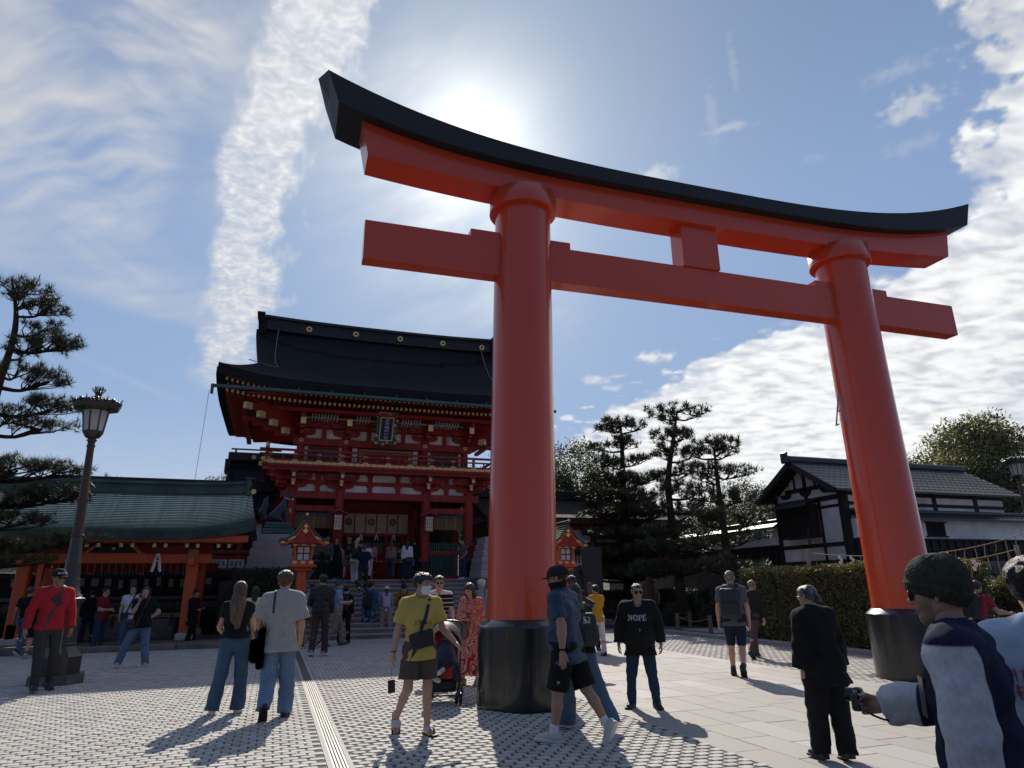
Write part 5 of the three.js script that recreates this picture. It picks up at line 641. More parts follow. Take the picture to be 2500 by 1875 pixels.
{ // cloister roofs either side of the gate and the hall behind it
  const roofed = (label, x0, x1, zr, yr, ze, ye, wall, cat, mat = mBark) => { const o = thing('cloister', label, cat, [0, 0, 0]); const R = [], B = []; for (let j = 0; j <= 8; j++) { const v = j / 8, y = lerp(yr, ye, 0.4 * v + 0.6 * (1 - (1 - v) ** 1.6)); R.push([[x0, y, lerp(zr, ze, v)], [x1, y, lerp(zr, ze, v)]]); B.push([[x0, y, lerp(zr, 2 * zr - ze, v)], [x1, y, lerp(zr, 2 * zr - ze, v)]]); } const g = new GB().sheet(R).sheet(B, true); g.sheet([R[8], R[8].map((q) => [q[0], q[1] - 0.3, q[2] - 0.1])]); for (const e of [0, 1]) for (const S of [R, B]) { const u = S.map((q) => q[e]), d = u.map((q) => [q[0], q[1] - 0.3, q[2]]); g.sheet(e ? [d, u] : [u, d]); } const rf = g.build('roof', mat, o); new GB().span(x0 - 0.1, yr - 0.12, zr - 0.28, x1 + 0.1, yr + 0.36, zr + 0.28, 0.03).build('ridge', mats['black ridge tiles'], rf); new GB().cyl(x0 + 1.0, yr + 0.14, zr + 0.3, 0.11, 0.11, 0.03, 20, { rx: PI / 2, mid: true }).build('gilt_crest', mGoldPale, rf);
    new GB().span(x0 + 0.5, wall, 2 * zr - ze + 1, x1 - 0.5, ye - 0.05, ze - 1.1).build('wall', mVoid, o); new GB().span(x0 + 0.3, ye - 0.5, ze - 1.0, x1 - 0.3, ye - 0.28, ze - 0.85).span(x0 + 0.3, wall + 0.9, ze - 1.06, x1 - 0.3, wall + 1.05, ze - 0.95).build('beam', mRed, o); new GB().span(x0 + 0.4, ye - 1.1, ze - 1.07, x1 - 0.4, ye - 0.5, ze - 1.02).build('plaster_band', mPlaster, o); for (let x = x0 + 0.5; x < x1; x += 1.8) new GB().cyl(x, wall, ze - 0.95, 0.13, 0.13, ye - wall, 12).build('post', mRed, o); for (let x = x0 + 0.55; x < x1 - 0.3; x += 0.14) if (x < x0 + 9) new GB().box(x, wall + 0.48, ze - 1.0, 0.06, 0.9, 0.04).build('slat', mGreen, o); const rr = new GB(); for (let x = x0 + 0.1; x < x1; x += 0.3) rr.bar([x, ye + 0.1, ze - 1.4], [x, ye - 0.16, ze - 0.05], 0.08, 0.1); rr.build('rafters', mRed, o).userData.kind = 'stuff'; return o; };
  roofed('dark thatched cloister with red eaves beside the gate, behind the near torii pillar', 4.9, 15.5, -3.2, 6.15, -0.4, 4.85, PY, 'cloister', M('brown bark roof', [0.045, 0.034, 0.03], 0.9, { bumpMap: rep(T.thatch, 0.35), bumpScale: 0.03 }));
  roofed('dark thatched cloister between the gate and the copper-roofed pavilion', -13.5, -4.6, -3.4, 6.1, -0.6, 4.9, PY, 'cloister');
  const o = thing('inner_hall', 'great black roofed hall rising behind the gate at the balcony corner', 'hall', [0, 0, 0]); const g = new GB(), R = []; for (let j = 0; j <= 8; j++) { const v = j / 8, y = lerp(8.75, 6.4, 0.4 * v + 0.6 * (1 - (1 - v) ** 1.7)); R.push([[-7.2, y, lerp(-10.4, -7.4, v)], [4, y, lerp(-10.4, -7.4, v)]]); } g.sheet(R).sheet(R.map((q) => q.map((p) => [p[0], p[1], -20.8 - p[2]])), true); for (const S of [R, R.map((q) => q.map((p) => [p[0], p[1], -20.8 - p[2]]))]) { const u = S.map((q) => q[0]), d = u.map((q) => [q[0], q[1] - 0.4, q[2]]); g.sheet([u, d]); g.sheet([d, u]); } g.quads([[[-7.0, 6.4, -13.4], [-7.0, 6.4, -7.4], [-7.0, 8.6, -10.4]]]); const rf = g.build('roof', mBark, o); const rg = new GB().span(-7.3, 8.6, -10.8, 4, 9.1, -10.0, 0.04).span(-7.2, 9.3, -10.44, -4.5, 9.38, -10.36).span(-7.0, 9.1, -10.44, -6.9, 9.34, -10.36); for (let k = 0; k < 4; k++) rg.box(-7.28, 8.0 + k * 0.2, -10.4, 0.3, 0.18, 0.9, { b: 0.02 }); rg.build('ridge', mats['black ridge tiles'], rf); new GB().cyl(-5.95, 8.84, -9.98, 0.13, 0.13, 0.04, 20, { rx: PI / 2, mid: true }).build('gilt_crest', mGoldPale, rf);
  new GB().span(-6.6, PY, -12.8, 4, 6.5, -8.4).build('wall', mRedDark, o);
  // what shows through the doorway
  const sh = new GB(); for (let k = 0; k < 3; k++) sh.span(-1.4, PY + 0.2 + k * 0.36, -6.8, 1.7, PY + 0.26 + k * 0.36, -6.4); sh.span(-1.4, PY, -6.6, -1.3, PY + 1.1, -6.5).span(0.2, PY, -6.6, 0.3, PY + 1.1, -6.5).span(1.6, PY, -6.6, 1.7, PY + 1.1, -6.5); const s = thing('offering_stand', 'low red offering stand seen through the gate doorway', 'stand'); sh.build('frame', mOrange, s); new GB().box(-0.9, PY + 1.0, -6.6, 0.5, 0.14, 0.3, { b: 0.02 }).box(0.9, PY + 1.0, -6.6, 0.4, 0.1, 0.3, { b: 0.02 }).build('tray', mWhite, s);
}
// ---------- foliage ----------
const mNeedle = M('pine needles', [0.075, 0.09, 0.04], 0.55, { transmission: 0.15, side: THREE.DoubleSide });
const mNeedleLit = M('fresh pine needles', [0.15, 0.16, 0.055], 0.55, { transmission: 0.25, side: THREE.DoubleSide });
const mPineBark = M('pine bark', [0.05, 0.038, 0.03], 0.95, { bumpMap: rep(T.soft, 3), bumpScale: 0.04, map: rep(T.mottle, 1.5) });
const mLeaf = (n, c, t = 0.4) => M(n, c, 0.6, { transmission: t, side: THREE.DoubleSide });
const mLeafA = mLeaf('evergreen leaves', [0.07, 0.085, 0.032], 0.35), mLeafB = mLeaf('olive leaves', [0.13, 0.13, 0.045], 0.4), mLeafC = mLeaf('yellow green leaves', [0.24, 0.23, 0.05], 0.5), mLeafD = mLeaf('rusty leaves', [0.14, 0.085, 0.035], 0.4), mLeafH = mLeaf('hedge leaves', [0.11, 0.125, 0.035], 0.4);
function tuftGeo(n, len, w, spread, seed) { const r = rng(seed), q = []; for (let i = 0; i < n; i++) { const a = r() * PI * 2, e = Math.acos(1 - r() * spread), l = len * (0.75 + 0.4 * r()), d = [Math.sin(e) * Math.cos(a), Math.cos(e), Math.sin(e) * Math.sin(a)], b = a + PI / 2, s = [Math.cos(b) * w, 0, Math.sin(b) * w]; q.push([[-s[0], 0, -s[2]], [s[0], 0, s[2]], [d[0] * l, d[1] * l, d[2] * l]]); } const g = new GB(); g.quads(q); return g.g[0]; }
function leafGeo(n, R, s, seed) { const r = rng(seed), q = []; for (let i = 0; i < n; i++) { const u = r() * 2 - 1, a = r() * 6.283, k = Math.sqrt(1 - u * u), rr = R * Math.cbrt(r()), c = V(k * Math.cos(a), u, k * Math.sin(a)).multiplyScalar(rr), d = V(r() - 0.5, r() - 0.35, r() - 0.5).normalize(), e = V(r() - 0.5, r() - 0.5, r() - 0.5).cross(d).normalize(), L = s * (0.7 + 0.6 * r()), w = L * 0.32; const p = (t, v) => c.clone().addScaledVector(d, t * L).addScaledVector(e, v * w).toArray(); q.push([p(-0.5, 0), p(0, -0.5), p(0.5, 0), p(0, 0.5)]); } const g = new GB(); g.quads(q); return g.g[0]; }
function scatter(name, geo, mat, ms, parent) { const im = new THREE.InstancedMesh(geo, mat, ms.length); ms.forEach((m, i) => im.setMatrixAt(i, m)); im.name = name; im.userData.kind = 'stuff'; parent.add(im); return im; }
const TUFT = [tuftGeo(20, 0.19, 0.006, 0.95, 1), tuftGeo(20, 0.19, 0.006, 1.1, 2)], TUFTF = [tuftGeo(12, 0.24, 0.016, 1.0, 3), tuftGeo(12, 0.24, 0.016, 1.15, 4)];
function pine(label, base, trunk, pads, o = {}) { // pads: [x, y, z, rx, rz, thick, n, lit]
  const t = thing('pine_tree', label, 'pine tree', base), r = rng(o.seed ?? 3), near = o.near, tw = new GB(), tufts = [[], []], lit = [[], []];
  const cv = new THREE.CatmullRomCurve3(trunk.map((p) => V(...p))), tg = new GB(), N = 28, rows = []; for (let i = 0; i <= N; i++) { const p = cv.getPoint(i / N), rr = lerp(o.r ?? 0.2, 0.035, Math.pow(i / N, 0.9)) * (1 + 0.08 * n2(i * 0.9, 3)), row = []; for (let k = 0; k <= 10; k++) { const a = k / 10 * PI * 2; row.push([p.x + Math.cos(a) * rr, p.y, p.z + Math.sin(a) * rr]); } rows.push(row); } tg.sheet(rows); const tk = tg.build('trunk', mPineBark, t);
  for (const [px, py, pz, rx, rz, th, n, l] of pads) {
    let bt = 0, bd = 1e9; for (let i = 0; i <= 60; i++) { const q = cv.getPoint(i / 60), d = Math.abs(q.y - (py - 0.25 - 0.05 * rx)); if (d < bd) { bd = d; bt = i / 60; } }
    const a = cv.getPoint(bt), c = V(px, py, pz), mid = a.clone().lerp(c, 0.5).add(V((r() - 0.5) * 0.2, -0.12 - 0.1 * r(), (r() - 0.5) * 0.2)), limb = new THREE.CatmullRomCurve3([a, mid, c.clone().add(V(0, -th * 0.4, 0))]);
    const L = limb.getLength(); for (let i = 0; i < 6; i++) tw.rod(limb.getPoint(i / 6).toArray(), limb.getPoint((i + 1) / 6).toArray(), lerp(0.06, 0.025, i / 6) * Math.min(1.2, L * 0.6 + 0.3), lerp(0.06, 0.025, (i + 1) / 6) * Math.min(1.2, L * 0.6 + 0.3), 6);
    const twigs = Math.max(5, n / 9 | 0);
    for (let k = 0; k < twigs; k++) { const ang = k / twigs * 6.283 + r() * 0.6, rr = Math.sqrt(r()) * 0.85 + 0.15, e = V(px + Math.cos(ang) * rx * rr, py + th * (0.15 * r() - 0.1) + th * 0.5 * (1 - rr), pz + Math.sin(ang) * rz * rr), s = limb.getPoint(0.4 + 0.6 * r()), m = s.clone().lerp(e, 0.55).add(V((r() - 0.5) * 0.15, (r() - 0.7) * 0.12, (r() - 0.5) * 0.15)), w = near ? 0.014 : 0.018;
      tw.rod(s.toArray(), m.toArray(), w * 1.4, w, 4); tw.rod(m.toArray(), e.toArray(), w, w * 0.5, 4);
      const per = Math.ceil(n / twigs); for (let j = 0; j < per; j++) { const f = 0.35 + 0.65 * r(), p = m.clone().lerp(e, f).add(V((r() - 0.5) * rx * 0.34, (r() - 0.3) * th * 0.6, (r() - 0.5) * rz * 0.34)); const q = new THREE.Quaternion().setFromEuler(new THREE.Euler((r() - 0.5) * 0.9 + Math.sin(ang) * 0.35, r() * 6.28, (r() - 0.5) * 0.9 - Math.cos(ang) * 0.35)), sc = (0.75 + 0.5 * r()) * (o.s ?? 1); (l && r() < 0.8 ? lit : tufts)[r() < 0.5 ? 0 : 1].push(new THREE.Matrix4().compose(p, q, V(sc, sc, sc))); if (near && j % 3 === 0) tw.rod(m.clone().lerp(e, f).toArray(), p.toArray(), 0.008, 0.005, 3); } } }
  tw.build('branches', mPineBark, tk).userData.kind = 'stuff';
  const G = near ? TUFT : TUFTF; [0, 1].forEach((k) => { if (tufts[k].length) scatter('needles', G[k], mNeedle, tufts[k], t); if (lit[k].length) scatter('needles', G[k], mNeedleLit, lit[k], t); });
  return t;
}
pine('trained black pine with flat layered pads leaning in behind the street lamp', [-11.3, 0, 10.5], [[0, 0, 0], [0.1, 2, 0.1], [-0.1, 4.5, 0], [0.02, 6.6, 0], [0.1, 8.3, 0], [-0.2, 9.6, 0]], [
  [0.1, 9.35, 0, 0.75, 0.7, 0.35, 110], [0.75, 8.8, 0.1, 0.6, 0.6, 0.3, 120], [0.3, 8.95, 0.3, 0.6, 0.5, 0.3, 70], [0.75, 8.35, -0.1, 0.5, 0.5, 0.2, 70], [1.15, 7.85, 0.1, 0.75, 0.7, 0.36, 190], [0.5, 7.6, 0.3, 0.6, 0.6, 0.3, 80], [1.1, 6.95, 0, 0.6, 0.6, 0.3, 130], [0.5, 7.1, 0.3, 0.5, 0.5, 0.25, 60], [1.3, 6.2, 0.1, 0.75, 0.6, 0.35, 160], [1.15, 5.7, 0, 0.8, 0.6, 0.3, 120], [0.5, 5.9, 0.3, 0.6, 0.6, 0.3, 80], [1.75, 4.55, 0.1, 0.75, 0.7, 0.35, 170], [0.9, 4.6, 0.3, 0.7, 0.7, 0.35, 130], [0.3, 4.4, 0.3, 0.7, 0.7, 0.35, 110], [1.9, 3.95, 0.2, 0.95, 0.7, 0.4, 220], [0.9, 3.8, 0.4, 0.9, 0.8, 0.4, 190], [1.1, 3.3, 0.3, 0.9, 0.7, 0.3, 150], [0.2, 3.4, 0.3, 0.8, 0.7, 0.3, 110],
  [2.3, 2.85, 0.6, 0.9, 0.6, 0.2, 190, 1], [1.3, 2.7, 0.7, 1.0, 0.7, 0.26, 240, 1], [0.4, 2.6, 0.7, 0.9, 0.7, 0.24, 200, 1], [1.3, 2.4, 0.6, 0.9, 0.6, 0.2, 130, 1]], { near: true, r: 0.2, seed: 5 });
{
  const r = rng(71), mk = (H, y0, wid, lay, top) => { const p = []; for (let k = 0; k < lay; k++) { const y = lerp(y0, H - 0.3, k / (lay - 1)), w = wid(k / (lay - 1)); const m = w > 1.6 ? 4 : 3; for (let j = 0; j < m; j++) { const a = j / m * 6.283 + k * 1.1 + r() * 0.5, d = w * (0.5 + 0.25 * r()); p.push([Math.cos(a) * d, y + (r() - 0.5) * 0.3, Math.sin(a) * d, w * 0.55, w * 0.55, 0.32 + w * 0.08, Math.round(26 + w * w * 22)]); } } p.push([0, H, 0, top, top, 0.35, Math.round(60 * top)]); return p; };
  pine('broad clipped pine with dense lower skirt, first in the row beside the near torii pillar', [12, 0, -0.2], [[0, 0, 0], [0.05, 3, 0.05], [0, 6.5, 0.15], [0.1, 8.6, 0.1], [0.05, 9.7, 0.2]], mk(9.8, 2.2, (t) => t < 0.7 ? lerp(2.9, 1.9, t) : lerp(1.5, 1.35, (t - 0.7) / 0.3), 9, 1.1), { r: 0.3, seed: 21, s: 1.2 });
  pine('tallest slender clipped pine with open horizontal layers in the middle of the row', [12, 0, 4.4], [[0, 0, 0.1], [0.05, 3, -0.2], [-0.05, 6, -0.2], [0.05, 8, 0.4], [0, 9.0, 0.9]], mk(9.15, 2.3, (t) => t < 0.55 ? lerp(1.7, 1.1, t) : lerp(1.1, 1.25, (t - 0.55) / 0.45), 9, 0.9).map((q) => [q[0], q[1], q[2] + q[1] * 0.08 - 0.1, ...q.slice(3)]), { r: 0.25, seed: 22, s: 1.05 });
  pine('shorter flat topped clipped pine nearest the storehouse', [12, 0, 7.7], [[0, 0, 0.1], [0.05, 2.5, 0.05], [0, 5, 0], [0.05, 6.9, -0.1]], mk(7.05, 2.3, (t) => lerp(1.6, 1.25, t), 6, 1.1), { r: 0.24, seed: 23, s: 1.05 });
}
const LEAF = [leafGeo(26, 0.34, 0.16, 5), leafGeo(26, 0.34, 0.16, 6)], LEAFBIG = [leafGeo(34, 0.95, 0.34, 7), leafGeo(34, 0.95, 0.34, 8)];
function broadTree(label, base, h, lobes, mat, o = {}) { // lobes: [x,y,z,rx,ry,rz,n]
  const t = thing(o.name ?? 'leafy_tree', label, 'tree', base), r = rng(o.seed ?? 9), g = new GB(); const top = V(0, h * 0.45, 0); g.rod([0, 0, 0], [0.05, h * 0.25, 0], o.r ?? 0.3, (o.r ?? 0.3) * 0.8, 9); g.rod([0.05, h * 0.25, 0], top.toArray(), (o.r ?? 0.3) * 0.8, (o.r ?? 0.3) * 0.55, 9); const A = [[], []], B = [[], []];
  for (const [x, y, z, rx, ry, rz, n] of lobes) { const c = V(x, y, z), m = top.clone().lerp(c, 0.5).add(V(r() - 0.5, 0.2, r() - 0.5)); g.rod(top.toArray(), m.toArray(), (o.r ?? 0.3) * 0.4, 0.07, 6); g.rod(m.toArray(), c.toArray(), 0.07, 0.03, 5); for (let k = 0; k < 4; k++) { const e = V(x + (r() - 0.5) * rx * 1.5, y + (r() - 0.3) * ry, z + (r() - 0.5) * rz * 1.5); g.rod(m.toArray(), e.toArray(), 0.04, 0.012, 4); }
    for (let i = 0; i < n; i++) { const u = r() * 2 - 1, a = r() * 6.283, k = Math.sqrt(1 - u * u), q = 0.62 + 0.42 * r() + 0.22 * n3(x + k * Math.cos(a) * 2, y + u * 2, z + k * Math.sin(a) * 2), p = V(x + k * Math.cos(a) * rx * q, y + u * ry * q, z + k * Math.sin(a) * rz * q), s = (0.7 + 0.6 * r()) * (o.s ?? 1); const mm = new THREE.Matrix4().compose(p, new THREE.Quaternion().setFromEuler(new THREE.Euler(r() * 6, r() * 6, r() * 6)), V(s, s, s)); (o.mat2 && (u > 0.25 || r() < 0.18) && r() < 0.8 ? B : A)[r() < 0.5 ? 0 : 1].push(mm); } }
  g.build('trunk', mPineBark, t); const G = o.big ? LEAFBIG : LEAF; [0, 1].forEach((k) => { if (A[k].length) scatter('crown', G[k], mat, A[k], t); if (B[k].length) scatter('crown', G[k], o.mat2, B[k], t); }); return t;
}
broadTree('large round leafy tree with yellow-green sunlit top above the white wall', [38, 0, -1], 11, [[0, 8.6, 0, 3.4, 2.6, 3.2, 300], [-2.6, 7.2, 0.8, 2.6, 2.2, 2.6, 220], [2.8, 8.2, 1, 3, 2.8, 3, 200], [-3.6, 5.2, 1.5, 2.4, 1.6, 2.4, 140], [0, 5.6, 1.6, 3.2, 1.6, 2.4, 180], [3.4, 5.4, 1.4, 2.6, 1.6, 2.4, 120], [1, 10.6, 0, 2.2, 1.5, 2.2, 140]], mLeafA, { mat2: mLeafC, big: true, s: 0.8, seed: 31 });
broadTree('rust tinged evergreen tree between the far torii pillar and the large leafy tree', [43, 0, -12], 11, [[0, 9.6, 0, 3.4, 2.2, 3, 170], [-4, 8.6, 0, 2.8, 2, 3, 130], [3.4, 8, 0, 3, 2, 3, 120]], mLeafB, { mat2: mLeafD, big: true, seed: 32 });
broadTree('low feathery green tree just behind the white wall', [27.5, 0, 4], 6.2, [[0, 5.5, 0, 2.0, 0.9, 1.5, 150], [2.2, 5.2, 0, 1.6, 0.8, 1.4, 110], [-1.6, 5.1, 0, 1.4, 0.7, 1.3, 80]], mLeafA, { mat2: mLeafB, big: true, s: 0.55, seed: 33 });
broadTree('spreading grey-green tree behind the broad clipped pine', [13.5, 0, -9], 10.5, [[0, 8.6, 0, 2.2, 1.8, 2.2, 200], [-2.2, 7.6, 0.5, 1.8, 1.5, 1.8, 150], [-3, 5.9, 0.5, 1.6, 1.4, 1.6, 110], [2, 6.8, 0, 2, 1.6, 2, 130]], mLeafA, { mat2: mLeafB, big: true, s: 0.62, seed: 34 });
for (const [i, x, z, y, s, m, lb] of [[0, 20, 0, 5.6, 1, mLeafB, 'dull olive tree behind the tallest clipped pine, over the white wall'], [1, 22.5, 4, 5.8, 1.1, mLeafD, 'reddish brown tree behind the storehouse roof and the shortest pine'], [2, 19.5, -5, 5.4, 1, mLeafC, 'yellow-green tree glimpsed between the pine trunks'], [3, 30, -14, 8.4, 1.5, mLeafA, 'dark evergreen tree on the skyline between the pines and the storehouse']]) broadTree(lb, [x, 0, z], y * 1.1, [[0, y - 0.6, 0, 1.8 * s, 1.2 * s, 1.8 * s, 110], [-1.7 * s, y - 1.5, 0, 1.5 * s, 1.1, 1.5, 80], [1.6 * s, y - 1.4, 0.4, 1.5 * s, 1.1, 1.5, 80], [0.2, y - 2.6, 0.8, 1.9, 0.9, 1.5, 70]], m, { mat2: mLeafA, big: true, s: 0.6, seed: 50 + i });
// wooded hill behind the shrine
for (const [i, x, z, y, s, m, lb] of [[0, -12.5, -36, 10.6, 1.0, mLeafA, 'dark rounded evergreen on the hill beside the inner hall roof'], [1, -8.2, -34, 11.4, 1.1, mLeafA, 'tallest rounded evergreen on the hill touching the inner hall roof'], [2, -16.5, -38, 10.7, 1.0, mLeafD, 'brownish domed tree on the hill next to the bare tree'], [3, 9.4, -22, 10.4, 1.1, mLeafB, 'olive tree on the hill seen under the far eave of the gate'], [4, 16, -20, 8.6, 1.0, mLeafC, 'yellow-green tree on the skyline above the cloister roof'], [5, -24, -40, 10.3, 1.2, mLeafA, 'evergreen tree on the hill behind the lamp post'], [6, 12, -26, 9.5, 1.1, mLeafA, 'dark evergreen on the hill behind the near torii pillar']]) broadTree(lb, [x, 0, z], y, [[0, y - 1.6, 0, 2.6 * s, 1.5 * s, 2.4, 120], [-2 * s, y - 2.8, 0, 2 * s, 1.4, 2, 80], [2.1 * s, y - 2.7, 0.5, 2.1 * s, 1.4, 2, 80], [0, y - 4.5, 0.5, 3.2, 1.6, 2, 80]], m, { mat2: mLeafD, big: true, s: 0.72, seed: 80 + i });
for (const [x, z, y, lb, sd] of [[-18.8, -34, 10.4, 'leafless tree with fine branches on the hill beyond the pavilion roof', 3], [-21.6, -36, 10.6, 'second leafless tree on the hill, nearer the lamp post', 4], [11.0, -16, 11, 'bare pale tree at the edge of the near torii pillar', 5]]) {
  const t = thing('bare_tree', lb, 'tree', [x, 0, z]), r = rng(sd), g = new GB(); const grow = (p, d, l, w, n) => { const e = p.clone().addScaledVector(d, l); g.rod(p.toArray(), e.toArray(), w, w * 0.7, 5); if (n > 0) for (let k = 0; k < 3; k++) grow(e, d.clone().add(V((r() - 0.5) * 1.2, (r() - 0.25) * 0.6, (r() - 0.5) * 1.2)).normalize(), l * (0.62 + 0.2 * r()), w * 0.62, n - 1); }; grow(V(0, 0, 0), V(0, 1, 0), y * 0.5, 0.16, 0); grow(V(0, y * 0.5, 0), V(0, 1, 0), y * 0.2, 0.1, 5); g.build('trunk', M('grey bark', [0.13, 0.115, 0.1], 0.9), t);
}
{ // hillside mass under the crowns
  const g = new GB(), rows = []; for (let j = 0; j <= 10; j++) { const row = []; for (let i = 0; i <= 40; i++) { const x = -70 + i * 4.2, z = -30 - j * 9; row.push([x, 2 + 5.2 * sstep(0, 4, j) + 2.2 * n2(x * 0.06, z * 0.05) - 3 * sstep(10, 60, x) - 20 * sstep(8, 10, j), z]); } rows.push(row); } g.sheet(rows, true); structure(g.build('hill', M('wooded slope', [0.035, 0.045, 0.02], 0.95, { bumpMap: rep(T.soft, 0.2), bumpScale: 0.4 }), scene));
}
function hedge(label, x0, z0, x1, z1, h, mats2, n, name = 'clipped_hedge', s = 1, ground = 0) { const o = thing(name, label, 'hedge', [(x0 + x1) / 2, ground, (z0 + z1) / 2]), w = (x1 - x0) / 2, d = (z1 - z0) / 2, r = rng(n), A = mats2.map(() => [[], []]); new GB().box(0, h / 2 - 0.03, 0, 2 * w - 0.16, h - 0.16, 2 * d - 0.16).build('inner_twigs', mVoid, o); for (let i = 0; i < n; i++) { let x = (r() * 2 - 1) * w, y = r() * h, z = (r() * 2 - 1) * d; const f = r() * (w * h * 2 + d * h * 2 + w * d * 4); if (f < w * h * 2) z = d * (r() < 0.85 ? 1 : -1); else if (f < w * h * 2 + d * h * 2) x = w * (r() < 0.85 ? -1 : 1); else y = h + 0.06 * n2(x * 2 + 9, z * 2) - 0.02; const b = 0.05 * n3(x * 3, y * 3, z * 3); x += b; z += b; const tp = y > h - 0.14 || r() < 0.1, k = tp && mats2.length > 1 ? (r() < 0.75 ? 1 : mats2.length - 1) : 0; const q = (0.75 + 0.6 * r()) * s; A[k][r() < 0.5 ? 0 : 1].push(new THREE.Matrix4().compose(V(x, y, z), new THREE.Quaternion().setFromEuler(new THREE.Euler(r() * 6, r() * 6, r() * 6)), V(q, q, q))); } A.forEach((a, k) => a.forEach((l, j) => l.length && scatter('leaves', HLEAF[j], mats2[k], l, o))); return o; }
const HLEAF = [leafGeo(18, 0.11, 0.085, 15), leafGeo(18, 0.11, 0.085, 16)];
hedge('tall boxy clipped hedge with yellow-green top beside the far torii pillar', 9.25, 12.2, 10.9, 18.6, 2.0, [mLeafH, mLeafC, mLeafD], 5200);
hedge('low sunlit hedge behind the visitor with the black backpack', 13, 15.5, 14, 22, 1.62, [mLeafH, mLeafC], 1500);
hedge('long low dark hedge under the clipped pines', 9, -1.2, 16.4, 0.2, 1.35, [mLeafA], 1300);
hedge('low flat hedge with bright top edge behind the man with the backpack', 13.5, 6.5, 15.3, 9.5, 1.5, [mLeafA, mLeafB], 900);
hedge('dark hedge below the fox pedestal, left of the orange lantern', -5.55, 3.6, -3.7, 5.1, 2.28, [mLeafA], 900);
hedge('dark hedge along the foot of the wall under the copper-roofed pavilion', -16, 1.35, -6.2, 1.95, 0.95, [mLeafA], 1400);
structure(new GB().span(8.98, -0.02, 4, 9.18, 0.11, 22, 0.02).build('hedge_kerb', mStone, scene));
structure(new GB().span(9.18, -0.02, -14, 17, 0.03, 30).build('garden_bed', mats['earth'], scene));
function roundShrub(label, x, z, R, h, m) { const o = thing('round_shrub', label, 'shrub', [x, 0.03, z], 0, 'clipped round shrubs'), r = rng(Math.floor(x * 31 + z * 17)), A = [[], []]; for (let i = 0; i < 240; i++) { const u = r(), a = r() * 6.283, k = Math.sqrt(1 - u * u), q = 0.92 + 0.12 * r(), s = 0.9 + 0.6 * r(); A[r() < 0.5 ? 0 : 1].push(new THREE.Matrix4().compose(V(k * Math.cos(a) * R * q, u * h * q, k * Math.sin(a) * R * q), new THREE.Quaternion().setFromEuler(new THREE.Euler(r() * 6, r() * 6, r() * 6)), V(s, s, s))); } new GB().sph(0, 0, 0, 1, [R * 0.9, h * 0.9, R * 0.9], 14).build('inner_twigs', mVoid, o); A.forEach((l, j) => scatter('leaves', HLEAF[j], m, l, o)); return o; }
for (const [x, z, R, h, lb] of [[11.6, 1.4, 0.75, 1.15, 'round clipped shrub just behind the brown boulder'], [12.9, 3.6, 0.8, 1.2, 'largest round clipped shrub beside the boulder'], [11.6, 4.6, 0.62, 0.85, 'round clipped shrub in front of the boulder'], [13.9, 5.2, 0.75, 1.0, 'round clipped shrub behind the small slanted sign'], [12.4, 6.0, 0.6, 0.8, 'low round clipped shrub by the small slanted sign'], [10.6, -0.4, 0.8, 1.1, 'round clipped shrub beside the woman in the mustard jacket'], [9.8, 1.8, 0.6, 0.9, 'round clipped shrub at the foot of the black stele']]) roundShrub(lb, x, z, R, h, mLeafA);
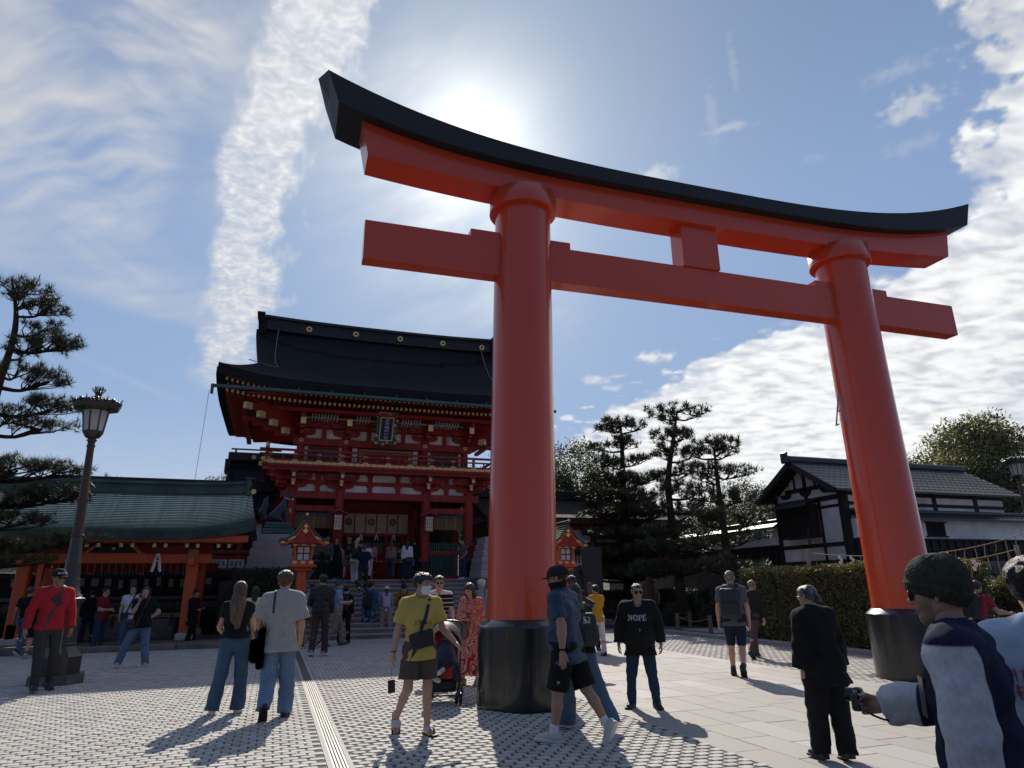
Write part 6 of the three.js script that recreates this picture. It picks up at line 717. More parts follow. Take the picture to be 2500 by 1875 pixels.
{ // stele, boulder, small signs, posts and ropes
  const s = thing('stone_stele', 'tall black stone slab monument beside the near torii pillar', 'monument', [8.6, 0, 3.0], -0.3); new GB().box(0, 1.75, 0, 0.86, 2.95, 0.2, { b: 0.03 }).build('slab', M('slate', [0.03, 0.034, 0.036], 0.6, { bumpMap: rep(T.grain, 0.7), bumpScale: 0.004 }), s); new GB().box(0, 0.15, 0, 1.5, 0.3, 0.8, { b: 0.06 }).build('base', mStoneDark, s);
  const f = capsuleSDF([[[0, 0.2, 0], [0.05, 1.3, 0], 0.5, 0.34], [[0.05, 1.3, 0], [0.1, 1.9, 0.02], 0.3, 0.14]], 0.1); const bo = new THREE.Mesh(boxUV(meshSDF((x, y, z) => f(x, y, z * 1.5) + 0.06 * n3(x * 3, y * 2.4, z * 3), [-0.8, -0.1, -0.7], [0.8, 2.2, 0.7], 0.05)), M('brown boulder', [0.1, 0.07, 0.055], 0.85, { bumpMap: rep(T.soft, 1.5), bumpScale: 0.03 })); bo.name = 'standing_boulder'; bo.position.set(11, 0, 3.3); scene.add(bo); tag(bo, 'pointed brown standing boulder behind the visitor in the grey jacket', 'boulder');
  const mPost = M('weathered post', [0.17, 0.145, 0.12], 0.85, { bumpMap: rep(T.grain, 2), bumpScale: 0.004 });
  const P = [[9.93, 7.25, 0.62, 'stubby wooden rope post between the two other posts'], [11.41, 5.81, 0.62, 'stubby wooden rope post farthest back near the shrubs'], [9.83, 9.43, 0.62, 'stubby wooden rope post nearest the clipped hedge']]; P.forEach(([x, z, h, lb]) => { const o = tag(new GB().cyl(0, 0, 0, 0.075, 0.07, h, 12).build('rope_post', mPost, scene), lb, 'post', 'rope posts'); o.position.set(x, 0, z); });
  [['slack rope strung between the rope posts', P[1], P[0]], ['slack rope running towards the clipped hedge', P[0], P[2]]].forEach(([lb, a, b]) => tag(new GB().tube([[a[0], 0.52, a[1]], [(a[0] + b[0]) / 2, 0.38, (a[1] + b[1]) / 2], [b[0], 0.52, b[1]]], 0.012, 5, 14).build('fence_rope', mStraw, scene), lb, 'rope'));
  const fe = thing('low_rail_fence', 'low dark rail fence along the garden behind the man in the black sweatshirt', 'fence', [0, 0, 0]); for (const y of [0.32, 0.6]) new GB().bar([7.4, y, 2.6], [13.8, y, 4.6], 0.06, 0.06).build('rail', mTimber, fe); for (let k = 0; k < 5; k++) new GB().box(7.6 + k * 1.5, 0.33, 2.66 + k * 0.47, 0.09, 0.66, 0.09).build('post', mTimber, fe);
  const sg = thing('slanted_sign', 'small white slanted sign standing among the round shrubs', 'sign', [12.4, 0, 7.0], -0.5); new GB().box(0, 0.55, 0.05, 0.34, 0.48, 0.02, { rx: -0.5 }).build('board', mPlaster, sg); new GB().box(0, 0.2, 0, 0.05, 0.5, 0.05).build('leg', mPost, sg);
  for (let i = 0; i < 9; i++) { const st = new GB().box(10.6 + (i % 3) * 0.95, 0.04, 7.4 + Math.floor(i / 3) * 0.8, 0.86, 0.05, 0.6, { b: 0.01 }).build('paving_slab', mFlag[i % 4], scene); tag(st, 'flat grey paving slab set in earth behind the rope posts', 'paving slab', 'loose paving slabs'); }
  const wb = thing('picket_fence', 'white slatted fence beside the orange lantern behind the black stele', 'fence', [0, 0, 0]); for (let k = 0; k < 14; k++) new GB().box(7.3 + k * 0.16, 2.9, 0.5, 0.07, 0.7, 0.04).build('picket', mPlaster, wb); new GB().span(7.2, 2.6, 0.44, 9.6, 2.66, 0.52).build('rail', mPlaster, wb); new GB().span(7.2, 0, 0.3, 9.6, 2.55, 0.5).build('base_wall', mStoneDark, wb);
  // bamboo poles with straw rope, hanging strands and paper
  const poles = [[9.35, 14.9, 2.52, 0.05, 'grey bamboo pole rising behind the hedge near the storehouse'], [9.3, 20.75, 2.56, 0.045, 'taller grey bamboo pole at the frame edge behind the man in the pale blue shirt'], [9.6, 20.3, 2.3, 0.04, 'shorter grey bamboo pole next to the taller one at the frame edge']]; poles.forEach(([x, z, h, r, lb]) => { const o = tag(new GB().cyl(0, 0, 0, r, r, h, 10).build('bamboo_pole', mBamboo, scene), lb, 'pole', 'bamboo poles'); o.position.set(x, 0, z); });
  const r = rng(6), rope = (a, b, sag, n, lb, sh) => { const o = thing('straw_rope', lb, 'rope', a), e = [b[0] - a[0], b[1] - a[1], b[2] - a[2]], at = (t) => [e[0] * t, e[1] * t - sag * 4 * t * (1 - t), e[2] * t]; new GB().tube([0, 0.25, 0.5, 0.75, 1].map(at), 0.009, 5, 24).build('cord', mStraw, o); for (let i = 1; i < n; i++) { const p = at(i / n), l = 0.16 + r() * 0.3; new GB().tube([p, [p[0] + (r() - 0.5) * 0.04, p[1] - l * 0.5, p[2] + (r() - 0.5) * 0.04], [p[0] + (r() - 0.5) * 0.08, p[1] - l, p[2] + (r() - 0.5) * 0.05]], 0.006 + r() * 0.004, 4, 6).build('strand', mStraw, o); } for (const t of sh) { const p = at(t), g = new GB(); for (let j = 0; j < 3; j++) g.box(p[0], p[1] - 0.04 - j * 0.075, p[2] + (j % 2 ? 0.03 : -0.02), 0.004, 0.1, 0.075, { rx: j % 2 ? 0.4 : -0.3 }); g.build('paper_streamer', mats['white paper'], o); } };
  rope([9.35, 2.42, 14.9], [9.3, 2.22, 17.6], 0.04, 9, 'straw rope with paper streamers above the hedge before the far torii pillar', [0.42, 0.56, 0.94]);
  rope([9.3, 2.22, 17.9], [9.3, 2.5, 20.75], 0.1, 13, 'upper straw rope with strands leading to the taller bamboo pole', [0.4]);
  rope([9.6, 2.02, 18.2], [9.6, 2.22, 20.3], 0.06, 10, 'lower straw rope with strands leading to the shorter bamboo pole', [0.55]);
  const nb = thing('notice_board', 'white notice board on brown legs behind the visitor with the black backpack', 'notice board', [9.9, 0, 21.9], -0.9); new GB().box(0, 1.25, 0, 0.9, 0.7, 0.04, { rx: -0.2 }).build('board', mPlaster, nb); for (const s of [-1, 1]) new GB().bar([s * 0.4, 0, 0.2], [s * 0.4, 1.7, -0.12], 0.07, 0.07).build('leg', mPost, nb);
}
{ // A-frame sign at the head of the stairs
  const a = thing('sandwich_board', 'white lettered sandwich board standing at the top of the stairs', 'sign', [-0.85, PY, 0.9], 0.1); const cv = document.createElement('canvas'); cv.width = 96; cv.height = 150; const c = cv.getContext('2d'); c.fillStyle = '#c9c9cc'; c.fillRect(0, 0, 96, 150); c.fillStyle = '#8b8e96'; for (let i = 0; i < 7; i++) c.fillRect(14, 46 + i * 10, 40 + (i * 37) % 30, 3); const t = new THREE.CanvasTexture(cv); t.colorSpace = THREE.SRGBColorSpace; const p = new THREE.Mesh(new THREE.PlaneGeometry(0.6, 1.0), new THREE.MeshStandardMaterial({ map: t, roughness: 0.7 })); p.name = 'printed_face'; p.position.set(0, 0.72, 0.125); p.rotation.x = -0.12; a.add(p); new GB().box(0, 0.72, 0.1, 0.66, 1.08, 0.03, { rx: -0.12 }).build('front_board', mPlaster, a); new GB().box(0, 0.68, -0.15, 0.64, 1.0, 0.03, { rx: 0.14 }).build('rear_board', mPlaster, a); for (const s of [-1, 1]) new GB().bar([s * 0.33, 0, 0.2], [s * 0.33, 1.26, 0.05], 0.03, 0.04).build('frame_leg', M('pale wood frame', [0.45, 0.3, 0.26], 0.6), a);
}

// ---------- people ----------
const mSkin = new THREE.MeshPhysicalMaterial({ vertexColors: true, roughness: 0.55 }), mCloth = new THREE.MeshPhysicalMaterial({ vertexColors: true, roughness: 0.92, bumpMap: rep(T.weave, 55), bumpScale: 0.0006, specularIntensity: 0.5 }), mNylon = new THREE.MeshPhysicalMaterial({ vertexColors: true, roughness: 0.6, bumpMap: rep(T.weave, 90), bumpScale: 0.0004 }), mHair = new THREE.MeshPhysicalMaterial({ vertexColors: true, roughness: 0.42, bumpMap: rep(T.grain, 14), bumpScale: 0.003 }), mShoe = new THREE.MeshPhysicalMaterial({ vertexColors: true, roughness: 0.6 });
mSkin.name = 'skin'; mCloth.name = 'cloth'; mNylon.name = 'nylon'; mHair.name = 'hair'; mShoe.name = 'shoe leather';
const mLens = M('dark lens', [0.006, 0.006, 0.007], 0.12), mFrame = M('black frame', [0.012, 0.011, 0.011], 0.35);
const C = (h) => new THREE.Color(h).toArray(), flat = (c, v = 0.1) => (x, y, z, o) => { const k = 1 + v * n3(x * 23, y * 23, z * 23) + v * 0.8 * n3(x * 5, y * 4, z * 5); o[0] = c[0] * k; o[1] = c[1] * k; o[2] = c[2] * k; };
const denim = (c) => (x, y, z, o) => { const k = 1 + 0.16 * n3(x * 40, y * 120, z * 40) + 0.22 * n3(x * 6, y * 3, z * 6) + 0.18 * clamp(0.5 - Math.abs(y - 0.62) * 2.2); for (let i = 0; i < 3; i++) o[i] = c[i] * k; };
const knit = (c) => (x, y, z, o) => { const k = 1 + 0.35 * n3(x * 90, y * 60, z * 90); for (let i = 0; i < 3; i++) o[i] = c[i] * k; };
function textMask(t, w, h, font = 'bold 60px serif') { const cv = document.createElement('canvas'); cv.width = w; cv.height = h; const c = cv.getContext('2d'); c.fillStyle = '#000'; c.fillRect(0, 0, w, h); c.fillStyle = '#fff'; c.font = font; c.textAlign = 'center'; c.textBaseline = 'middle'; c.fillText(t, w / 2, h / 2); const d = c.getImageData(0, 0, w, h).data; return (u, v) => { const i = Math.round(u * w), j = Math.round((1 - v) * h); return i < 0 || j < 0 || i >= w || j >= h ? 0 : d[(j * w + i) * 4] / 255; }; }
const toSolid = (g) => { const q = g.index ? g.toNonIndexed() : g; return boxUV(q); };
const painted = (g, c) => { const n = g.attributes.position.count, a = new Float32Array(n * 3), p = g.attributes.position, o = [0, 0, 0]; for (let i = 0; i < n; i++) { if (typeof c === 'function') c(p.getX(i), p.getY(i), p.getZ(i), o); else { o[0] = c[0]; o[1] = c[1]; o[2] = c[2]; } a.set(o, i * 3); } g.setAttribute('color', new THREE.BufferAttribute(a, 3)); return g; };
const boxD = (x, y, z, hx, hy, hz, r) => { const a = Math.max(Math.abs(x) - hx + r, 0), b = Math.max(Math.abs(y) - hy + r, 0), c = Math.max(Math.abs(z) - hz + r, 0); return Math.hypot(a, b, c) + Math.min(0, Math.max(Math.abs(x) - hx, Math.abs(y) - hy, Math.abs(z) - hz) + r) - r; };
// head, centred on the skull, face towards +z
const headSDF = (() => {
  const A = capsuleSDF([[[0, 0.034, -0.034], [0, 0.038, 0.014], 0.086, 0.08], [[0, -0.01, 0.03], [0, -0.07, 0.04], 0.064, 0.04], [[0.05, -0.045, 0.0], [0.018, -0.09, 0.05], 0.022, 0.018], [[-0.05, -0.045, 0.0], [-0.018, -0.09, 0.05], 0.022, 0.018], [[0.04, -0.014, 0.05], [0.042, -0.03, 0.045], 0.024], [[-0.04, -0.014, 0.05], [-0.042, -0.03, 0.045], 0.024], [[0, -0.094, 0.058], [0, -0.09, 0.05], 0.019], [[0, -0.05, -0.02], [0, -0.13, -0.025], 0.058, 0.055]], 0.03);
  const B = capsuleSDF([[[-0.034, 0.024, 0.074], [0.034, 0.024, 0.074], 0.013], [[0, 0.014, 0.086], [0, -0.02, 0.104], 0.009, 0.0125], [[-0.011, -0.026, 0.093], [0.011, -0.026, 0.093], 0.0095], [[-0.017, -0.052, 0.082], [0.017, -0.052, 0.082], 0.0085], [[-0.014, -0.062, 0.081], [0.014, -0.062, 0.081], 0.009]], 0.012);
  const E = capsuleSDF([[[0.079, 0.02, -0.012], [0.076, -0.02, -0.004], 0.014, 0.01], [[-0.079, 0.02, -0.012], [-0.076, -0.02, -0.004], 0.014, 0.01]], 0.01);
  return (x, y, z) => { const X = x * 1.1; let d = smin(A(X, y, z), B(x, y, z), 0.014); const s = Math.min(Math.hypot(x - 0.031, (y - 0.004) * 1.3, z - 0.098), Math.hypot(x + 0.031, (y - 0.004) * 1.3, z - 0.098)) - 0.017; d = -smin(-d, s, 0.012); return Math.min(d, E(x, y, z)); };
})();
const skull = (x, y, z) => { const t = clamp((z + 0.034) / 0.048), dy = y - 0.034 - 0.004 * t; return Math.hypot(x * 1.1, dy, z + 0.034 - t * 0.048) - lerp(0.086, 0.08, t); };
const headCache = {}; const headGeo = (h) => headCache[h] ??= meshSDF(headSDF, [-0.11, -0.15, -0.14], [0.11, 0.14, 0.13], h);
function headColor(skin, o = {}) { const lip = [skin[0] * 0.86, skin[1] * 0.6, skin[2] * 0.58], br = o.brow ?? [0.03, 0.02, 0.015]; return (x, y, z, c) => { let k = 1 + 0.07 * n3(x * 60, y * 60, z * 60), r = skin[0] * k, g = skin[1] * k, b = skin[2] * k; const mix = (q, t) => { r = lerp(r, q[0], t); g = lerp(g, q[1], t); b = lerp(b, q[2], t); }, ax = Math.abs(x); if (z > 0.02) { mix([skin[0] * 1.02, skin[1] * 0.8, skin[2] * 0.78], 0.5 * sstep(0.03, 0.0, Math.hypot(ax - 0.042, y + 0.022))); if (o.beard) mix(o.beard, (o.beardAmt ?? 0.5) * sstep(-0.025, -0.05, y - 0.25 * (ax > 0.04 ? 0.06 : 0)) * (z > 0.02 ? 1 : 0)); if (z > 0.076) mix(lip, sstep(0.024, 0.018, ax) * sstep(0.012, 0.007, Math.abs(y + 0.057))); mix(br, 0.9 * sstep(0.006, 0.003, Math.abs(y - 0.03 + (ax - 0.03) ** 2 * 6)) * sstep(0.01, 0.014, ax) * sstep(0.054, 0.048, ax) * (z > 0.05 ? 1 : 0)); mix([0.03, 0.02, 0.02], 0.85 * sstep(0.0055, 0.003, Math.abs(y - 0.003)) * sstep(0.015, 0.011, Math.abs(ax - 0.031)) * (z > 0.06 ? 1 : 0)); if (o.moustache) mix([0.03, 0.02, 0.015], sstep(0.03, 0.024, ax) * sstep(0.009, 0.006, Math.abs(y + 0.042)) * (z > 0.07 ? 1 : 0)); } c[0] = r; c[1] = g; c[2] = b; }; }
const hairLine = (z) => z > 0.06 ? 0.066 : z > 0.025 ? lerp(0.012, 0.066, (z - 0.025) / 0.035) : z > -0.02 ? lerp(-0.012, 0.012, (z + 0.02) / 0.045) : lerp(-0.07, -0.012, clamp((z + 0.075) / 0.055));
function hairGeo(kind, h, seed = 0, o = {}) {
  const st = (x, y, z, f = 1) => 0.006 * n3(x * 60 * f + seed, y * 30 * f, z * 60 * f) + 0.005 * n3(x * 25 + seed, y * 25, z * 25);
  const cap = o.caps ? capsuleSDF(o.caps, 0.04) : null, thick = o.thick ?? 0.016;
  const f = { short: (x, y, z) => Math.max(skull(x, y, z) - thick * (0.55 + 0.7 * sstep(0.0, 0.09, y)) - 1.3 * st(x, y, z, 1.4), (hairLine(z) - y) * 0.75), balding: (x, y, z) => Math.max(skull(x, y, z) - 0.007 - 0.4 * st(x, y, z), (hairLine(z) - y) * 0.75, (y - 0.075 - 0.4 * (z < -0.05 ? 0.05 : 0)) * 0.8) };
  f.long = (x, y, z) => { const d = Math.max(skull(x, y, z) - thick - st(x, y, z), ((z > 0.03 ? 0.062 - 0.6 * Math.max(0, Math.abs(x) - 0.045) * 2.2 : -0.2) - y) * 0.7, (z > 0.02 && y < 0.06 ? 0.062 - Math.abs(x) : -1)); return smin(d, cap(x, y, z) - 1.4 * st(x, y * 0.5, z), 0.03); };
  f.up = (x, y, z) => smin(Math.max(skull(x, y, z) - 0.011 - 0.5 * st(x, y, z), (hairLine(z) - y) * 0.75), cap(x, y, z) - st(x, y, z), 0.012);
  const lo = [-0.16, -0.16, -0.18], hi = [0.16, 0.17, 0.14]; if (o.lo) lo[1] = o.lo; if (o.caps && kind === 'long') { lo[2] = -0.3; lo[0] = -0.2; hi[0] = 0.2; hi[2] = 0.16; }
  return meshSDF(f[kind], lo, hi, h);
}
const hatGeo = { // solids in the head frame
  cap: (h) => meshSDF((x, y, z) => { const dome = Math.max(skull(x, y - 0.006, z) - 0.022, (0.032 - 0.10 * (z < 0 ? -z * 0.3 : 0) - y) * 0.9), bx = x / 0.078, bz = (z - 0.075) / 0.10, br = Math.max((Math.hypot(bx, bz) - 1) * 0.075, Math.abs(y - 0.036 + 1.6 * x * x + 0.12 * (z - 0.08)) - 0.004, 0.03 - z); return Math.min(dome, br); }, [-0.14, -0.02, -0.16], [0.14, 0.17, 0.2], h),
  bucket: (h) => meshSDF((x, y, z) => { const r = Math.hypot(x * 1.05, z + 0.01), dome = Math.max(skull(x, y - 0.004, z) - 0.02, 0.02 - y), br = Math.max(Math.abs(r - (0.10 + (0.045 - y) * 0.85)) - 0.007, y - 0.045, -0.008 - y); return Math.min(dome, br); }, [-0.19, -0.03, -0.2], [0.19, 0.16, 0.19], h),
  beanie: (h) => meshSDF((x, y, z) => { const rib = 0.0022 * Math.sin(Math.atan2(x, z + 0.01) * 64), q = skull(x * 0.97, (y - 0.012) * 0.86, z + 0.004), d = q - 0.020 - rib - 0.004 * n3(x * 18, y * 18, z * 18), cuff = Math.max(q - 0.026 - rib, y - (0.035 + z * 0.3)); return Math.max(Math.min(d, cuff), (-0.02 + 0.42 * z - y) * 0.85); }, [-0.15, -0.1, -0.17], [0.15, 0.2, 0.15], h),
};
function handGeo(kind, h) { const k = kind + h; if (headCache[k]) return headCache[k]; const caps = [[[0, 0.02, 0], [0, -0.03, 0], 0.024, 0.024]]; const curl = { relax: [0.3, 0.45, 0.4], grip: [0.9, 1.1, 0.7], flat: [0.06, 0.08, 0.06] }[kind]; [[0.03, 0.072, 0.92], [0.0105, 0.08, 1], [-0.009, 0.075, 0.98], [-0.027, 0.058, 0.86]].forEach(([z, l, m], i) => { caps.push([[0, -0.02, z * 0.7], [0, -0.088 * m, z], 0.0165, 0.0125]); let p = [0, -0.088 * m, z], a = 0; curl.forEach((c, j) => { a += c * (1 + 0.12 * i); const L = l * [0.46, 0.3, 0.24][j], q = [p[0] - Math.sin(a) * L, p[1] - Math.cos(a) * L, p[2] * (1 + (kind === 'flat' ? 0.06 : 0))]; caps.push([p, q, 0.0095 - j * 0.0009, 0.0088 - j * 0.0009]); p = q; }); }); const t = kind === 'flat' ? [[0, -0.02, 0.024], [-0.008, -0.055, 0.052], [-0.014, -0.088, 0.066]] : [[0, -0.02, 0.024], [-0.02, -0.055, 0.044], [-0.034, -0.086, 0.036]]; caps.push([t[0], t[1], 0.015, 0.011], [t[1], t[2], 0.0105, 0.009]); return headCache[k] = meshSDF(capsuleSDF(caps, 0.007), [-0.13, -0.21, -0.06], [0.05, 0.05, 0.09], h); }
const basis = (x, y, z, p) => new THREE.Matrix4().makeBasis(x, y, z).setPosition(p);
function skeleton(o) {
  const s = (o.H ?? 1.75) / 1.75, f = o.sex === 'f', J = { s }, vec = (a, i = 0, sd = 1) => V(a[i] * sd, a[i + 1], a[i + 2]).normalize();
  const lL = o.lL ?? [0.05, -1, 0.02, 0.02, -1, -0.03], lR = o.lR ?? [0.05, -1, 0.02, 0.02, -1, -0.03], pL = rad(o.footL ?? 0), pR = rad(o.footR ?? 0), hw = (f ? 0.092 : 0.09) * s;
  const leg = (l, sd) => { const h = V(sd * hw, 0, 0), k = h.clone().addScaledVector(vec(l, 0, sd), 0.425 * s), a = k.clone().addScaledVector(vec(l, 3, sd), 0.41 * s); return [h, k, a]; };
  const A = leg(lL, 1), B = leg(lR, -1), need = (l, p) => -l[2].y + (0.085 * Math.cos(p) + 0.125 * Math.max(0, Math.sin(p)) + 0.05 * Math.max(0, -Math.sin(p))) * s;
  const hy = Math.max(need(A, pL), need(B, pR)); J.P = V(0, hy, 0); [...A, ...B].forEach((v) => v.y += hy); [J.hL, J.kL, J.aL] = A; [J.hR, J.kR, J.aR] = B; J.pL = pL; J.pR = pR;
  const q = new THREE.Quaternion().setFromEuler(new THREE.Euler(rad(o.lean?.[0] ?? 0), 0, -rad(o.lean?.[1] ?? 0))), S = V(0, 1, 0).applyQuaternion(q), q2 = q.clone().multiply(new THREE.Quaternion().setFromEuler(new THREE.Euler(0, rad(o.twist ?? 0), 0))); J.S = S; J.L = V(1, 0, 0).applyQuaternion(q2); J.F = V(0, 0, 1).applyQuaternion(q2);
  const at = (y, x = 0, z = 0) => J.P.clone().addScaledVector(S, y * s).addScaledVector(J.L, x * s).addScaledVector(J.F, z * s); J.at = at; const sw = (f ? 0.158 : 0.182) * (o.sh ?? 1);
  J.nb = at(0.53); J.sL = at(0.487 + (o.shrugL ?? 0), sw, o.slump ?? 0); J.sR = at(0.487 + (o.shrugR ?? 0), -sw, o.slump ?? 0);
  const arm = (a, sh, sd) => { const wv = (i) => J.L.clone().multiplyScalar(a[i] * sd).addScaledVector(S, a[i + 1]).addScaledVector(J.F, a[i + 2]).normalize(); const e = sh.clone().addScaledVector(wv(0), 0.285 * s), w = e.clone().addScaledVector(wv(3), 0.25 * s); return [e, w, wv(3)]; };
  const dA = [0.16, -1, -0.02, 0.06, -1, 0.16]; [J.eL, J.wL, J.dL] = arm(o.armL ?? dA, J.sL, 1); [J.eR, J.wR, J.dR] = arm(o.armR ?? dA, J.sR, -1);
  const hq = q2.clone().multiply(new THREE.Quaternion().setFromEuler(new THREE.Euler(rad(o.head?.[1] ?? 0), rad(o.head?.[0] ?? 0), -rad(o.head?.[2] ?? 0), 'YXZ'))); J.hq = hq; J.head = J.nb.clone().addScaledVector(S, 0.085 * s).addScaledVector(J.F, 0.012 * s).addScaledVector(V(0, 0.085, 0.02).applyQuaternion(hq), s); J.hm = new THREE.Matrix4().compose(J.head, hq, V(s, s, s).multiplyScalar(f ? 0.96 : 1));
  return J;
}
const arr = (v) => v.toArray();
function torsoCaps(J, o, off = 0) { const g = o.g ?? 1, f = o.sex === 'f', s = J.s, at = (y, x, z = 0) => arr(J.at(y, x, z)), R = (r) => r * s * g + off; const b = o.belly ?? 0; return [[at(0.0, -0.07), at(0.0, 0.07), R(f ? 0.108 : 0.1)], [at(0.16, -0.055), at(0.16, 0.055), R(f ? 0.08 : 0.096)], [at(0.1, -0.05, 0.03 + b * 0.5), at(0.1, 0.05, 0.03 + b * 0.5), R(0.088 + b)], [at(0.33, -0.075, 0.005), at(0.33, 0.075, 0.005), R(f ? 0.094 : 0.106)], [at(0.42, -0.1), at(0.42, 0.1), R(0.08)], ...(f ? [[at(0.33, -0.07, 0.055), at(0.33, 0.07, 0.055), R(0.062)]] : []), [arr(J.nb), arr(J.sL), 0.052 * s + off, 0.056 * s * Math.min(g, 1.15) + off], [arr(J.nb), arr(J.sR), 0.052 * s + off, 0.056 * s * Math.min(g, 1.15) + off]]; }
const armR = (s, g, f) => [0.05 * s * g * (f ? 0.86 : 1), 0.041 * s * g * (f ? 0.86 : 1), 0.028 * s * (f ? 0.88 : 1)];
const wrinkle = (amp, fx = 9, fy = 15) => (x, y, z) => amp * (n3(x * fx, y * fy, z * fx) + 0.5 * n3(x * fx * 2.2, y * fy * 1.7, z * fx * 2.2));
const plane = (p, n) => (x, y, z) => (x - p.x) * n.x + (y - p.y) * n.y + (z - p.z) * n.z;
function bounds(caps, pad) { const lo = [9, 9, 9], hi = [-9, -9, -9]; for (const [a, b, ra, rb] of caps) for (const [p, r] of [[a, ra], [b, rb ?? ra]]) for (let i = 0; i < 3; i++) { lo[i] = Math.min(lo[i], p[i] - r - pad); hi[i] = Math.max(hi[i], p[i] + r + pad); } return [lo, hi]; }
function person(o) {
  const G = new THREE.Group(); G.name = numbered('person'); const base = o.at ? V(...o.at) : pxY(o.px[0], o.px[1], o.y ?? 0); G.position.copy(base); G.rotation.y = Math.atan2(CAM.x - base.x, CAM.z - base.z) + rad(o.turn ?? 0); scene.add(G); tag(G, o.label, 'person', o.group);
  const J = skeleton(o), s = J.s, g = o.g ?? 1, f = o.sex === 'f', h = o.cell ?? 0.014, far = h > 0.018, skin = o.skin ?? [0.42, 0.25, 0.17];
  const put = (name, geo, mat, par = G) => { const m = new THREE.Mesh(geo.attributes.uv ? geo : toSolid(geo), mat); m.name = name; par.add(m); return m; };
  const solid = (name, fn, box, col, mat = mCloth, cell = h, par) => put(name, meshSDF(fn, box[0], box[1], cell, typeof col === 'function' ? col : flat(col)), mat, par);
  const ar = armR(s, g, f), lr = f ? [0.088, 0.056, 0.052, 0.036] : [0.086, 0.057, 0.054, 0.038];
  const legCaps = (off, w = 1) => ['L', 'R'].flatMap((k) => [[arr(J['h' + k]), arr(J['k' + k]), lr[0] * s * g * w + off, lr[1] * s * Math.sqrt(g) + off], [arr(J['k' + k]), arr(J['k' + k].clone().lerp(J['a' + k], 0.35).addScaledVector(J.F, -0.012 * s)), lr[1] * s * Math.sqrt(g) + off, lr[2] * s * Math.sqrt(g) + off], [arr(J['k' + k].clone().lerp(J['a' + k], 0.35).addScaledVector(J.F, -0.012 * s)), arr(J['a' + k]), lr[2] * s * Math.sqrt(g) + off, lr[3] * s + off]]);
  const armCaps = (k, off) => [[arr(J['s' + k]), arr(J['e' + k]), ar[0] + off, ar[1] + off], [arr(J['e' + k]), arr(J['e' + k].clone().lerp(J['w' + k], 0.3)), ar[1] + off, ar[1] * 1.02 + off], [arr(J['e' + k].clone().lerp(J['w' + k], 0.3)), arr(J['w' + k]), ar[1] * 1.02 + off, ar[2] + off]];
  { // body: one continuous skin surface with head, hands and bare feet joined on
    const t = o.top ?? {}, cc = [...torsoCaps(J, o, -0.012), ...armCaps('L', 0), ...armCaps('R', 0), ...legCaps(-0.002), [arr(J.nb), arr(J.nb.clone().lerp(J.head, 0.6)), 0.056 * s * Math.min(g, 1.1), 0.054 * s * Math.min(g, 1.1)]];
    if (o.barefoot) for (const k of ['L', 'R']) { const a = J['a' + k], p = J['p' + k], m = basis(J.L0 ?? X_, Y_, Z_, a).multiply(new THREE.Matrix4().makeRotationX(p)); const P = (x, y, z) => arr(V(x, y, z).multiplyScalar(s).applyMatrix4(m)); cc.push([P(0, -0.02, -0.02), P(0, -0.05, 0.1), 0.036 * s, 0.026 * s], [P(0, -0.05, -0.035), P(0, -0.05, 0.0), 0.03 * s], [P(-0.02, -0.056, 0.1), P(-0.02, -0.06, 0.165), 0.02 * s, 0.016 * s], [P(0.02, -0.056, 0.1), P(0.02, -0.06, 0.15), 0.02 * s, 0.014 * s]); }
    const parts = [toSolid(painted(meshSDF(capsuleSDF(cc, 0.03), ...bounds(cc, 0.03), far ? 0.024 : 0.015), flat(skin, 0.06)))];
    parts.push(toSolid(painted(headGeo(far ? 0.011 : h < 0.01 ? 0.004 : 0.0058).clone(), headColor(skin, o.face ?? {}))).applyMatrix4(J.hm));
    for (const k of ['L', 'R']) { const sd = k === 'L' ? 1 : -1, kind = o['hand' + k] ?? 'relax', d = J['d' + k], y = d.clone().negate(), hint = (o['thumb' + k] ? J.L.clone().multiplyScalar(o['thumb' + k][0] * sd).addScaledVector(J.S, o['thumb' + k][1]).addScaledVector(J.F, o['thumb' + k][2]) : Math.abs(d.dot(J.F)) > 0.8 ? J.S.clone() : J.F.clone()), z = hint.addScaledVector(y, -hint.dot(y)).normalize(), x = y.clone().cross(z); let q = handGeo(kind, far ? 0.0075 : 0.0042).clone(); if (sd < 0) { q.scale(-1, 1, 1); const ix = q.index.array; for (let i = 0; i < ix.length; i += 3) { const t2 = ix[i]; ix[i] = ix[i + 1]; ix[i + 1] = t2; } q.computeVertexNormals(); } q = toSolid(painted(q, flat([skin[0] * 1.02, skin[1] * 0.94, skin[2] * 0.92], 0.08))); const hm = basis(x, y, z, J['w' + k]).multiply(new THREE.Matrix4().makeScale(s * (f ? 0.92 : 1), s * (f ? 0.92 : 1), s * (f ? 0.92 : 1))); J['hand' + k] = hm; parts.push(q.applyMatrix4(hm)); }
    put('body', mergeGeometries(parts, false), mSkin);
  }
  const ctx = { G, J, s, o, h, put, solid, far, skin };
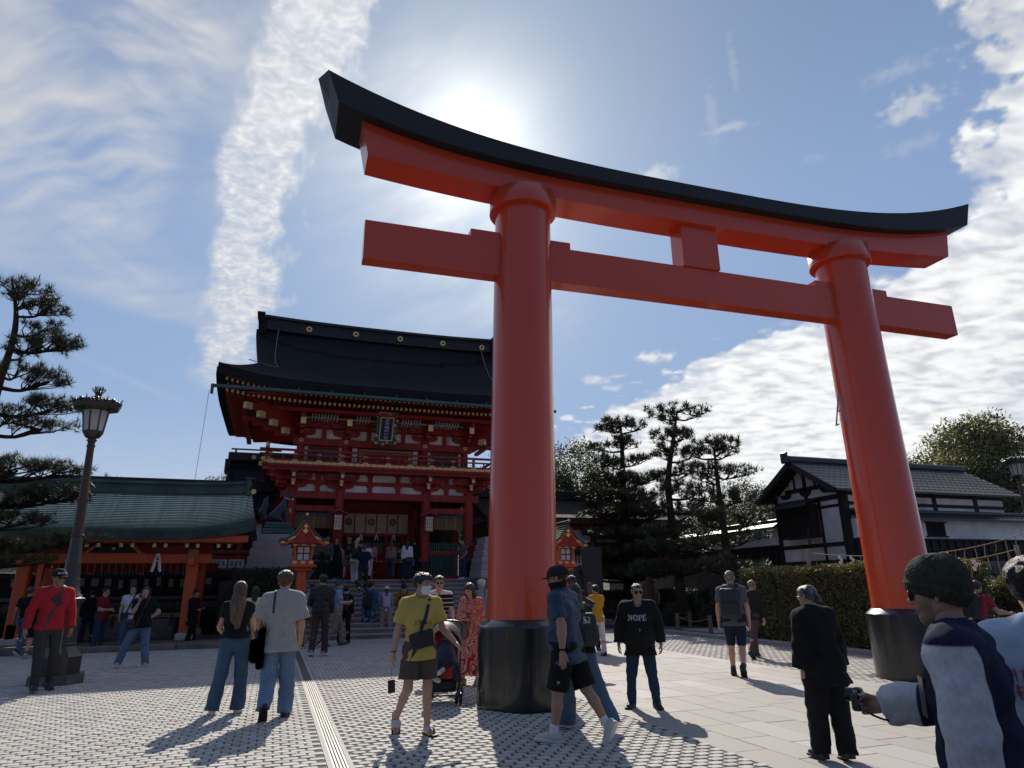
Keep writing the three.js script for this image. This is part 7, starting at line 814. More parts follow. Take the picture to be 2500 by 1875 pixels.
  // upper garment
  if (o.top) {
    const t = o.top, off = t.fit ?? 0.016, wr = wrinkle(t.wr ?? 0.006), caps = torsoCaps(J, o, off), hem = t.hem ?? -0.1; if (t.sheath !== false) caps.push([arr(J.at(hem, -0.07)), arr(J.at(hem, 0.07)), (f ? 0.108 : 0.1) * s * g + off + (t.flare ?? 0.006)]);
    const body = capsuleSDF(caps, 0.05), cut = plane(J.at(hem), J.S.clone().negate()), nk = J.nb, hd = J.head, nr = (t.neck ?? 0.066) * s, ncap = packCap([arr(J.nb.clone().addScaledVector(J.F, (t.vneck ?? 0.01) * s)), arr(hd), nr, nr]); const arms = ['L', 'R'].map((k) => { const n = t.sleeve ?? 0.55, sl = t.sleeveFit ?? 0.012, A = J['s' + k], E = J['e' + k], Wr = J['w' + k], cs = []; let end, dir; if (n < 0.02) return null; if (n <= 1) { end = A.clone().lerp(E, n); dir = E.clone().sub(A).normalize(); cs.push([arr(A), arr(E), ar[0] + sl + 0.004, ar[1] + sl + (t.sleeveFlare ?? 0.014)]); } else { end = E.clone().lerp(Wr, n - 1); dir = Wr.clone().sub(E).normalize(); cs.push([arr(A), arr(E), ar[0] + sl + 0.004, ar[1] + sl + 0.004], [arr(E), arr(Wr), ar[1] + sl + 0.003, ar[2] + sl + (t.cuffFit ?? 0.006)]); } const fn = capsuleSDF(cs, 0.02), pl = plane(end, dir), back = plane(A, dir); return (x, y, z) => { const e = pl(x, y, z); return Math.max(fn(x, y, z), n <= 1 || e > 0 && Math.hypot(x - end.x, y - end.y, z - end.z) < 0.14 ? e : -1); }; }).filter(Boolean);
    const all = [...caps, ...armCaps('L', off + 0.03), ...armCaps('R', off + 0.03)]; const B = bounds(all, 0.02); B[0][1] = Math.max(B[0][1], Math.min(J.at(hem).y, J.wL.y, J.wR.y, J.eL.y) - 0.16);
    const fn = (x, y, z) => { let d = Math.max(body(x, y, z), cut(x, y, z)); for (const a of arms) d = smin(d, a(x, y, z), 0.025); d += wr(x, y, z); return Math.max(d, -capD(x, y, z, ncap)); };
    ctx.topFn = fn; ctx.top = solid(t.name ?? 'shirt', fn, B, t.color, t.mat ?? mCloth, t.cell ?? h); ctx.bodyFn = (x, y, z) => Math.min(body(x, y, z), 9);
    if (t.collar) { const cf = capsuleSDF([[arr(J.nb.clone().addScaledVector(J.S, -0.01)), arr(J.nb.clone().addScaledVector(J.S, 0.045 * s)), 0.076 * s, 0.072 * s]], 0.01), p1 = plane(J.nb.clone().addScaledVector(J.S, 0.045 * s), J.S), p2 = plane(J.nb.clone().addScaledVector(J.S, -0.02 * s), J.S.clone().negate()); solid('collar', (x, y, z) => Math.max(cf(x, y, z), p1(x, y, z), p2(x, y, z)), bounds([[arr(J.nb), arr(J.nb), 0.12]], 0.03), t.collar, mCloth, Math.min(h, 0.01), ctx.top); }
    if (t.hood) solid('hood', capsuleSDF([[arr(J.at(0.47, -0.07, -0.1)), arr(J.at(0.47, 0.07, -0.1)), 0.06 * s], [arr(J.at(0.53, -0.085, -0.03)), arr(J.at(0.47, -0.05, -0.11)), 0.04 * s], [arr(J.at(0.53, 0.085, -0.03)), arr(J.at(0.47, 0.05, -0.11)), 0.04 * s], [arr(J.at(0.53, 0.085, -0.03)), arr(J.at(0.46, 0.07, 0.09)), 0.035 * s, 0.02], [arr(J.at(0.53, -0.085, -0.03)), arr(J.at(0.46, -0.07, 0.09)), 0.035 * s, 0.02]], 0.04), bounds([[arr(J.at(0.5)), arr(J.at(0.5)), 0.24]], 0), t.color, mCloth, h, ctx.top);
  }
  // lower garment
  if (o.bottom) {
    const b = o.bottom, off = b.fit ?? 0.016, wr = wrinkle(b.wr ?? 0.008, 8, 16), wp = b.waist ?? 0.09, wplane = plane(J.at(wp), J.S);
    if (b.type === 'skirt') { const y0 = b.len ?? 0.3, mid = J.aL.clone().lerp(J.aR, 0.5), m = V(mid.x, y0, mid.z), km = J.kL.clone().lerp(J.kR, 0.5), wd = Math.abs(J.kL.x - J.kR.x) / 2; const cs = [[arr(J.at(0.02, -0.06)), arr(J.at(0.02, 0.06)), 0.112 * s * g + off], ...[-1, 1].flatMap((k) => [[arr(J.at(0.0, k * 0.05)), arr(km.clone().add(V(k * wd * 0.8, 0, 0))), 0.11 * s * g + off, (b.hemR ?? 0.13) * s + off], [arr(km.clone().add(V(k * wd * 0.8, 0, 0))), arr(m.clone().add(V(k * wd * 0.9, 0, 0))), (b.hemR ?? 0.13) * s + off, (b.hemR ?? 0.13) * s * 1.12 + off]])]; const fn = capsuleSDF(cs, 0.05); solid('skirt', (x, y, z) => Math.max(fn(x, y, z) + wr(x, y * 0.35, z) * 1.3, y0 - y, wplane(x, y, z)), bounds(cs, 0.02), b.color); }
    else { const cs = torsoCaps(J, o, off).slice(0, 3), lg = ['L', 'R'].map((k) => { const H0 = J['h' + k], K = J['k' + k], A = J['a' + k], len = b.len ?? 2, c2 = [], kr = (b.knee ?? 0.014) + lr[1] * s * Math.sqrt(g), ankle = (b.ankle ?? 0.02) + lr[3] * s, low = A.clone().addScaledVector(A.clone().sub(K).normalize(), 0.04); c2.push([arr(H0), arr(K), lr[0] * s * g + off + (b.thigh ?? 0), len < 1 ? lr[1] * s * g + off + (b.flare ?? 0.03) : kr]); let end, dir; if (len <= 1) { end = H0.clone().lerp(K, len); dir = K.clone().sub(H0).normalize(); } else { c2.push([arr(K), arr(low), kr, ankle]); end = K.clone().lerp(low, len - 1); dir = low.clone().sub(K).normalize(); } cs.push(...c2); return { fn: capsuleSDF(c2, 0.03), pl: plane(end, dir), end }; });
      const pel = capsuleSDF(cs.slice(0, 3), 0.05), fn = (x, y, z) => { const t = []; for (const q of lg) { const e = q.pl(x, y, z); t.push(Math.max(q.fn(x, y, z), Math.hypot(x - q.end.x, y - q.end.y, z - q.end.z) < 0.26 ? e : -1)); } let d = smin(t[0], t[1], 0.012); d = smin(d, pel(x, y, z), 0.05); return Math.max(d + wr(x, y, z) * (0.5 + 0.9 * sstep(0.75, 0.1, y)), wplane(x, y, z)); };
      ctx.bottom = solid(b.name ?? (b.len < 1.3 ? 'shorts' : 'trousers'), fn, bounds(cs, 0.02), b.color); }
  }
  // shoes
  const sh = o.shoes ?? { color: [0.02, 0.02, 0.02] };
  for (const k of ['L', 'R']) { const m = basis(X_, Y_, Z_, J['a' + k]).multiply(new THREE.Matrix4().makeRotationY(rad((k === 'L' ? 1 : -1) * (sh.out ?? 8)))).multiply(new THREE.Matrix4().makeRotationX(J['p' + k])).multiply(new THREE.Matrix4().makeScale(s * (f ? 0.92 : 1), s, s * (f ? 0.92 : 1))), up = sh.high ?? 0, sole = sh.sole ?? sh.color, sy = sh.soleH ?? 0.026;
    let fn; const foot = capsuleSDF([[[0, -0.03, -0.045], [0, -0.035, 0.06], 0.04, 0.042], [[0, -0.04, 0.06], [0.004, -0.052, 0.155], 0.042, 0.032], [[0, -0.03, -0.03], [0, 0.01 + up, -0.015], 0.044, 0.04]], 0.025), ft = (x, z) => { const zz = clamp((z + 0.05) / 0.21), w = lerp(0.036, 0.047, sm(clamp(zz * 1.4))); return Math.hypot(x, z - (zz * 0.21 - 0.05)) - w; };
    if (sh.type === 'slide') fn = (x, y, z) => Math.min(Math.max(ft(x, z) - 0.004, Math.abs(y + 0.074) - 0.012), Math.max(foot(x, y, z) - 0.012, -(foot(x, y, z) - 0.004), Math.abs(z - 0.075) - 0.04, -0.07 - y)); else fn = (x, y, z) => Math.min(Math.max(foot(x, y, z) - 0.004 - 0.0015 * n3(x * 60, y * 60, z * 60), y - 0.012 - up, -0.085 - y), Math.max(ft(x, z) - 0.006, y + 0.085 - sy, -0.085 - y));
    const g2 = meshSDF(fn, [-0.07, -0.095, -0.11], [0.07, 0.03 + up, 0.21], far ? 0.012 : 0.0075, (x, y, z, c) => { const q = y < -0.085 + sy + 0.002 ? sole : sh.type === 'slide' ? (sh.strap ?? sh.color) : sh.lace && Math.abs(x) < 0.016 && z > 0.0 && z < 0.09 ? sh.lace : sh.stripe && Math.abs(x) > 0.03 && Math.abs(z - 0.04 + y * 0.6) < 0.012 ? sh.stripe : sh.color; const v = 1 + 0.1 * n3(x * 90, y * 90, z * 90); c[0] = q[0] * v; c[1] = q[1] * v; c[2] = q[2] * v; }); put('shoe', toSolid(g2).applyMatrix4(m), mShoe);
    if (sh.sock) { const A = J['a' + k], d = J['k' + k].clone().sub(A).normalize(), e = A.clone().addScaledVector(d, sh.sockH ?? 0.1), cc = [[arr(A.clone().addScaledVector(d, -0.02)), arr(e), lr[3] * s + 0.006, lr[3] * s + 0.008]], q = capsuleSDF(cc), pl = plane(e, d); solid('sock', (x, y, z) => Math.max(q(x, y, z), pl(x, y, z)), bounds(cc, 0.02), sh.sockColor ?? flat(sh.sock), mCloth, 0.009); } }
  // hair, hat, glasses
  const hm = (g2) => toSolid(g2).applyMatrix4(J.hm), hh = far ? 0.012 : h < 0.01 ? 0.005 : 0.0075;
  if (o.hair) { const hc = o.hair.color, tip = o.hair.tip ?? hc, hg = hairGeo(o.hair.kind ?? 'short', hh, o.hair.seed ?? 1, o.hair); painted(hg, (x, y, z, c) => { const k = 1 + 0.45 * n3(x * 95, y * 22, z * 95), t = clamp(-y / 0.35); for (let i = 0; i < 3; i++) c[i] = lerp(hc[i], tip[i], t) * k; if (o.hair.grey) { const q = o.hair.grey * clamp(0.5 + n3(x * 70, y * 20, z * 70)); for (let i = 0; i < 3; i++) c[i] = lerp(c[i], 0.5, q); } }); put('hair', hm(hg), mHair); }
  if (o.hat) { const hg = hatGeo[o.hat.kind](far ? 0.011 : h < 0.01 ? 0.005 : 0.0065); painted(hg, typeof o.hat.color === 'function' ? o.hat.color : flat(o.hat.color, 0.15)); ctx.hat = put(o.hat.kind === 'bucket' ? 'bucket_hat' : o.hat.kind, hm(hg), mCloth); }
  if (o.glasses) { const gl = new GB(), fr = new GB(), w = o.glasses.w ?? 0.024, hgt = o.glasses.h ?? 0.02; for (const k of [-1, 1]) { gl.add(new THREE.CylinderGeometry(1, 1, 0.003, 18), mtx(k * 0.031, 0.003, 0.098, PI / 2, 0, 0).multiply(new THREE.Matrix4().makeRotationZ(0)).scale(V(w, 1, hgt))); fr.rod([k * 0.055, 0.01, 0.09], [k * 0.082, 0.012, 0.0], 0.0028, 0.0028, 5); fr.rod([k * 0.05, 0.012, 0.096], [k * 0.056, 0.01, 0.088], 0.003, 0.003, 5); fr.add(new THREE.TorusGeometry(1, 0.11, 5, 18), mtx(k * 0.031, 0.003, 0.099).scale(V(w, hgt, 0.03))); } fr.rod([-0.012, 0.008, 0.1], [0.012, 0.008, 0.1], 0.0025, 0.0025, 5); const a = fr.build('glasses', mFrame, G); a.applyMatrix4(J.hm); const b = gl.build('lens', o.glasses.clear ? M('clear lens', [0.9, 0.9, 0.9], 0.05, { transmission: 1 }) : mLens, a); }
  if (o.mask) { const g2 = meshSDF((x, y, z) => { const d = headSDF(x * 0.95, y, z * 0.985) - 0.006 - 0.02 * Math.max(0, 0.03 - Math.abs(x)) ; return Math.max(d, -0.104 - y, y + 0.006 + 0.25 * Math.abs(x) - 0.008, 0.028 - z, Math.abs(x) - 0.066); }, [-0.09, -0.13, 0.0], [0.09, 0.03, 0.15], 0.0055); painted(g2, (x, y, z, c) => { const k = 0.74 * (1 + 0.06 * Math.sin(y * 420)); c[0] = k; c[1] = k * 0.99; c[2] = k * 0.97; }); const m2 = put('face_mask', hm(g2), mCloth); const st = new GB(); for (const k of [-1, 1]) { st.tube([[k * 0.064, -0.02, 0.05], [k * 0.08, 0.0, 0.01], [k * 0.086, 0.02, -0.01]], 0.0018, 4, 8); st.tube([[k * 0.06, -0.08, 0.045], [k * 0.078, -0.04, 0.01], [k * 0.084, -0.01, -0.012]], 0.0018, 4, 8); } const sm2 = st.build('ear_loop', mPlaster, m2); sm2.applyMatrix4(J.hm); }
  if (o.extra) o.extra(ctx);
  return ctx;
}
// a band lying on a garment: the section of its surface by a plane through c spanned by A and B
function bandOn(ctx, name, c, A, B, w, col, mat, { from = 0, to = 360, off = 0.006, fn = ctx.topFn, th = 0.004, par } = {}) {
  const a = A.clone().normalize(), n = A.clone().cross(B).normalize(), b = n.clone().cross(a), rows = [], N = 44; for (let i = 0; i <= N; i++) { const t = rad(lerp(from, to, i / N)), d = a.clone().multiplyScalar(Math.cos(t)).addScaledVector(b, Math.sin(t)); let r = 0.5; for (let k = 0; k < 40; k++) { const e = fn(c.x + d.x * r, c.y + d.y * r, c.z + d.z * r); if (e < 0.002) break; r -= Math.max(0.003, e * 0.7); if (r < 0.03) break; } const p = c.clone().addScaledVector(d, r + off), q = (u, v) => p.clone().addScaledVector(n, u).addScaledVector(d, v).toArray(); rows.push([q(-w / 2, 0), q(-w / 2, th), q(w / 2, th), q(w / 2, 0)]); }
  const g = new GB(); g.loft(rows.map((r) => r)); const m = g.build(name, mat ?? mNylon, par ?? ctx.G); painted(m.geometry, typeof col === 'function' ? col : flat(col, 0.12)); return m;
}
function softBag(ctx, name, m, hx, hy, hz, r, col, par, cell = 0.012, shape) { const g = meshSDF((x, y, z) => (shape ? shape(x, y, z) : boxD(x, y, z, hx, hy, hz, r)) + 0.005 * n3(x * 14, y * 14, z * 14), [-hx - 0.05, -hy - 0.05, -hz - 0.05], [hx + 0.05, hy + 0.05, hz + 0.05], cell, typeof col === 'function' ? col : flat(col, 0.14)); return ctx.put(name, toSolid(g).applyMatrix4(m), mNylon, par); }
function crossbody(ctx, o) { // strap from one shoulder to the other hip, bag on the hip: side 1 = strap over the left shoulder
  const { J, s } = ctx, sd = o.side ?? 1, c = J.at(0.27), top = J.at(0.5, sd * 0.075), A = top.clone().sub(c), B = J.F.clone().addScaledVector(J.L, 0); const st = bandOn(ctx, 'bag_strap', c, A, B, o.w ?? 0.03, o.color, mNylon, { off: 0.003 }); if (o.bag) { const [x, y, z, hx, hy, hz, rz] = o.bag, m = basis(J.L, J.S, J.F, J.at(y, x, z)).multiply(new THREE.Matrix4().makeRotationZ(rz ?? 0)); softBag(ctx, 'shoulder_bag', m, hx * s, hy * s, hz * s, Math.min(0.035, hz * 0.8), o.bagColor ?? o.color, undefined, 0.011, o.shape); } return st;
}
function backpack(ctx, o = {}) {
  const { J, s } = ctx, hx = (o.w ?? 0.15) * s, hy = (o.h ?? 0.22) * s, hz = (o.d ?? 0.085) * s, y = o.y ?? 0.28, m = basis(J.L, J.S, J.F, J.at(y, 0, -(0.115 * (ctx.o.g ?? 1)) - (o.d ?? 0.085))), bk = softBag(ctx, 'backpack', m, hx, hy, hz, 0.05, o.color ?? [0.015, 0.015, 0.018], undefined, ctx.far ? 0.018 : 0.012), col = o.color2 ?? o.color ?? [0.015, 0.015, 0.018];
  softBag(ctx, 'pocket', m.clone().multiply(mtx(0, -hy * 0.38, -hz * 0.95)), hx * 0.82, hy * 0.46, 0.035, 0.025, col, bk, ctx.far ? 0.018 : 0.012); const hd = new GB().tube([[-0.04, hy - 0.01, 0.03], [-0.03, hy + 0.03, 0.03], [0.03, hy + 0.03, 0.03], [0.04, hy - 0.01, 0.03]], 0.008, 6, 12).build('haul_loop', mFrame, bk); hd.applyMatrix4(m); if (o.zip) { const z = new GB().tube([[-hx * 0.8, hy * 0.1, -hz - 0.008], [-hx * 0.75, hy * 0.75, -hz * 0.96], [0, hy * 0.93, -hz * 0.9], [hx * 0.75, hy * 0.75, -hz * 0.96], [hx * 0.8, hy * 0.1, -hz - 0.008]], 0.004, 4, 30).build('zip', M('zip tape', [0.1, 0.1, 0.11], 0.5), bk); z.applyMatrix4(m); }
  for (const k of [-1, 1]) { const c = J.at(0.36, k * 0.105), st = bandOn(ctx, 'shoulder_strap', c, J.S, J.F, 0.05 * s, col, mNylon, { from: -70, to: 120, off: 0.003, th: 0.012, fn: ctx.topFn }); } return bk;
}
function phoneAt(ctx, side, label) { const { J } = ctx, hm = J['hand' + side], p = V(-0.03 * (side === 'L' ? 1 : -1), -0.1, 0.0).applyMatrix4(hm), t = thing('mobile_phone', label, 'phone', [0, 0, 0]); const w = p.clone().applyMatrix4(new THREE.Matrix4().compose(ctx.G.position, ctx.G.quaternion, V(1, 1, 1))); t.position.copy(w); t.rotation.y = ctx.G.rotation.y; return t; }

const mNylon0 = M("black leather", [0.014, 0.014, 0.015], 0.5), mNylonBlack = M("camera plastic", [0.016, 0.016, 0.017], 0.45);
const pxZ = (px, py, z) => { const d = cF.clone().addScaledVector(cR, (px - 1250) / 1618.9).addScaledVector(cU, -(py - 937.5) / 1618.9); return CAM.clone().addScaledVector(d, (z - CAM.z) / d.z); };
const pxD = (px, py, dist) => CAM.clone().addScaledVector(cF.clone().addScaledVector(cR, (px - 1250) / 1618.9).addScaledVector(cU, -(py - 937.5) / 1618.9), dist);
const K = { black: [0.012, 0.012, 0.013], soft: [0.022, 0.021, 0.021], navy: [0.014, 0.02, 0.042], grey: [0.16, 0.16, 0.165], white: [0.72, 0.72, 0.73], khaki: [0.24, 0.2, 0.15], jean: [0.075, 0.13, 0.22], jeanD: [0.03, 0.06, 0.11], brown: [0.06, 0.045, 0.04], fair: [0.5, 0.3, 0.21], light: [0.44, 0.27, 0.18], tan: [0.33, 0.19, 0.12], hairD: [0.012, 0.009, 0.008], hairB: [0.09, 0.05, 0.026], cream: [0.6, 0.55, 0.44] };
const sneaker = (c, s = K.white, o = {}) => ({ color: c, sole: s, ...o });
const stand = { lL: [0.1, -1, 0.04, 0.06, -1, -0.02], lR: [0.1, -1, -0.02, 0.06, -1, -0.05] };
const walkL = { lL: [0.02, -1, 0.36, 0.0, -1, 0.06], lR: [0.02, -1, -0.14, 0.02, -1, -0.62], footL: -6, footR: 36 }, walkR = { lR: [0.02, -1, 0.36, 0.0, -1, 0.06], lL: [0.02, -1, -0.14, 0.02, -1, -0.62], footR: -6, footL: 36 };
const swing = { armL: [0.14, -1, -0.22, 0.04, -1, 0.12], armR: [0.14, -1, 0.18, 0.02, -1, 0.4] };
const raised = { armR: [0.25, -0.75, 0.55, -0.35, 0.75, 0.55], handR: 'grip' };
const denimB = denim(K.jean), denimDk = denim(K.jeanD);
const handGrip = { handL: 'grip', handR: 'grip' };
// left side
person({ label: 'man in red sweatshirt and black lettered cap striding past the street lamp', px: [92, 1688], turn: 12, H: 2.02, g: 1.06, skin: K.tan, cell: 0.0125, ...walkR, lL: [0.1, -1, 0.0, 0.02, -1, -0.3], footL: 14, lR: [0.0, -1, 0.2, -0.02, -1, 0.02], armL: [0.28, -1, 0.02, 0.1, -1, 0.12], armR: [0.34, -1, -0.06, 0.12, -1, 0.1], head: [14, 2, 0], top: { color: flat([0.40, 0.022, 0.03], 0.12), sleeve: 1.98, hem: -0.06, fit: 0.024, wr: 0.008, sleeveFit: 0.02, cuffFit: 0.012 }, bottom: { color: flat([0.045, 0.048, 0.04]), fit: 0.012, ankle: 0.012 }, shoes: sneaker(K.soft, K.soft), face: { beard: [0.12, 0.08, 0.06], beardAmt: 0.35 }, hair: { color: K.hairD }, glasses: { w: 0.026, h: 0.02 }, hat: { kind: 'cap', color: (() => { const m = textMask('PAWN', 128, 48, 'bold 40px sans-serif'); return (x, y, z, c) => { const t = z > 0.04 && y > 0.045 ? m(0.5 + x / 0.15, 0.5 + (y - 0.075) / 0.05) : 0, k = lerp(0.014, 0.5, t > 0.4 ? 1 : 0); c[0] = c[1] = c[2] = k; }; })() }, extra: (c) => { crossbody(c, { side: 1, w: 0.045, color: (x, y, z, o) => { const k = 0.03 + 0.05 * clamp(n3(x * 60, y * 60, z * 60)); o[0] = k; o[1] = k * 0.85; o[2] = k * 0.85; }, bag: [0.02, 0.36, 0.13, 0.05, 0.075, 0.02, 0.7], bagColor: K.soft }); const b = new GB().add(new THREE.TorusGeometry(0.034, 0.005, 6, 16), basis(X_, Z_, Y_, c.J.wL)).build('watch_strap', mFrame, c.G); } });
person({ label: 'visitor in black top and jeans with a white tote bag behind the man in red', px: [44, 1601], turn: 150, H: 1.8, skin: K.light, cell: 0.018, ...walkL, armL: [0.3, -1, 0, 0.16, -1, 0.2], top: { color: K.black, sleeve: 0.6, hem: -0.02 }, bottom: { color: denimB }, shoes: sneaker(K.navy), hair: { color: K.hairB }, extra: (c) => { const J = c.J, t = new GB().tube([J.wL.toArray(), J.wL.clone().add(V(0.02, -0.14, 0.03)).toArray()], 0.008, 5, 4).build('bag_strap', mPlaster, c.G); softBag(c, 'tote_bag', basis(J.F, J.S, J.L, J.wL.clone().add(V(0.04, -0.3, 0))), 0.17, 0.19, 0.04, 0.03, (x, y, z, o) => { const k = Math.hypot(x - 0.02, y + 0.02) < 0.03 ? 0.03 : 0.6; o[0] = o[1] = o[2] = k; }); } });
person({ label: 'person in black shorts and patterned sneakers mostly hidden by the man in red', px: [78, 1606], turn: 170, H: 1.72, skin: K.fair, cell: 0.018, ...walkR, top: { color: K.black, sleeve: 0.6 }, bottom: { color: K.black, len: 0.95, type: 'shorts' }, shoes: sneaker((() => K.navy)(), K.white, { lace: K.white, stripe: [0.5, 0.4, 0.5] }), hair: { color: K.hairB } });
person({ label: 'man in dark red T-shirt and jeans in profile, right behind the street lamp', px: [234, 1588], turn: 62, H: 1.76, g: 1.12, belly: 0.03, skin: K.fair, cell: 0.017, ...stand, armL: [0.1, -1, 0.1, -0.5, -0.15, 1], armR: [0.1, -1, 0.1, -0.3, 0.0, 1], ...handGrip, top: { color: flat([0.2, 0.022, 0.024]), sleeve: 0.7, hem: -0.08, fit: 0.02 }, bottom: { color: denimDk }, shoes: sneaker(K.soft), hair: { kind: 'short', color: [0.03, 0.025, 0.022], thick: 0.008 }, glasses: {}, head: [0, 0, 0] });
person({ label: 'figure in black seen between the street lamp and the man in dark red', px: [206, 1580], turn: 175, H: 1.72, skin: K.light, cell: 0.02, ...stand, top: { color: K.black, sleeve: 1.9 }, bottom: { color: K.navy }, hair: { color: K.hairD } });
person({ label: 'man in white T-shirt and jeans with a navy crossbody bag, looking upward', px: [304, 1586], turn: -12, H: 1.8, g: 1.06, skin: K.fair, cell: 0.016, lL: [0.12, -1, -0.06, 0.1, -1, -0.35], lR: [0.1, -1, 0.16, 0.06, -1, -0.02], footL: 18, armL: [0.14, -1, -0.06, 0.04, -1, 0.1], armR: [0.22, -1, 0.02, -0.02, -1, 0.35], head: [-10, -16, 4], top: { color: flat([0.62, 0.62, 0.66]), sleeve: 0.62, hem: -0.1, fit: 0.022, wr: 0.008, neck: 0.07 }, bottom: { color: denimB, fit: 0.02 }, shoes: sneaker(K.navy, K.white, { sock: K.white }), hair: { color: K.hairD, thick: 0.02 }, extra: (c) => crossbody(c, { side: 1, w: 0.045, color: K.navy, bag: [-0.1, 0.0, 0.15, 0.1, 0.085, 0.035, 0.15] }) });
person({ label: 'woman in black T-shirt and jeans holding up a phone with one hand on her hip', px: [330, 1628], turn: -4, H: 1.75, sex: 'f', g: 1.16, skin: K.fair, cell: 0.0145, lL: [0.1, -1, 0.04, 0.12, -1, -0.06], lR: [0.36, -1, 0.1, 0.3, -1, -0.02], armR: [0.1, -0.8, 0.62, -0.42, 0.9, 0.32], armL: [0.62, -0.85, -0.1, -0.7, -0.6, 0.25], handR: 'grip', head: [-4, -8, 6], top: { color: K.black, sleeve: 0.72, hem: -0.08, fit: 0.03, sleeveFlare: 0.03 }, bottom: { color: denim([0.12, 0.19, 0.28]), fit: 0.014, ankle: 0.045, knee: 0.02 }, shoes: sneaker([0.4, 0.36, 0.32], [0.5, 0.46, 0.42], { lace: K.black }), hair: { kind: 'long', color: K.hairD, caps: [[[0.06, 0, -0.03], [0.085, -0.13, 0.0], 0.045, 0.03], [[-0.06, 0, -0.03], [-0.085, -0.13, 0.0], 0.045, 0.03], [[0, 0, -0.06], [0, -0.14, -0.06], 0.06, 0.05]], lo: -0.2 }, extra: (c) => { crossbody(c, { side: 1, w: 0.018, color: [0.05, 0.04, 0.035], bag: [-0.16, 0.0, 0.1, 0.15, 0.1, 0.05, 0.1], bagColor: K.soft }); const t = phoneAt(c, 'R', 'silver phone held up by the woman in the black T-shirt'); new GB().box(0, 0.02, 0, 0.075, 0.155, 0.009, { b: 0.003 }).build('case', M('phone case', [0.42, 0.41, 0.4], 0.4), t); new GB().box(0, 0.02, 0.006, 0.062, 0.135, 0.002).build('screen_back', mLens, t); } });
person({ label: 'person in dark coat with topknot standing against the orange pavilion post', px: [462, 1574], y: 0, turn: 55, H: 1.66, skin: K.tan, cell: 0.018, lL: [0.1, -1, 0.0, 0.04, -1, -0.02], lR: [0.12, -1, 0.18, 0.1, -1, -0.1], armR: [0.12, -1, 0.1, -0.3, -0.05, 1], armL: [0.14, -1, 0.1, -0.4, 0.1, 1], ...handGrip, top: { name: 'coat', color: K.black, sleeve: 1.9, hem: -0.28, fit: 0.028, flare: 0.03 }, bottom: { color: K.black, fit: 0.02, ankle: 0.05 }, shoes: sneaker(K.black, K.black), hair: { kind: 'up', color: K.hairD, caps: [[[0, 0.12, -0.03], [0, 0.16, -0.05], 0.045, 0.035]] } });
person({ label: 'woman with very long wavy brown hair, black T-shirt and flared jeans seen from behind', px: [556, 1742], turn: 172, H: 1.76, sex: 'f', skin: K.light, cell: 0.0125, lL: [0.12, -1, -0.02, 0.14, -1, -0.06], lR: [0.06, -1, 0.1, 0.0, -1, -0.08], armL: [0.24, -1, -0.02, -0.1, -0.45, 0.9], armR: [0.2, -1, 0.05, 0.0, -0.5, 0.85], ...handGrip, top: { color: K.black, sleeve: 0.55, hem: 0.06, fit: 0.012, wr: 0.005 }, bottom: { color: denim([0.05, 0.095, 0.15]), fit: 0.012, waist: 0.12, knee: 0.03, ankle: 0.06, thigh: 0.008 }, shoes: sneaker([0.55, 0.5, 0.4], [0.6, 0.55, 0.45]), hair: { kind: 'long', color: [0.085, 0.05, 0.03], tip: [0.13, 0.075, 0.045], caps: [[[0, 0.02, -0.06], [0.0, -0.2, -0.12], 0.09, 0.1], [[0.04, -0.2, -0.12], [0.03, -0.42, -0.14], 0.075, 0.05], [[-0.04, -0.2, -0.12], [-0.02, -0.5, -0.15], 0.075, 0.045]], lo: -0.58 }, extra: (c) => { const J = c.J, e = J.eR.clone().lerp(J.wR, 0.45); new GB().tube([e.clone().add(V(0, 0.03, 0)).toArray(), e.clone().add(V(-0.05, -0.1, -0.02)).toArray()], 0.012, 6, 5).build('bag_handle', mFrame, c.G); softBag(c, 'handbag', basis(J.F, J.S, J.L, e.clone().add(V(-0.05, -0.28, -0.02))), 0.13, 0.16, 0.06, 0.05, K.black); const t = phoneAt(c, 'L', 'pale phone in the hand of the woman with very long hair'); new GB().box(0, 0.02, 0, 0.075, 0.02, 0.15, { b: 0.004 }).build('case', mWhite, t); } });
person({ label: 'man in loose pale grey shirt and light jeans with black tote, walking away beside the long-haired woman', px: [668, 1752], turn: 176, H: 1.88, g: 1.04, skin: K.light, cell: 0.0125, lR: [0.06, -1, 0.16, 0.02, -1, -0.06], lL: [0.02, -1, -0.02, 0.02, -0.8, -0.6], footL: 52, armL: [0.34, -1, 0.0, -0.2, -0.85, 0.7], armR: [0.22, -1, -0.04, 0.02, -1, 0.4], head: [0, 4, 0], top: { color: (x, y, z, o) => { const k = (0.34 + 0.05 * n3(x * 60, y * 90, z * 60)) * (1 + 0.1 * n3(x * 6, y * 4, z * 6)); o[0] = k * 1.02; o[1] = k; o[2] = k * 0.95; }, sleeve: 0.9, sleeveFlare: 0.045, sleeveFit: 0.03, hem: -0.15, fit: 0.035, flare: 0.03, wr: 0.011, collar: [0.3, 0.295, 0.28] }, bottom: { color: denim([0.13, 0.2, 0.3]), fit: 0.016, knee: 0.045, ankle: 0.05, wr: 0.011 }, shoes: sneaker(K.black, K.black, { high: 0.03 }), hair: { color: [0.085, 0.045, 0.022], thick: 0.026 }, extra: (c) => { const J = c.J; bandOn(c, 'tote_strap', J.at(0.33, 0.1), J.S, J.F, 0.025, K.black, mNylon, { from: -95, to: 95, off: 0.003 }); softBag(c, 'tote_bag', basis(J.F, J.S, J.L, J.at(-0.1, 0.215, -0.03)), 0.17, 0.26, 0.045, 0.04, K.black); } });
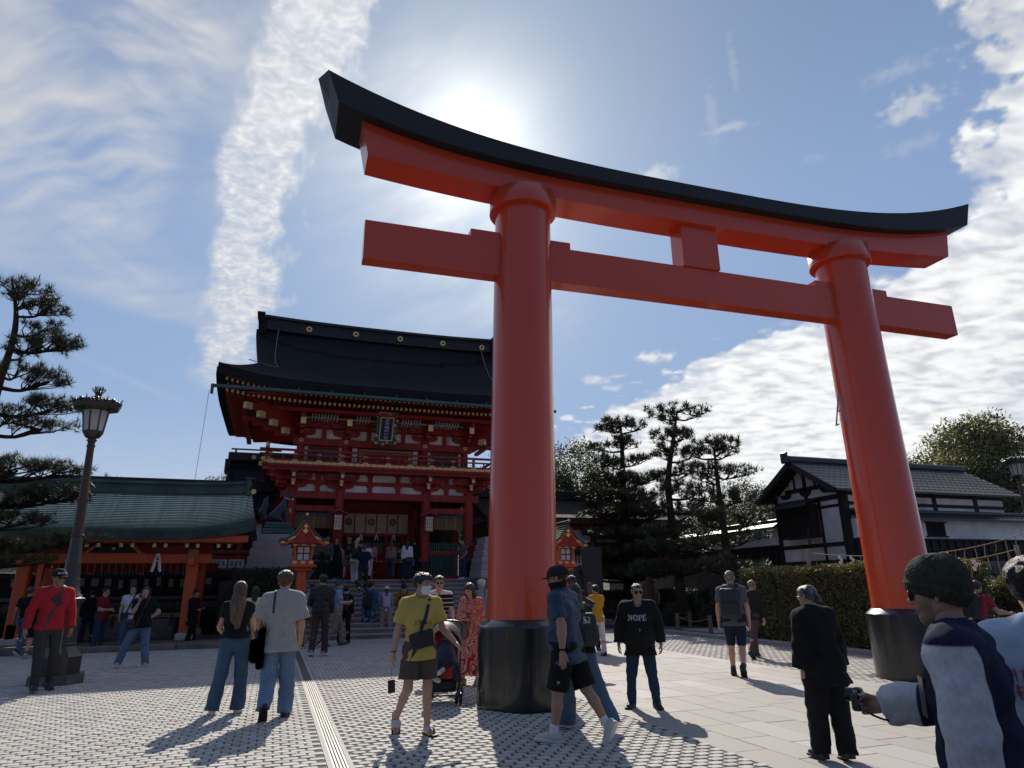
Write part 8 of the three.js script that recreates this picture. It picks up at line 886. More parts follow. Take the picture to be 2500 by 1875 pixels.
person({ label: 'woman with dark hair and cream blouse half hidden behind the long-haired woman', px: [608, 1618], turn: 170, H: 1.72, sex: 'f', skin: K.light, cell: 0.018, ...stand, top: { color: K.cream, sleeve: 1.2, hem: 0 }, bottom: { color: denimDk }, hair: { kind: 'long', color: K.hairD, caps: [[[0, 0, -0.06], [0, -0.2, -0.09], 0.085, 0.07]], lo: -0.3 } });
person({ label: 'man in black cap and grey top with dark hip bag at the foot of the orange lantern', px: [752, 1582], turn: -128, H: 1.78, skin: K.light, cell: 0.017, ...walkL, armL: [0.2, -1, 0.1, 0.0, -0.5, 0.8], top: { color: flat([0.26, 0.27, 0.28]), sleeve: 0.7, fit: 0.024, hem: -0.08 }, bottom: { color: K.khaki, fit: 0.02 }, shoes: sneaker(K.black), hair: { color: K.hairD }, hat: { kind: 'cap', color: (x, y, z, o) => { o[0] = o[1] = o[2] = y > 0.06 && y < 0.085 && Math.abs(z - 0.02) < 0.05 && Math.abs(x) > 0.06 ? 0.3 : 0.012; } }, extra: (c) => softBag(c, 'hip_bag', basis(c.J.L, c.J.S, c.J.F, c.J.at(-0.05, 0.2, 0)), 0.08, 0.12, 0.1, 0.04, K.soft) });
person({ label: 'tall man in black zip jacket and brown trousers walking away left of the stairs', px: [776, 1602], turn: 168, H: 1.98, g: 1.04, skin: K.light, cell: 0.015, lL: [0.06, -1, 0.0, 0.04, -1, -0.28], footL: 16, lR: [0.06, -1, 0.14, 0.02, -1, -0.04], head: [28, 0, 0], ...swing, armL: [0.3, -1, 0.2, -0.1, -0.4, 0.9], top: { name: 'jacket', color: (x, y, z, o) => { const k = Math.abs(y - 1.42 + 0.9 * Math.abs(x)) < 0.012 && z < 0 ? 0.05 : 0.013; o[0] = k; o[1] = k; o[2] = k * 1.15; }, sleeve: 1.95, fit: 0.032, hem: -0.0, sleeveFit: 0.024, wr: 0.01, mat: mNylon }, bottom: { color: K.brown, fit: 0.02, ankle: 0.04 }, shoes: sneaker([0.3, 0.3, 0.31], K.white), hair: { color: K.hairD, thick: 0.02 } });
person({ label: 'man in grey-blue bucket hat with light blue shirt and black backpack facing the stairs', px: [818, 1578], turn: 98, H: 1.92, skin: K.fair, cell: 0.0165, ...walkL, armL: [0.12, -1, 0.1, -0.2, -0.1, 1], armR: [0.12, -1, 0.2, -0.3, 0.1, 1], ...handGrip, top: { color: flat([0.2, 0.33, 0.52]), sleeve: 0.7, fit: 0.022 }, bottom: { color: K.khaki, fit: 0.026 }, shoes: sneaker([0.06, 0.05, 0.04], K.soft, { high: 0.03 }), hair: { color: K.hairB }, hat: { kind: 'bucket', color: [0.045, 0.075, 0.09] }, glasses: {}, extra: (c) => backpack(c, { color: K.black, h: 0.25, d: 0.1 }) });
person({ label: 'dark haired person in black standing just behind the man in the bucket hat', px: [838, 1572], turn: 160, H: 1.74, skin: K.light, cell: 0.02, ...stand, top: { color: K.black, sleeve: 1.9 }, bottom: { color: K.black }, shoes: sneaker(K.black), hair: { color: K.hairD }, extra: (c) => backpack(c, { color: K.black }) });
person({ label: 'person in bright blue jacket, black backpack and patterned navy skirt below the stairs', px: [899, 1556], turn: 160, H: 1.86, skin: K.light, cell: 0.017, ...stand, armR: [0.12, -1, 0.1, -0.1, -0.2, 1], head: [-50, 4, 0], top: { name: 'jacket', color: flat([0.02, 0.14, 0.26]), sleeve: 1.9, fit: 0.03, hem: -0.12 }, bottom: { type: 'skirt', len: 0.52, color: (x, y, z, o) => { const t = n3(x * 26, y * 26, z * 26) > 0.12 ? 1 : 0; o[0] = lerp(0.02, 0.22, t); o[1] = lerp(0.03, 0.25, t); o[2] = lerp(0.09, 0.32, t); } }, shoes: sneaker([0.2, 0.13, 0.09], [0.3, 0.25, 0.2]), hair: { color: K.hairD, thick: 0.028 }, extra: (c) => { const b = backpack(c, { color: K.black, h: 0.24 }); const p = new GB().box(0.09, 0.12, -0.09, 0.05, 0.06, 0.01).build('orange_tag', M('orange tag', [0.6, 0.13, 0.06], 0.7), b); p.applyMatrix4(basis(c.J.L, c.J.S, c.J.F, c.J.at(0.28, 0, -0.2))); } });
person({ label: 'woman in white cap with lavender backpack and beige trousers below the stairs', px: [940, 1556], turn: 180, H: 1.72, sex: 'f', skin: K.light, cell: 0.017, ...stand, armL: [0.4, -1, 0.1, 0.2, -0.6, 0.7], top: { color: flat([0.2, 0.24, 0.32]), sleeve: 1.9, fit: 0.026, hem: -0.02 }, bottom: { color: [0.32, 0.28, 0.23], fit: 0.026, ankle: 0.04 }, shoes: sneaker([0.2, 0.2, 0.2]), hair: { kind: 'up', color: K.hairD, caps: [[[0, 0.0, -0.1], [0, -0.16, -0.12], 0.035, 0.025]] }, hat: { kind: 'cap', color: [0.62, 0.6, 0.57] }, extra: (c) => { const b = backpack(c, { color: [0.42, 0.4, 0.52], w: 0.13, h: 0.19, d: 0.07 }); const q = new GB().sph(0, -0.26, -0.02, 0.05, [1, 1, 1], 12).build('pompom', mPlaster, b); q.applyMatrix4(basis(c.J.L, c.J.S, c.J.F, c.J.at(0.28, 0, -0.2))); } });
person({ label: 'person in orange top and navy bucket hat glimpsed behind the man in yellow', px: [982, 1568], turn: 172, H: 1.8, skin: K.light, cell: 0.018, ...stand, armL: [0.3, -1, 0.1, -0.1, -0.3, 1], top: { color: flat([0.38, 0.13, 0.02]), sleeve: 1.8, fit: 0.026 }, bottom: { color: K.soft }, hair: { color: K.hairD }, hat: { kind: 'bucket', color: [0.018, 0.024, 0.07] }, extra: (c) => backpack(c, { color: K.soft, h: 0.16, d: 0.05, y: 0.3 }) });
// centre
person({ label: 'tall man in mustard yellow T-shirt, white face mask and brown shorts with black crossbody bag', px: [1018, 1796], turn: 18, H: 1.79, g: 0.9, sh: 1.02, skin: [0.4, 0.235, 0.165], cell: 0.0105, barefoot: true, lL: [0.05, -1, 0.0, 0.03, -1, -0.04], lR: [0.1, -1, 0.06, 0.12, -0.8, -0.62], footR: 62, armR: [0.26, -1, -0.1, 0.18, -1, 0.06], armL: [0.3, -1, 0.12, 0.42, -0.62, 0.6], handL: 'flat', head: [34, 2, 4], top: { color: (() => { const m = textMask('1 9   8 4', 256, 64, 'bold 52px serif'); return (x, y, z, o) => { const k = 1 + 0.1 * n3(x * 5, y * 5, z * 5); let r = 0.50 * k, g = 0.37 * k, b = 0.09 * k; if (z > 0) { const fx = x - 0.0, fy = y - 1.24, a = Math.atan2(fy, fx), d = Math.hypot(fx, fy * 0.95), pet = 0.05 * (0.72 + 0.28 * Math.cos(a * 6)); if (d < pet) { r = 0.52; g = 0.34; b = 0.36; } if (d < 0.03 && Math.abs(Math.sin(a * 3)) > 0.55) { r = 0.07; g = 0.03; b = 0.12; } const t = m(0.5 + x / 0.30, 0.5 + (y - 1.235) / 0.085); if (t > 0.45) { r = 0.02; g = 0.018; b = 0.05; } } o[0] = r; o[1] = g; o[2] = b; }; })(), sleeve: 0.74, sleeveFlare: 0.034, sleeveFit: 0.024, hem: -0.12, fit: 0.03, flare: 0.02, wr: 0.011, neck: 0.07, cell: 0.0085 }, bottom: { type: 'shorts', color: flat([0.085, 0.066, 0.056], 0.12), len: 0.78, fit: 0.02, flare: 0.05, thigh: 0.012, wr: 0.009 }, shoes: { type: 'slide', color: [0.02, 0.012, 0.012], strap: [0.5, 0.48, 0.5] }, hair: { color: K.hairD, thick: 0.024 }, mask: true, extra: (c) => { crossbody(c, { side: 1, w: 0.042, color: K.navy.map((v) => v * 0.6), bag: [-0.02, 0.1, 0.14, 0.15, 0.085, 0.03, 0.24], bagColor: K.black, shape: (x, y, z) => boxD(x, y, z, 0.15 - 0.25 * Math.max(0, -y - 0.02), 0.095, 0.035, 0.028) }); const J = c.J; const st = new GB().add(new THREE.TorusGeometry(0.033, 0.004, 5, 16), basis(X_, Z_, Y_, J.wR.clone().add(V(0, 0.01, 0)))).build('wrist_cord', mFrame, c.G); const p = V(0.02, -0.19, 0).applyMatrix4(J.handR); const w = p.applyMatrix4(new THREE.Matrix4().compose(c.G.position, c.G.quaternion, V(1, 1, 1))); const t = thing('black_wallet', 'small black wallet dangling on a cord from the hand of the man in yellow', 'wallet', [w.x, w.y - 0.17, w.z], c.G.rotation.y); new GB().box(0, 0, 0, 0.085, 0.14, 0.012, { b: 0.004, rz: 0.06 }).build('case', mNylon0, t); new GB().tube([[0, 0.07, 0], [-0.01, 0.12, 0], [0, 0.2, 0]], 0.0025, 4, 6).build('cord', mFrame, t); } });
person({ label: 'bald man in glasses and dark shirt half hidden behind the masked man', px: [1050, 1596], turn: 20, H: 1.78, g: 1.12, skin: [0.36, 0.2, 0.13], cell: 0.016, ...stand, head: [30, 0, 0], top: { color: K.soft, sleeve: 0.6 }, bottom: { color: K.navy }, glasses: { w: 0.022, h: 0.017 }, hair: { kind: 'balding', color: [0.03, 0.025, 0.02] } });
person({ label: 'man in navy T-shirt with white stripes, sunglasses and moustache pushing the stroller', px: [1068, 1655], turn: 4, H: 1.83, skin: K.fair, cell: 0.0105, lL: [0.06, -1, -0.05, 0.02, -1, -0.2], lR: [0.1, -1, 0.12, 0.06, -1, -0.04], footL: 10, armL: [0.2, -1, 0.1, 0.06, -0.75, 0.75], armR: [0.16, -1, 0.12, 0.0, -0.5, 0.85], ...handGrip, top: { color: (x, y, z, o) => { const neck = y > 1.505 ? 1 : 0, t = neck || (y < 1.43 && ((y * 13.4) % 1) < 0.17) ? 1 : 0, k = t ? 0.6 : 0.012; o[0] = k; o[1] = k * 0.98; o[2] = t ? k * 0.92 : 0.018; }, sleeve: 0.72, fit: 0.022, hem: -0.14, wr: 0.006, neck: 0.07, cell: 0.009 }, bottom: { color: K.navy, fit: 0.02 }, shoes: sneaker(K.black), face: { moustache: true, beard: [0.16, 0.1, 0.08], beardAmt: 0.25 }, hair: { color: [0.045, 0.032, 0.024], thick: 0.022 }, glasses: { w: 0.026, h: 0.021 } });

person({ label: 'woman with dark wavy hair in long red and pink leaf-print dress beside the near torii pillar', px: [1150, 1672], turn: -24, H: 1.72, sex: 'f', skin: K.light, cell: 0.0105, lL: [0.05, -1, 0.02, 0.02, -1, -0.02], lR: [0.08, -1, 0.12, 0.05, -1, -0.05], armL: [0.2, -1, 0.06, -0.75, -0.12, 0.75], armR: [0.22, -1, 0.1, -0.62, 0.05, 0.75], head: [-6, 26, -6], top: { name: 'dress', sheath: true, color: (x, y, z, o) => { const a = n3(x * 11 + 2, y * 9, z * 11) * 3, v = Math.sin((x * 0.9 + z * 0.5) * 48 + a * 4 + y * 22 * Math.sin(a)), t = v > 0.15 ? 1 : 0, k = v > 0.9 ? 0.8 : 1; o[0] = lerp(0.34, 0.58, t) * k; o[1] = lerp(0.03, 0.36, t) * k; o[2] = lerp(0.025, 0.27, t) * k; }, sleeve: 1.92, sleeveFit: 0.026, cuffFit: 0.02, fit: 0.02, hem: -0.06, wr: 0.008, vneck: 0.03 }, bottom: { type: 'skirt', len: 0.16, hemR: 0.13, fit: 0.018, waist: 0.1, color: (x, y, z, o) => { const a = n3(x * 8 + 2, y * 7, z * 8) * 3, v = Math.sin((x * 0.9 + z * 0.5) * 40 + a * 4 + y * 20 * Math.sin(a)), t = v > 0.1 ? 1 : 0; o[0] = lerp(0.34, 0.58, t); o[1] = lerp(0.03, 0.36, t); o[2] = lerp(0.025, 0.27, t); } }, shoes: sneaker([0.3, 0.2, 0.15], [0.3, 0.22, 0.16]), hair: { kind: 'long', color: [0.022, 0.013, 0.01], caps: [[[0.055, 0.0, -0.02], [0.085, -0.26, 0.035], 0.048, 0.045], [[-0.055, 0.0, -0.02], [-0.085, -0.24, 0.035], 0.048, 0.045], [[0, 0, -0.06], [0, -0.24, -0.07], 0.075, 0.07]], lo: -0.36 }, extra: (c) => { const J = c.J, e = J.eR.clone().lerp(J.wR, 0.55); new GB().tube([e.clone().add(V(0.03, 0.03, 0)).toArray(), e.clone().add(V(-0.02, -0.06, 0.03)).toArray()], 0.012, 6, 5).build('bag_handle', mFrame, c.G); softBag(c, 'handbag', basis(J.L, J.S, J.F, e.clone().add(V(-0.03, -0.22, 0.04))), 0.15, 0.15, 0.06, 0.06, [0.12, 0.115, 0.095]); } });
person({ label: 'white haired man in grey-blue shirt at the edge of the near torii pillar', px: [1178, 1590], turn: -140, H: 1.84, skin: [0.46, 0.26, 0.2], cell: 0.016, ...stand, head: [18, 8, 0], top: { color: flat([0.2, 0.24, 0.29]), sleeve: 0.6 }, bottom: { color: K.khaki }, hair: { color: [0.55, 0.52, 0.48], thick: 0.017 }, extra: (c) => bandOn(c, 'camera_strap', c.J.at(0.4), c.J.S, c.J.F, 0.02, K.black, mNylon, { from: 40, to: -90 }) });
person({ label: 'man in navy T-shirt and black shorts with cap and dark neck gaiter striding in the foreground', px: [1394, 1812], turn: -116, H: 1.86, g: 1.14, belly: 0.03, skin: [0.36, 0.2, 0.135], cell: 0.0105, lean: [5, 0], lL: [0.04, -1, 0.2, 0.0, -1, 0.14], lR: [0.06, -0.95, -0.32, 0.02, -0.86, -0.56], footL: -2, footR: 64, armL: [0.26, -1, -0.3, 0.06, -0.9, 0.05], armR: [0.2, -1, 0.1, 0.05, -0.8, 0.5], thumbL: [0, 0.2, -1], handL: 'flat', head: [14, 2, 0], top: { color: flat([0.013, 0.036, 0.075], 0.2), sleeve: 0.74, sleeveFlare: 0.02, fit: 0.03, hem: -0.16, flare: 0.02, wr: 0.011, mat: mNylon }, bottom: { type: 'shorts', color: (x, y, z, o) => { const k = Math.hypot(y - 0.62, z - 0.02) < 0.014 ? 0.3 : 0.01; o[0] = o[1] = o[2] = k; }, len: 0.98, fit: 0.024, flare: 0.03, wr: 0.009 }, shoes: sneaker([0.5, 0.47, 0.42], [0.56, 0.54, 0.5], { lace: [0.42, 0.38, 0.34], soleH: 0.034, sock: K.white, sockH: 0.1, sockColor: (x, y, z, o) => { const k = n3(x * 70, y * 70, z * 70) > 0.62 ? 0.1 : 0.68; o[0] = o[1] = k; o[2] = k * 1.02; } }), hair: { color: K.hairD, thick: 0.008 }, hat: { kind: 'cap', color: K.soft }, glasses: { clear: true }, extra: (c) => { const hd = (x, y, z) => headSDF(x, y, z) - 0.012, g = meshSDF((x, y, z) => Math.max(hd(x, y, z), y + 0.03, -0.17 - y), [-0.12, -0.2, -0.14], [0.12, 0, 0.14], 0.009); c.put('neck_gaiter', toSolid(painted(g, flat(K.black, 0.1))).applyMatrix4(c.J.hm), mCloth); c.solid('neck_gaiter', capsuleSDF([[c.J.nb.toArray(), c.J.head.clone().lerp(c.J.nb, 0.55).toArray(), 0.088, 0.08]]), bounds([[c.J.nb.toArray(), c.J.head.toArray(), 0.11]], 0), K.black); new GB().add(new THREE.TorusGeometry(0.04, 0.009, 6, 18), basis(X_, Z_, Y_, c.J.wL.clone().add(V(0, 0.02, 0)))).build('wrist_band', mFrame, c.G); } });
person({ label: 'woman with long fair-tipped hair, black top and flared jeans striding behind the man in navy', px: [1424, 1782], turn: -146, H: 1.68, sex: 'f', skin: K.light, cell: 0.0125, lean: [7, 0], lL: [0.04, -1, 0.34, 0.02, -1, 0.16], lR: [0.1, -1, -0.4, 0.06, -1, -0.5], footR: 40, armR: [0.24, -1, 0.04, 0.0, -0.6, 0.7], armL: [0.16, -1, 0.1, 0.0, -0.7, 0.7], top: { color: K.black, sleeve: 1.9, fit: 0.02, hem: -0.04 }, bottom: { color: denim([0.075, 0.115, 0.165]), fit: 0.012, knee: 0.03, ankle: 0.085, wr: 0.009 }, shoes: sneaker([0.55, 0.52, 0.5], K.white, { stripe: [0.25, 0.2, 0.18] }), hair: { kind: 'long', color: [0.04, 0.026, 0.018], tip: [0.2, 0.13, 0.08], caps: [[[0, 0.02, -0.06], [0.02, -0.2, -0.12], 0.085, 0.075], [[0.02, -0.2, -0.12], [-0.07, -0.46, -0.08], 0.07, 0.04]], lo: -0.52 }, extra: (c) => { const m = textMask('52', 64, 64, 'bold 50px sans-serif'); backpack(c, { color: (x, y, z, o) => { const t = z < -0.03 ? m(0.5 - (x - 0.02) / 0.13, 0.5 + (y - 0.1) / 0.13) : 0, k = t > 0.4 ? 0.5 : 0.012; o[0] = o[1] = o[2] = k; }, color2: K.black, w: 0.14, h: 0.2, d: 0.07, y: 0.24, zip: true }); } });
person({ label: 'dark haired man with a black case on his shoulder behind the man in navy', px: [1404, 1640], turn: 165, H: 1.84, skin: K.light, cell: 0.016, ...stand, armR: [0.2, -1, 0.1, -0.2, 0.3, 0.9], top: { color: K.soft, sleeve: 0.7 }, bottom: { color: K.black }, hair: { color: K.hairD, thick: 0.014 }, extra: (c) => softBag(c, 'black_case', basis(c.J.L, c.J.S, c.J.F, c.J.at(0.34, -0.26, -0.06)).multiply(mtx(0, 0, 0, 0, 0, 0.5)), 0.2, 0.09, 0.08, 0.03, K.black) });
person({ label: 'woman in mustard jacket and white trousers with raised arms behind the flared jeans', px: [1462, 1602], turn: -150, H: 1.66, sex: 'f', skin: K.light, cell: 0.017, ...stand, armL: [0.2, -0.6, 0.6, -0.2, 0.8, 0.5], armR: [0.2, -0.6, 0.6, -0.2, 0.8, 0.5], top: { name: 'jacket', color: flat([0.5, 0.27, 0.02]), sleeve: 1.9, fit: 0.024, hem: -0.1 }, bottom: { color: K.white }, hair: { kind: 'up', color: K.hairD, caps: [[[0, 0, -0.09], [0, -0.02, -0.12], 0.05, 0.04]] } });
person({ label: 'person with long light brown hair just beyond the mustard jacket', px: [1447, 1588], turn: 170, H: 1.74, sex: 'f', skin: K.light, cell: 0.02, ...stand, top: { color: K.soft, sleeve: 1.9 }, bottom: { color: K.black }, hair: { kind: 'long', color: [0.1, 0.075, 0.05], caps: [[[0, 0, -0.06], [0, -0.3, -0.1], 0.085, 0.06]], lo: -0.4 } });
person({ label: 'stocky man in black sweatshirt with white letters and dark jeans facing the viewer', px: [1573, 1728], turn: -2, H: 1.66, g: 1.3, belly: 0.04, sh: 1.06, skin: [0.42, 0.26, 0.18], cell: 0.0105, lL: [0.12, -1, 0.02, 0.1, -1, -0.03], lR: [0.14, -1, 0.05, 0.06, -1, -0.03], armL: [0.34, -1, 0.0, 0.08, -1, 0.1], armR: [0.34, -1, 0.0, 0.12, -1, 0.1], head: [14, 4, 0], top: { name: 'sweatshirt', color: (() => { const m = textMask('NOPE', 256, 96, 'bold 92px serif'); return (x, y, z, o) => { const t = z > 0.03 ? m(0.5 + (x + 0.015) / 0.255, 0.5 + (y - 1.185) / 0.115) : 0, st = Math.abs(((x + 0.5) * 36) % 1 - 0.5) < 0.09 ? 0 : 1; const k = t > 0.45 ? 0.5 : 0.012; o[0] = o[1] = o[2] = k; }; })(), sleeve: 1.95, sleeveFit: 0.03, cuffFit: 0.014, fit: 0.022, hem: -0.2, flare: 0.02, wr: 0.01, hood: true, vneck: 0.05, neck: 0.07, cell: 0.0085 }, bottom: { color: denim([0.018, 0.04, 0.07]), fit: 0.01, ankle: 0.018, wr: 0.008 }, shoes: { color: K.black, sole: K.black, high: 0.03, soleH: 0.032, out: 18 }, face: { beard: [0.2, 0.13, 0.1], beardAmt: 0.3 }, hair: { kind: 'short', color: [0.02, 0.017, 0.015], thick: 0.006 }, glasses: { w: 0.03, h: 0.023 }, extra: (c) => { const J = c.J; bandOn(c, 'lanyard', J.at(0.28), J.S, J.L, 0.02, K.navy, mNylon, { from: -8, to: 8, off: 0.004 }); const g = new GB(); for (let i = 0; i < 5; i++) g.rod(J.at(0.18 - i * 0.02, 0.01 * (i % 2), 0.235).toArray(), J.at(0.165 - i * 0.02, 0.03 - 0.015 * i, 0.237).toArray(), 0.004, 0.004, 4); g.build('key_ring', M('steel ring', [0.6, 0.6, 0.6], 0.3, { metalness: 0.9 }), c.G); } });
person({ label: 'red haired visitor in pale grey jacket standing before the brown boulder', px: [1600, 1522], turn: -30, H: 1.84, sex: 'f', skin: K.fair, cell: 0.02, ...walkL, armL: [0.4, -0.9, 0.0, 0.1, -1, 0.3], top: { name: 'jacket', color: flat([0.3, 0.27, 0.27]), sleeve: 1.9, fit: 0.022, hem: -0.05 }, bottom: { color: denimDk }, hair: { kind: 'short', color: [0.3, 0.07, 0.03], thick: 0.026 }, glasses: {}, extra: (c) => crossbody(c, { side: 1, color: K.navy, bag: [-0.06, 0.0, 0.12, 0.08, 0.1, 0.03, 0], bagColor: [0.2, 0.3, 0.4] }) });
// right side
person({ label: 'man in slate T-shirt and navy shorts with large navy backpack walking away', px: [1806, 1650], turn: 172, H: 1.88, g: 1.06, skin: K.fair, cell: 0.0135, lL: [0.02, -1, 0.14, 0.0, -1, -0.06], lR: [0.0, -1, 0.04, 0.04, -0.82, -0.56], footR: 58, armL: [0.22, -1, -0.06, 0.08, -1, 0.1], armR: [0.2, -1, 0.02, 0.05, -1, 0.14], top: { color: flat([0.1, 0.11, 0.13]), sleeve: 0.72, fit: 0.028, sleeveFlare: 0.02, hem: -0.1, wr: 0.01 }, bottom: { type: 'shorts', color: flat(K.navy), len: 1.0, fit: 0.028, flare: 0.035 }, shoes: sneaker(K.soft, K.black, { high: 0.06 }), hair: { color: [0.09, 0.075, 0.06], thick: 0.009, grey: 0.3 }, extra: (c) => { backpack(c, { color: [0.012, 0.018, 0.032], w: 0.165, h: 0.25, d: 0.1, zip: true }); } });
person({ label: 'visitor in dark jacket and brown trousers striding just beyond the backpacker', px: [1846, 1606], turn: 150, H: 1.74, skin: K.fair, cell: 0.0155, lean: [12, 0], lL: [0.02, -1, 0.42, 0.0, -1, 0.1], lR: [0.06, -1, -0.42, 0.0, -1, -0.52], footR: 40, ...swing, top: { name: 'jacket', color: flat([0.02, 0.02, 0.022]), sleeve: 1.9, fit: 0.03, hem: -0.1 }, bottom: { color: [0.07, 0.06, 0.06], fit: 0.02, ankle: 0.03 }, shoes: sneaker(K.black, K.black), hair: { color: [0.2, 0.15, 0.11], thick: 0.014 } });
person({ label: 'woman all in black with grey-streaked hair in a bun and glasses walking away', px: [2042, 1856], turn: -142, H: 1.6, sex: 'f', g: 1.18, skin: K.light, cell: 0.0115, lean: [2, 3], lL: [0.02, -1, 0.12, 0.06, -1, 0.0], lR: [0.04, -1, 0.0, -0.06, -1, -0.22], footR: 12, armL: [0.26, -1, -0.02, 0.04, -1, 0.16], armR: [0.28, -1, 0.06, 0.05, -1, 0.3], head: [26, 2, 0], top: { name: 'jacket', color: flat(K.black, 0.2), sleeve: 1.92, sleeveFit: 0.045, cuffFit: 0.04, fit: 0.036, hem: -0.2, flare: 0.03, wr: 0.012 }, bottom: { color: flat(K.black, 0.2), fit: 0.03, knee: 0.05, ankle: 0.05, thigh: 0.02, wr: 0.013 }, shoes: sneaker([0.016, 0.015, 0.015], K.black), hair: { kind: 'up', color: K.hairD, grey: 0.5, caps: [[[0, -0.02, -0.1], [0, -0.03, -0.125], 0.05, 0.045]] }, glasses: { w: 0.024, h: 0.018, clear: true } });
{
  const p = pxD(2338, 1446, 2.75); const jacket = (x, y, z, o) => { const k = 1 + 0.2 * n3(x * 60, y * 60, z * 60); o[0] = 0.012 * k; o[1] = 0.017 * k; o[2] = 0.045 * k; };
  person({ label: 'man in olive beanie and navy varsity jacket with white sleeves at the frame edge', at: [p.x, 0, p.z], turn: -98, H: 1.70, g: 1.12, sh: 1.04, skin: [0.34, 0.19, 0.13], cell: 0.0085, lean: [4, 0], ...stand, armL: [0.3, -1, -0.02, 0.02, -1, 0.12], armR: [0.06, -0.8, 0.5, 0.02, -0.05, 1], handR: 'grip', head: [4, -1, 0], face: { beard: [0.1, 0.065, 0.05], beardAmt: 0.5 }, top: { name: 'varsity_jacket', color: (x, y, z, o) => { const r = Math.hypot(x, z), sl = Math.abs(x) > 0.222 + 0.14 * Math.max(0, y - 1.30) + 0.05 * Math.max(0, 1.15 - y) && y < 1.385 || z > 0.25 && y < 1.4 ? 1 : 0, hm = y < 0.80 ? ((y * 70) % 1 < 0.42 ? 1 : 0) : 0; if (sl) { const k = 0.46 * (1 + 0.14 * n3(x * 90, y * 70, z * 90)); o[0] = k; o[1] = k * 0.99; o[2] = k * 1.02; } else if (hm) { o[0] = o[1] = o[2] = 0.4; } else jacket(x, y, z, o); }, sleeve: 1.96, sleeveFit: 0.036, cuffFit: 0.02, fit: 0.034, hem: -0.14, wr: 0.012, neck: 0.074 }, bottom: { color: K.soft, fit: 0.02 }, hair: { color: K.hairD, thick: 0.012 }, hat: { kind: 'beanie', color: knit([0.035, 0.037, 0.026]) }, glasses: { w: 0.026, h: 0.022 }, extra: (c) => {
    const J = c.J; for (let i = 0; i < 3; i++) c.solid('collar_stripe', ((f, a, b) => (x, y, z) => Math.max(f(x, y, z), a(x, y, z), b(x, y, z)))(capsuleSDF([[J.nb.clone().addScaledVector(J.S, -0.03).toArray(), J.nb.clone().addScaledVector(J.S, 0.05).toArray(), 0.096 - i * 0.005, 0.084 - i * 0.004]]), plane(J.nb.clone().addScaledVector(J.S, -0.004 + i * 0.016 + 0.016).addScaledVector(J.F, 0), J.S.clone().addScaledVector(J.F, 0.4).normalize()), plane(J.nb.clone().addScaledVector(J.S, -0.004 + i * 0.016), J.S.clone().addScaledVector(J.F, 0.4).normalize().negate())), bounds([[J.nb.toArray(), J.nb.toArray(), 0.13]], 0), i === 1 ? K.navy : [0.4, 0.4, 0.43], mCloth, 0.006, c.top);
    const m = textMask('A', 64, 96, 'bold 90px serif'); const pt = new GB(), at = J.at(0.3, 0.1, 0.17); const pl = new GB().box(0, 0, 0, 0.1, 0.15, 0.006, { b: 0.002 }).build('chest_patch', mFrame, c.top); pl.applyMatrix4(basis(J.L, J.S, J.F, J.at(0.31, 0.11, 0.158)).multiply(mtx(0, 0, 0, -0.1, 0.35, 0))); const ol = new GB(); for (const [a, b] of [[[-0.045, -0.065], [0, 0.065]], [[0, 0.065], [0.045, -0.065]], [[-0.022, -0.01], [0.022, -0.01]], [[-0.05, -0.068], [-0.02, -0.068]], [[0.02, -0.068], [0.05, -0.068]]]) ol.rod([...a, 0.005], [...b, 0.005], 0.0035, 0.0035, 4); const oo = ol.build('patch_outline', M('patch thread', [0.3, 0.32, 0.34], 0.8), pl); oo.applyMatrix4(pl.matrix.clone().identity()); oo.geometry.applyMatrix4(basis(J.L, J.S, J.F, J.at(0.31, 0.11, 0.158)).multiply(mtx(0, 0, 0, -0.1, 0.35, 0)));
    const wm = V(0, -0.1, 0.03).applyMatrix4(J.handR).applyMatrix4(new THREE.Matrix4().compose(c.G.position, c.G.quaternion, V(1, 1, 1))), t = thing('photo_camera', 'black mirrorless camera held out by the man in the olive beanie', 'camera', [wm.x, wm.y - 0.01, wm.z], c.G.rotation.y); new GB().box(0, 0, 0, 0.12, 0.075, 0.04, { b: 0.008 }).box(0, 0.045, 0, 0.045, 0.025, 0.035, { b: 0.006 }).build('body', mNylonBlack, t); new GB().cyl(0, -0.005, 0.02, 0.032, 0.03, 0.06, 20, { rx: PI / 2 }).build('lens', mLens, t); new GB().box(0, -0.002, -0.0215, 0.075, 0.05, 0.002).build('screen', M('camera screen', [0.05, 0.055, 0.06], 0.2), t); new GB().cyl(0.042, 0.038, 0, 0.009, 0.009, 0.012, 12).cyl(-0.045, 0.038, 0, 0.012, 0.012, 0.01, 14).build('dial', M('dial', [0.25, 0.25, 0.25], 0.3, { metalness: 0.7 }), t); new GB().tube([[0.06, 0.02, 0], [0.1, -0.03, -0.06], [0.05, -0.06, -0.14], [-0.02, -0.02, -0.17]], 0.005, 5, 16).build('wrist_strap', mFrame, t); } });
  const q = pxD(2512, 1400, 2.95), back = textMask('行动', 8, 8, '4px serif');
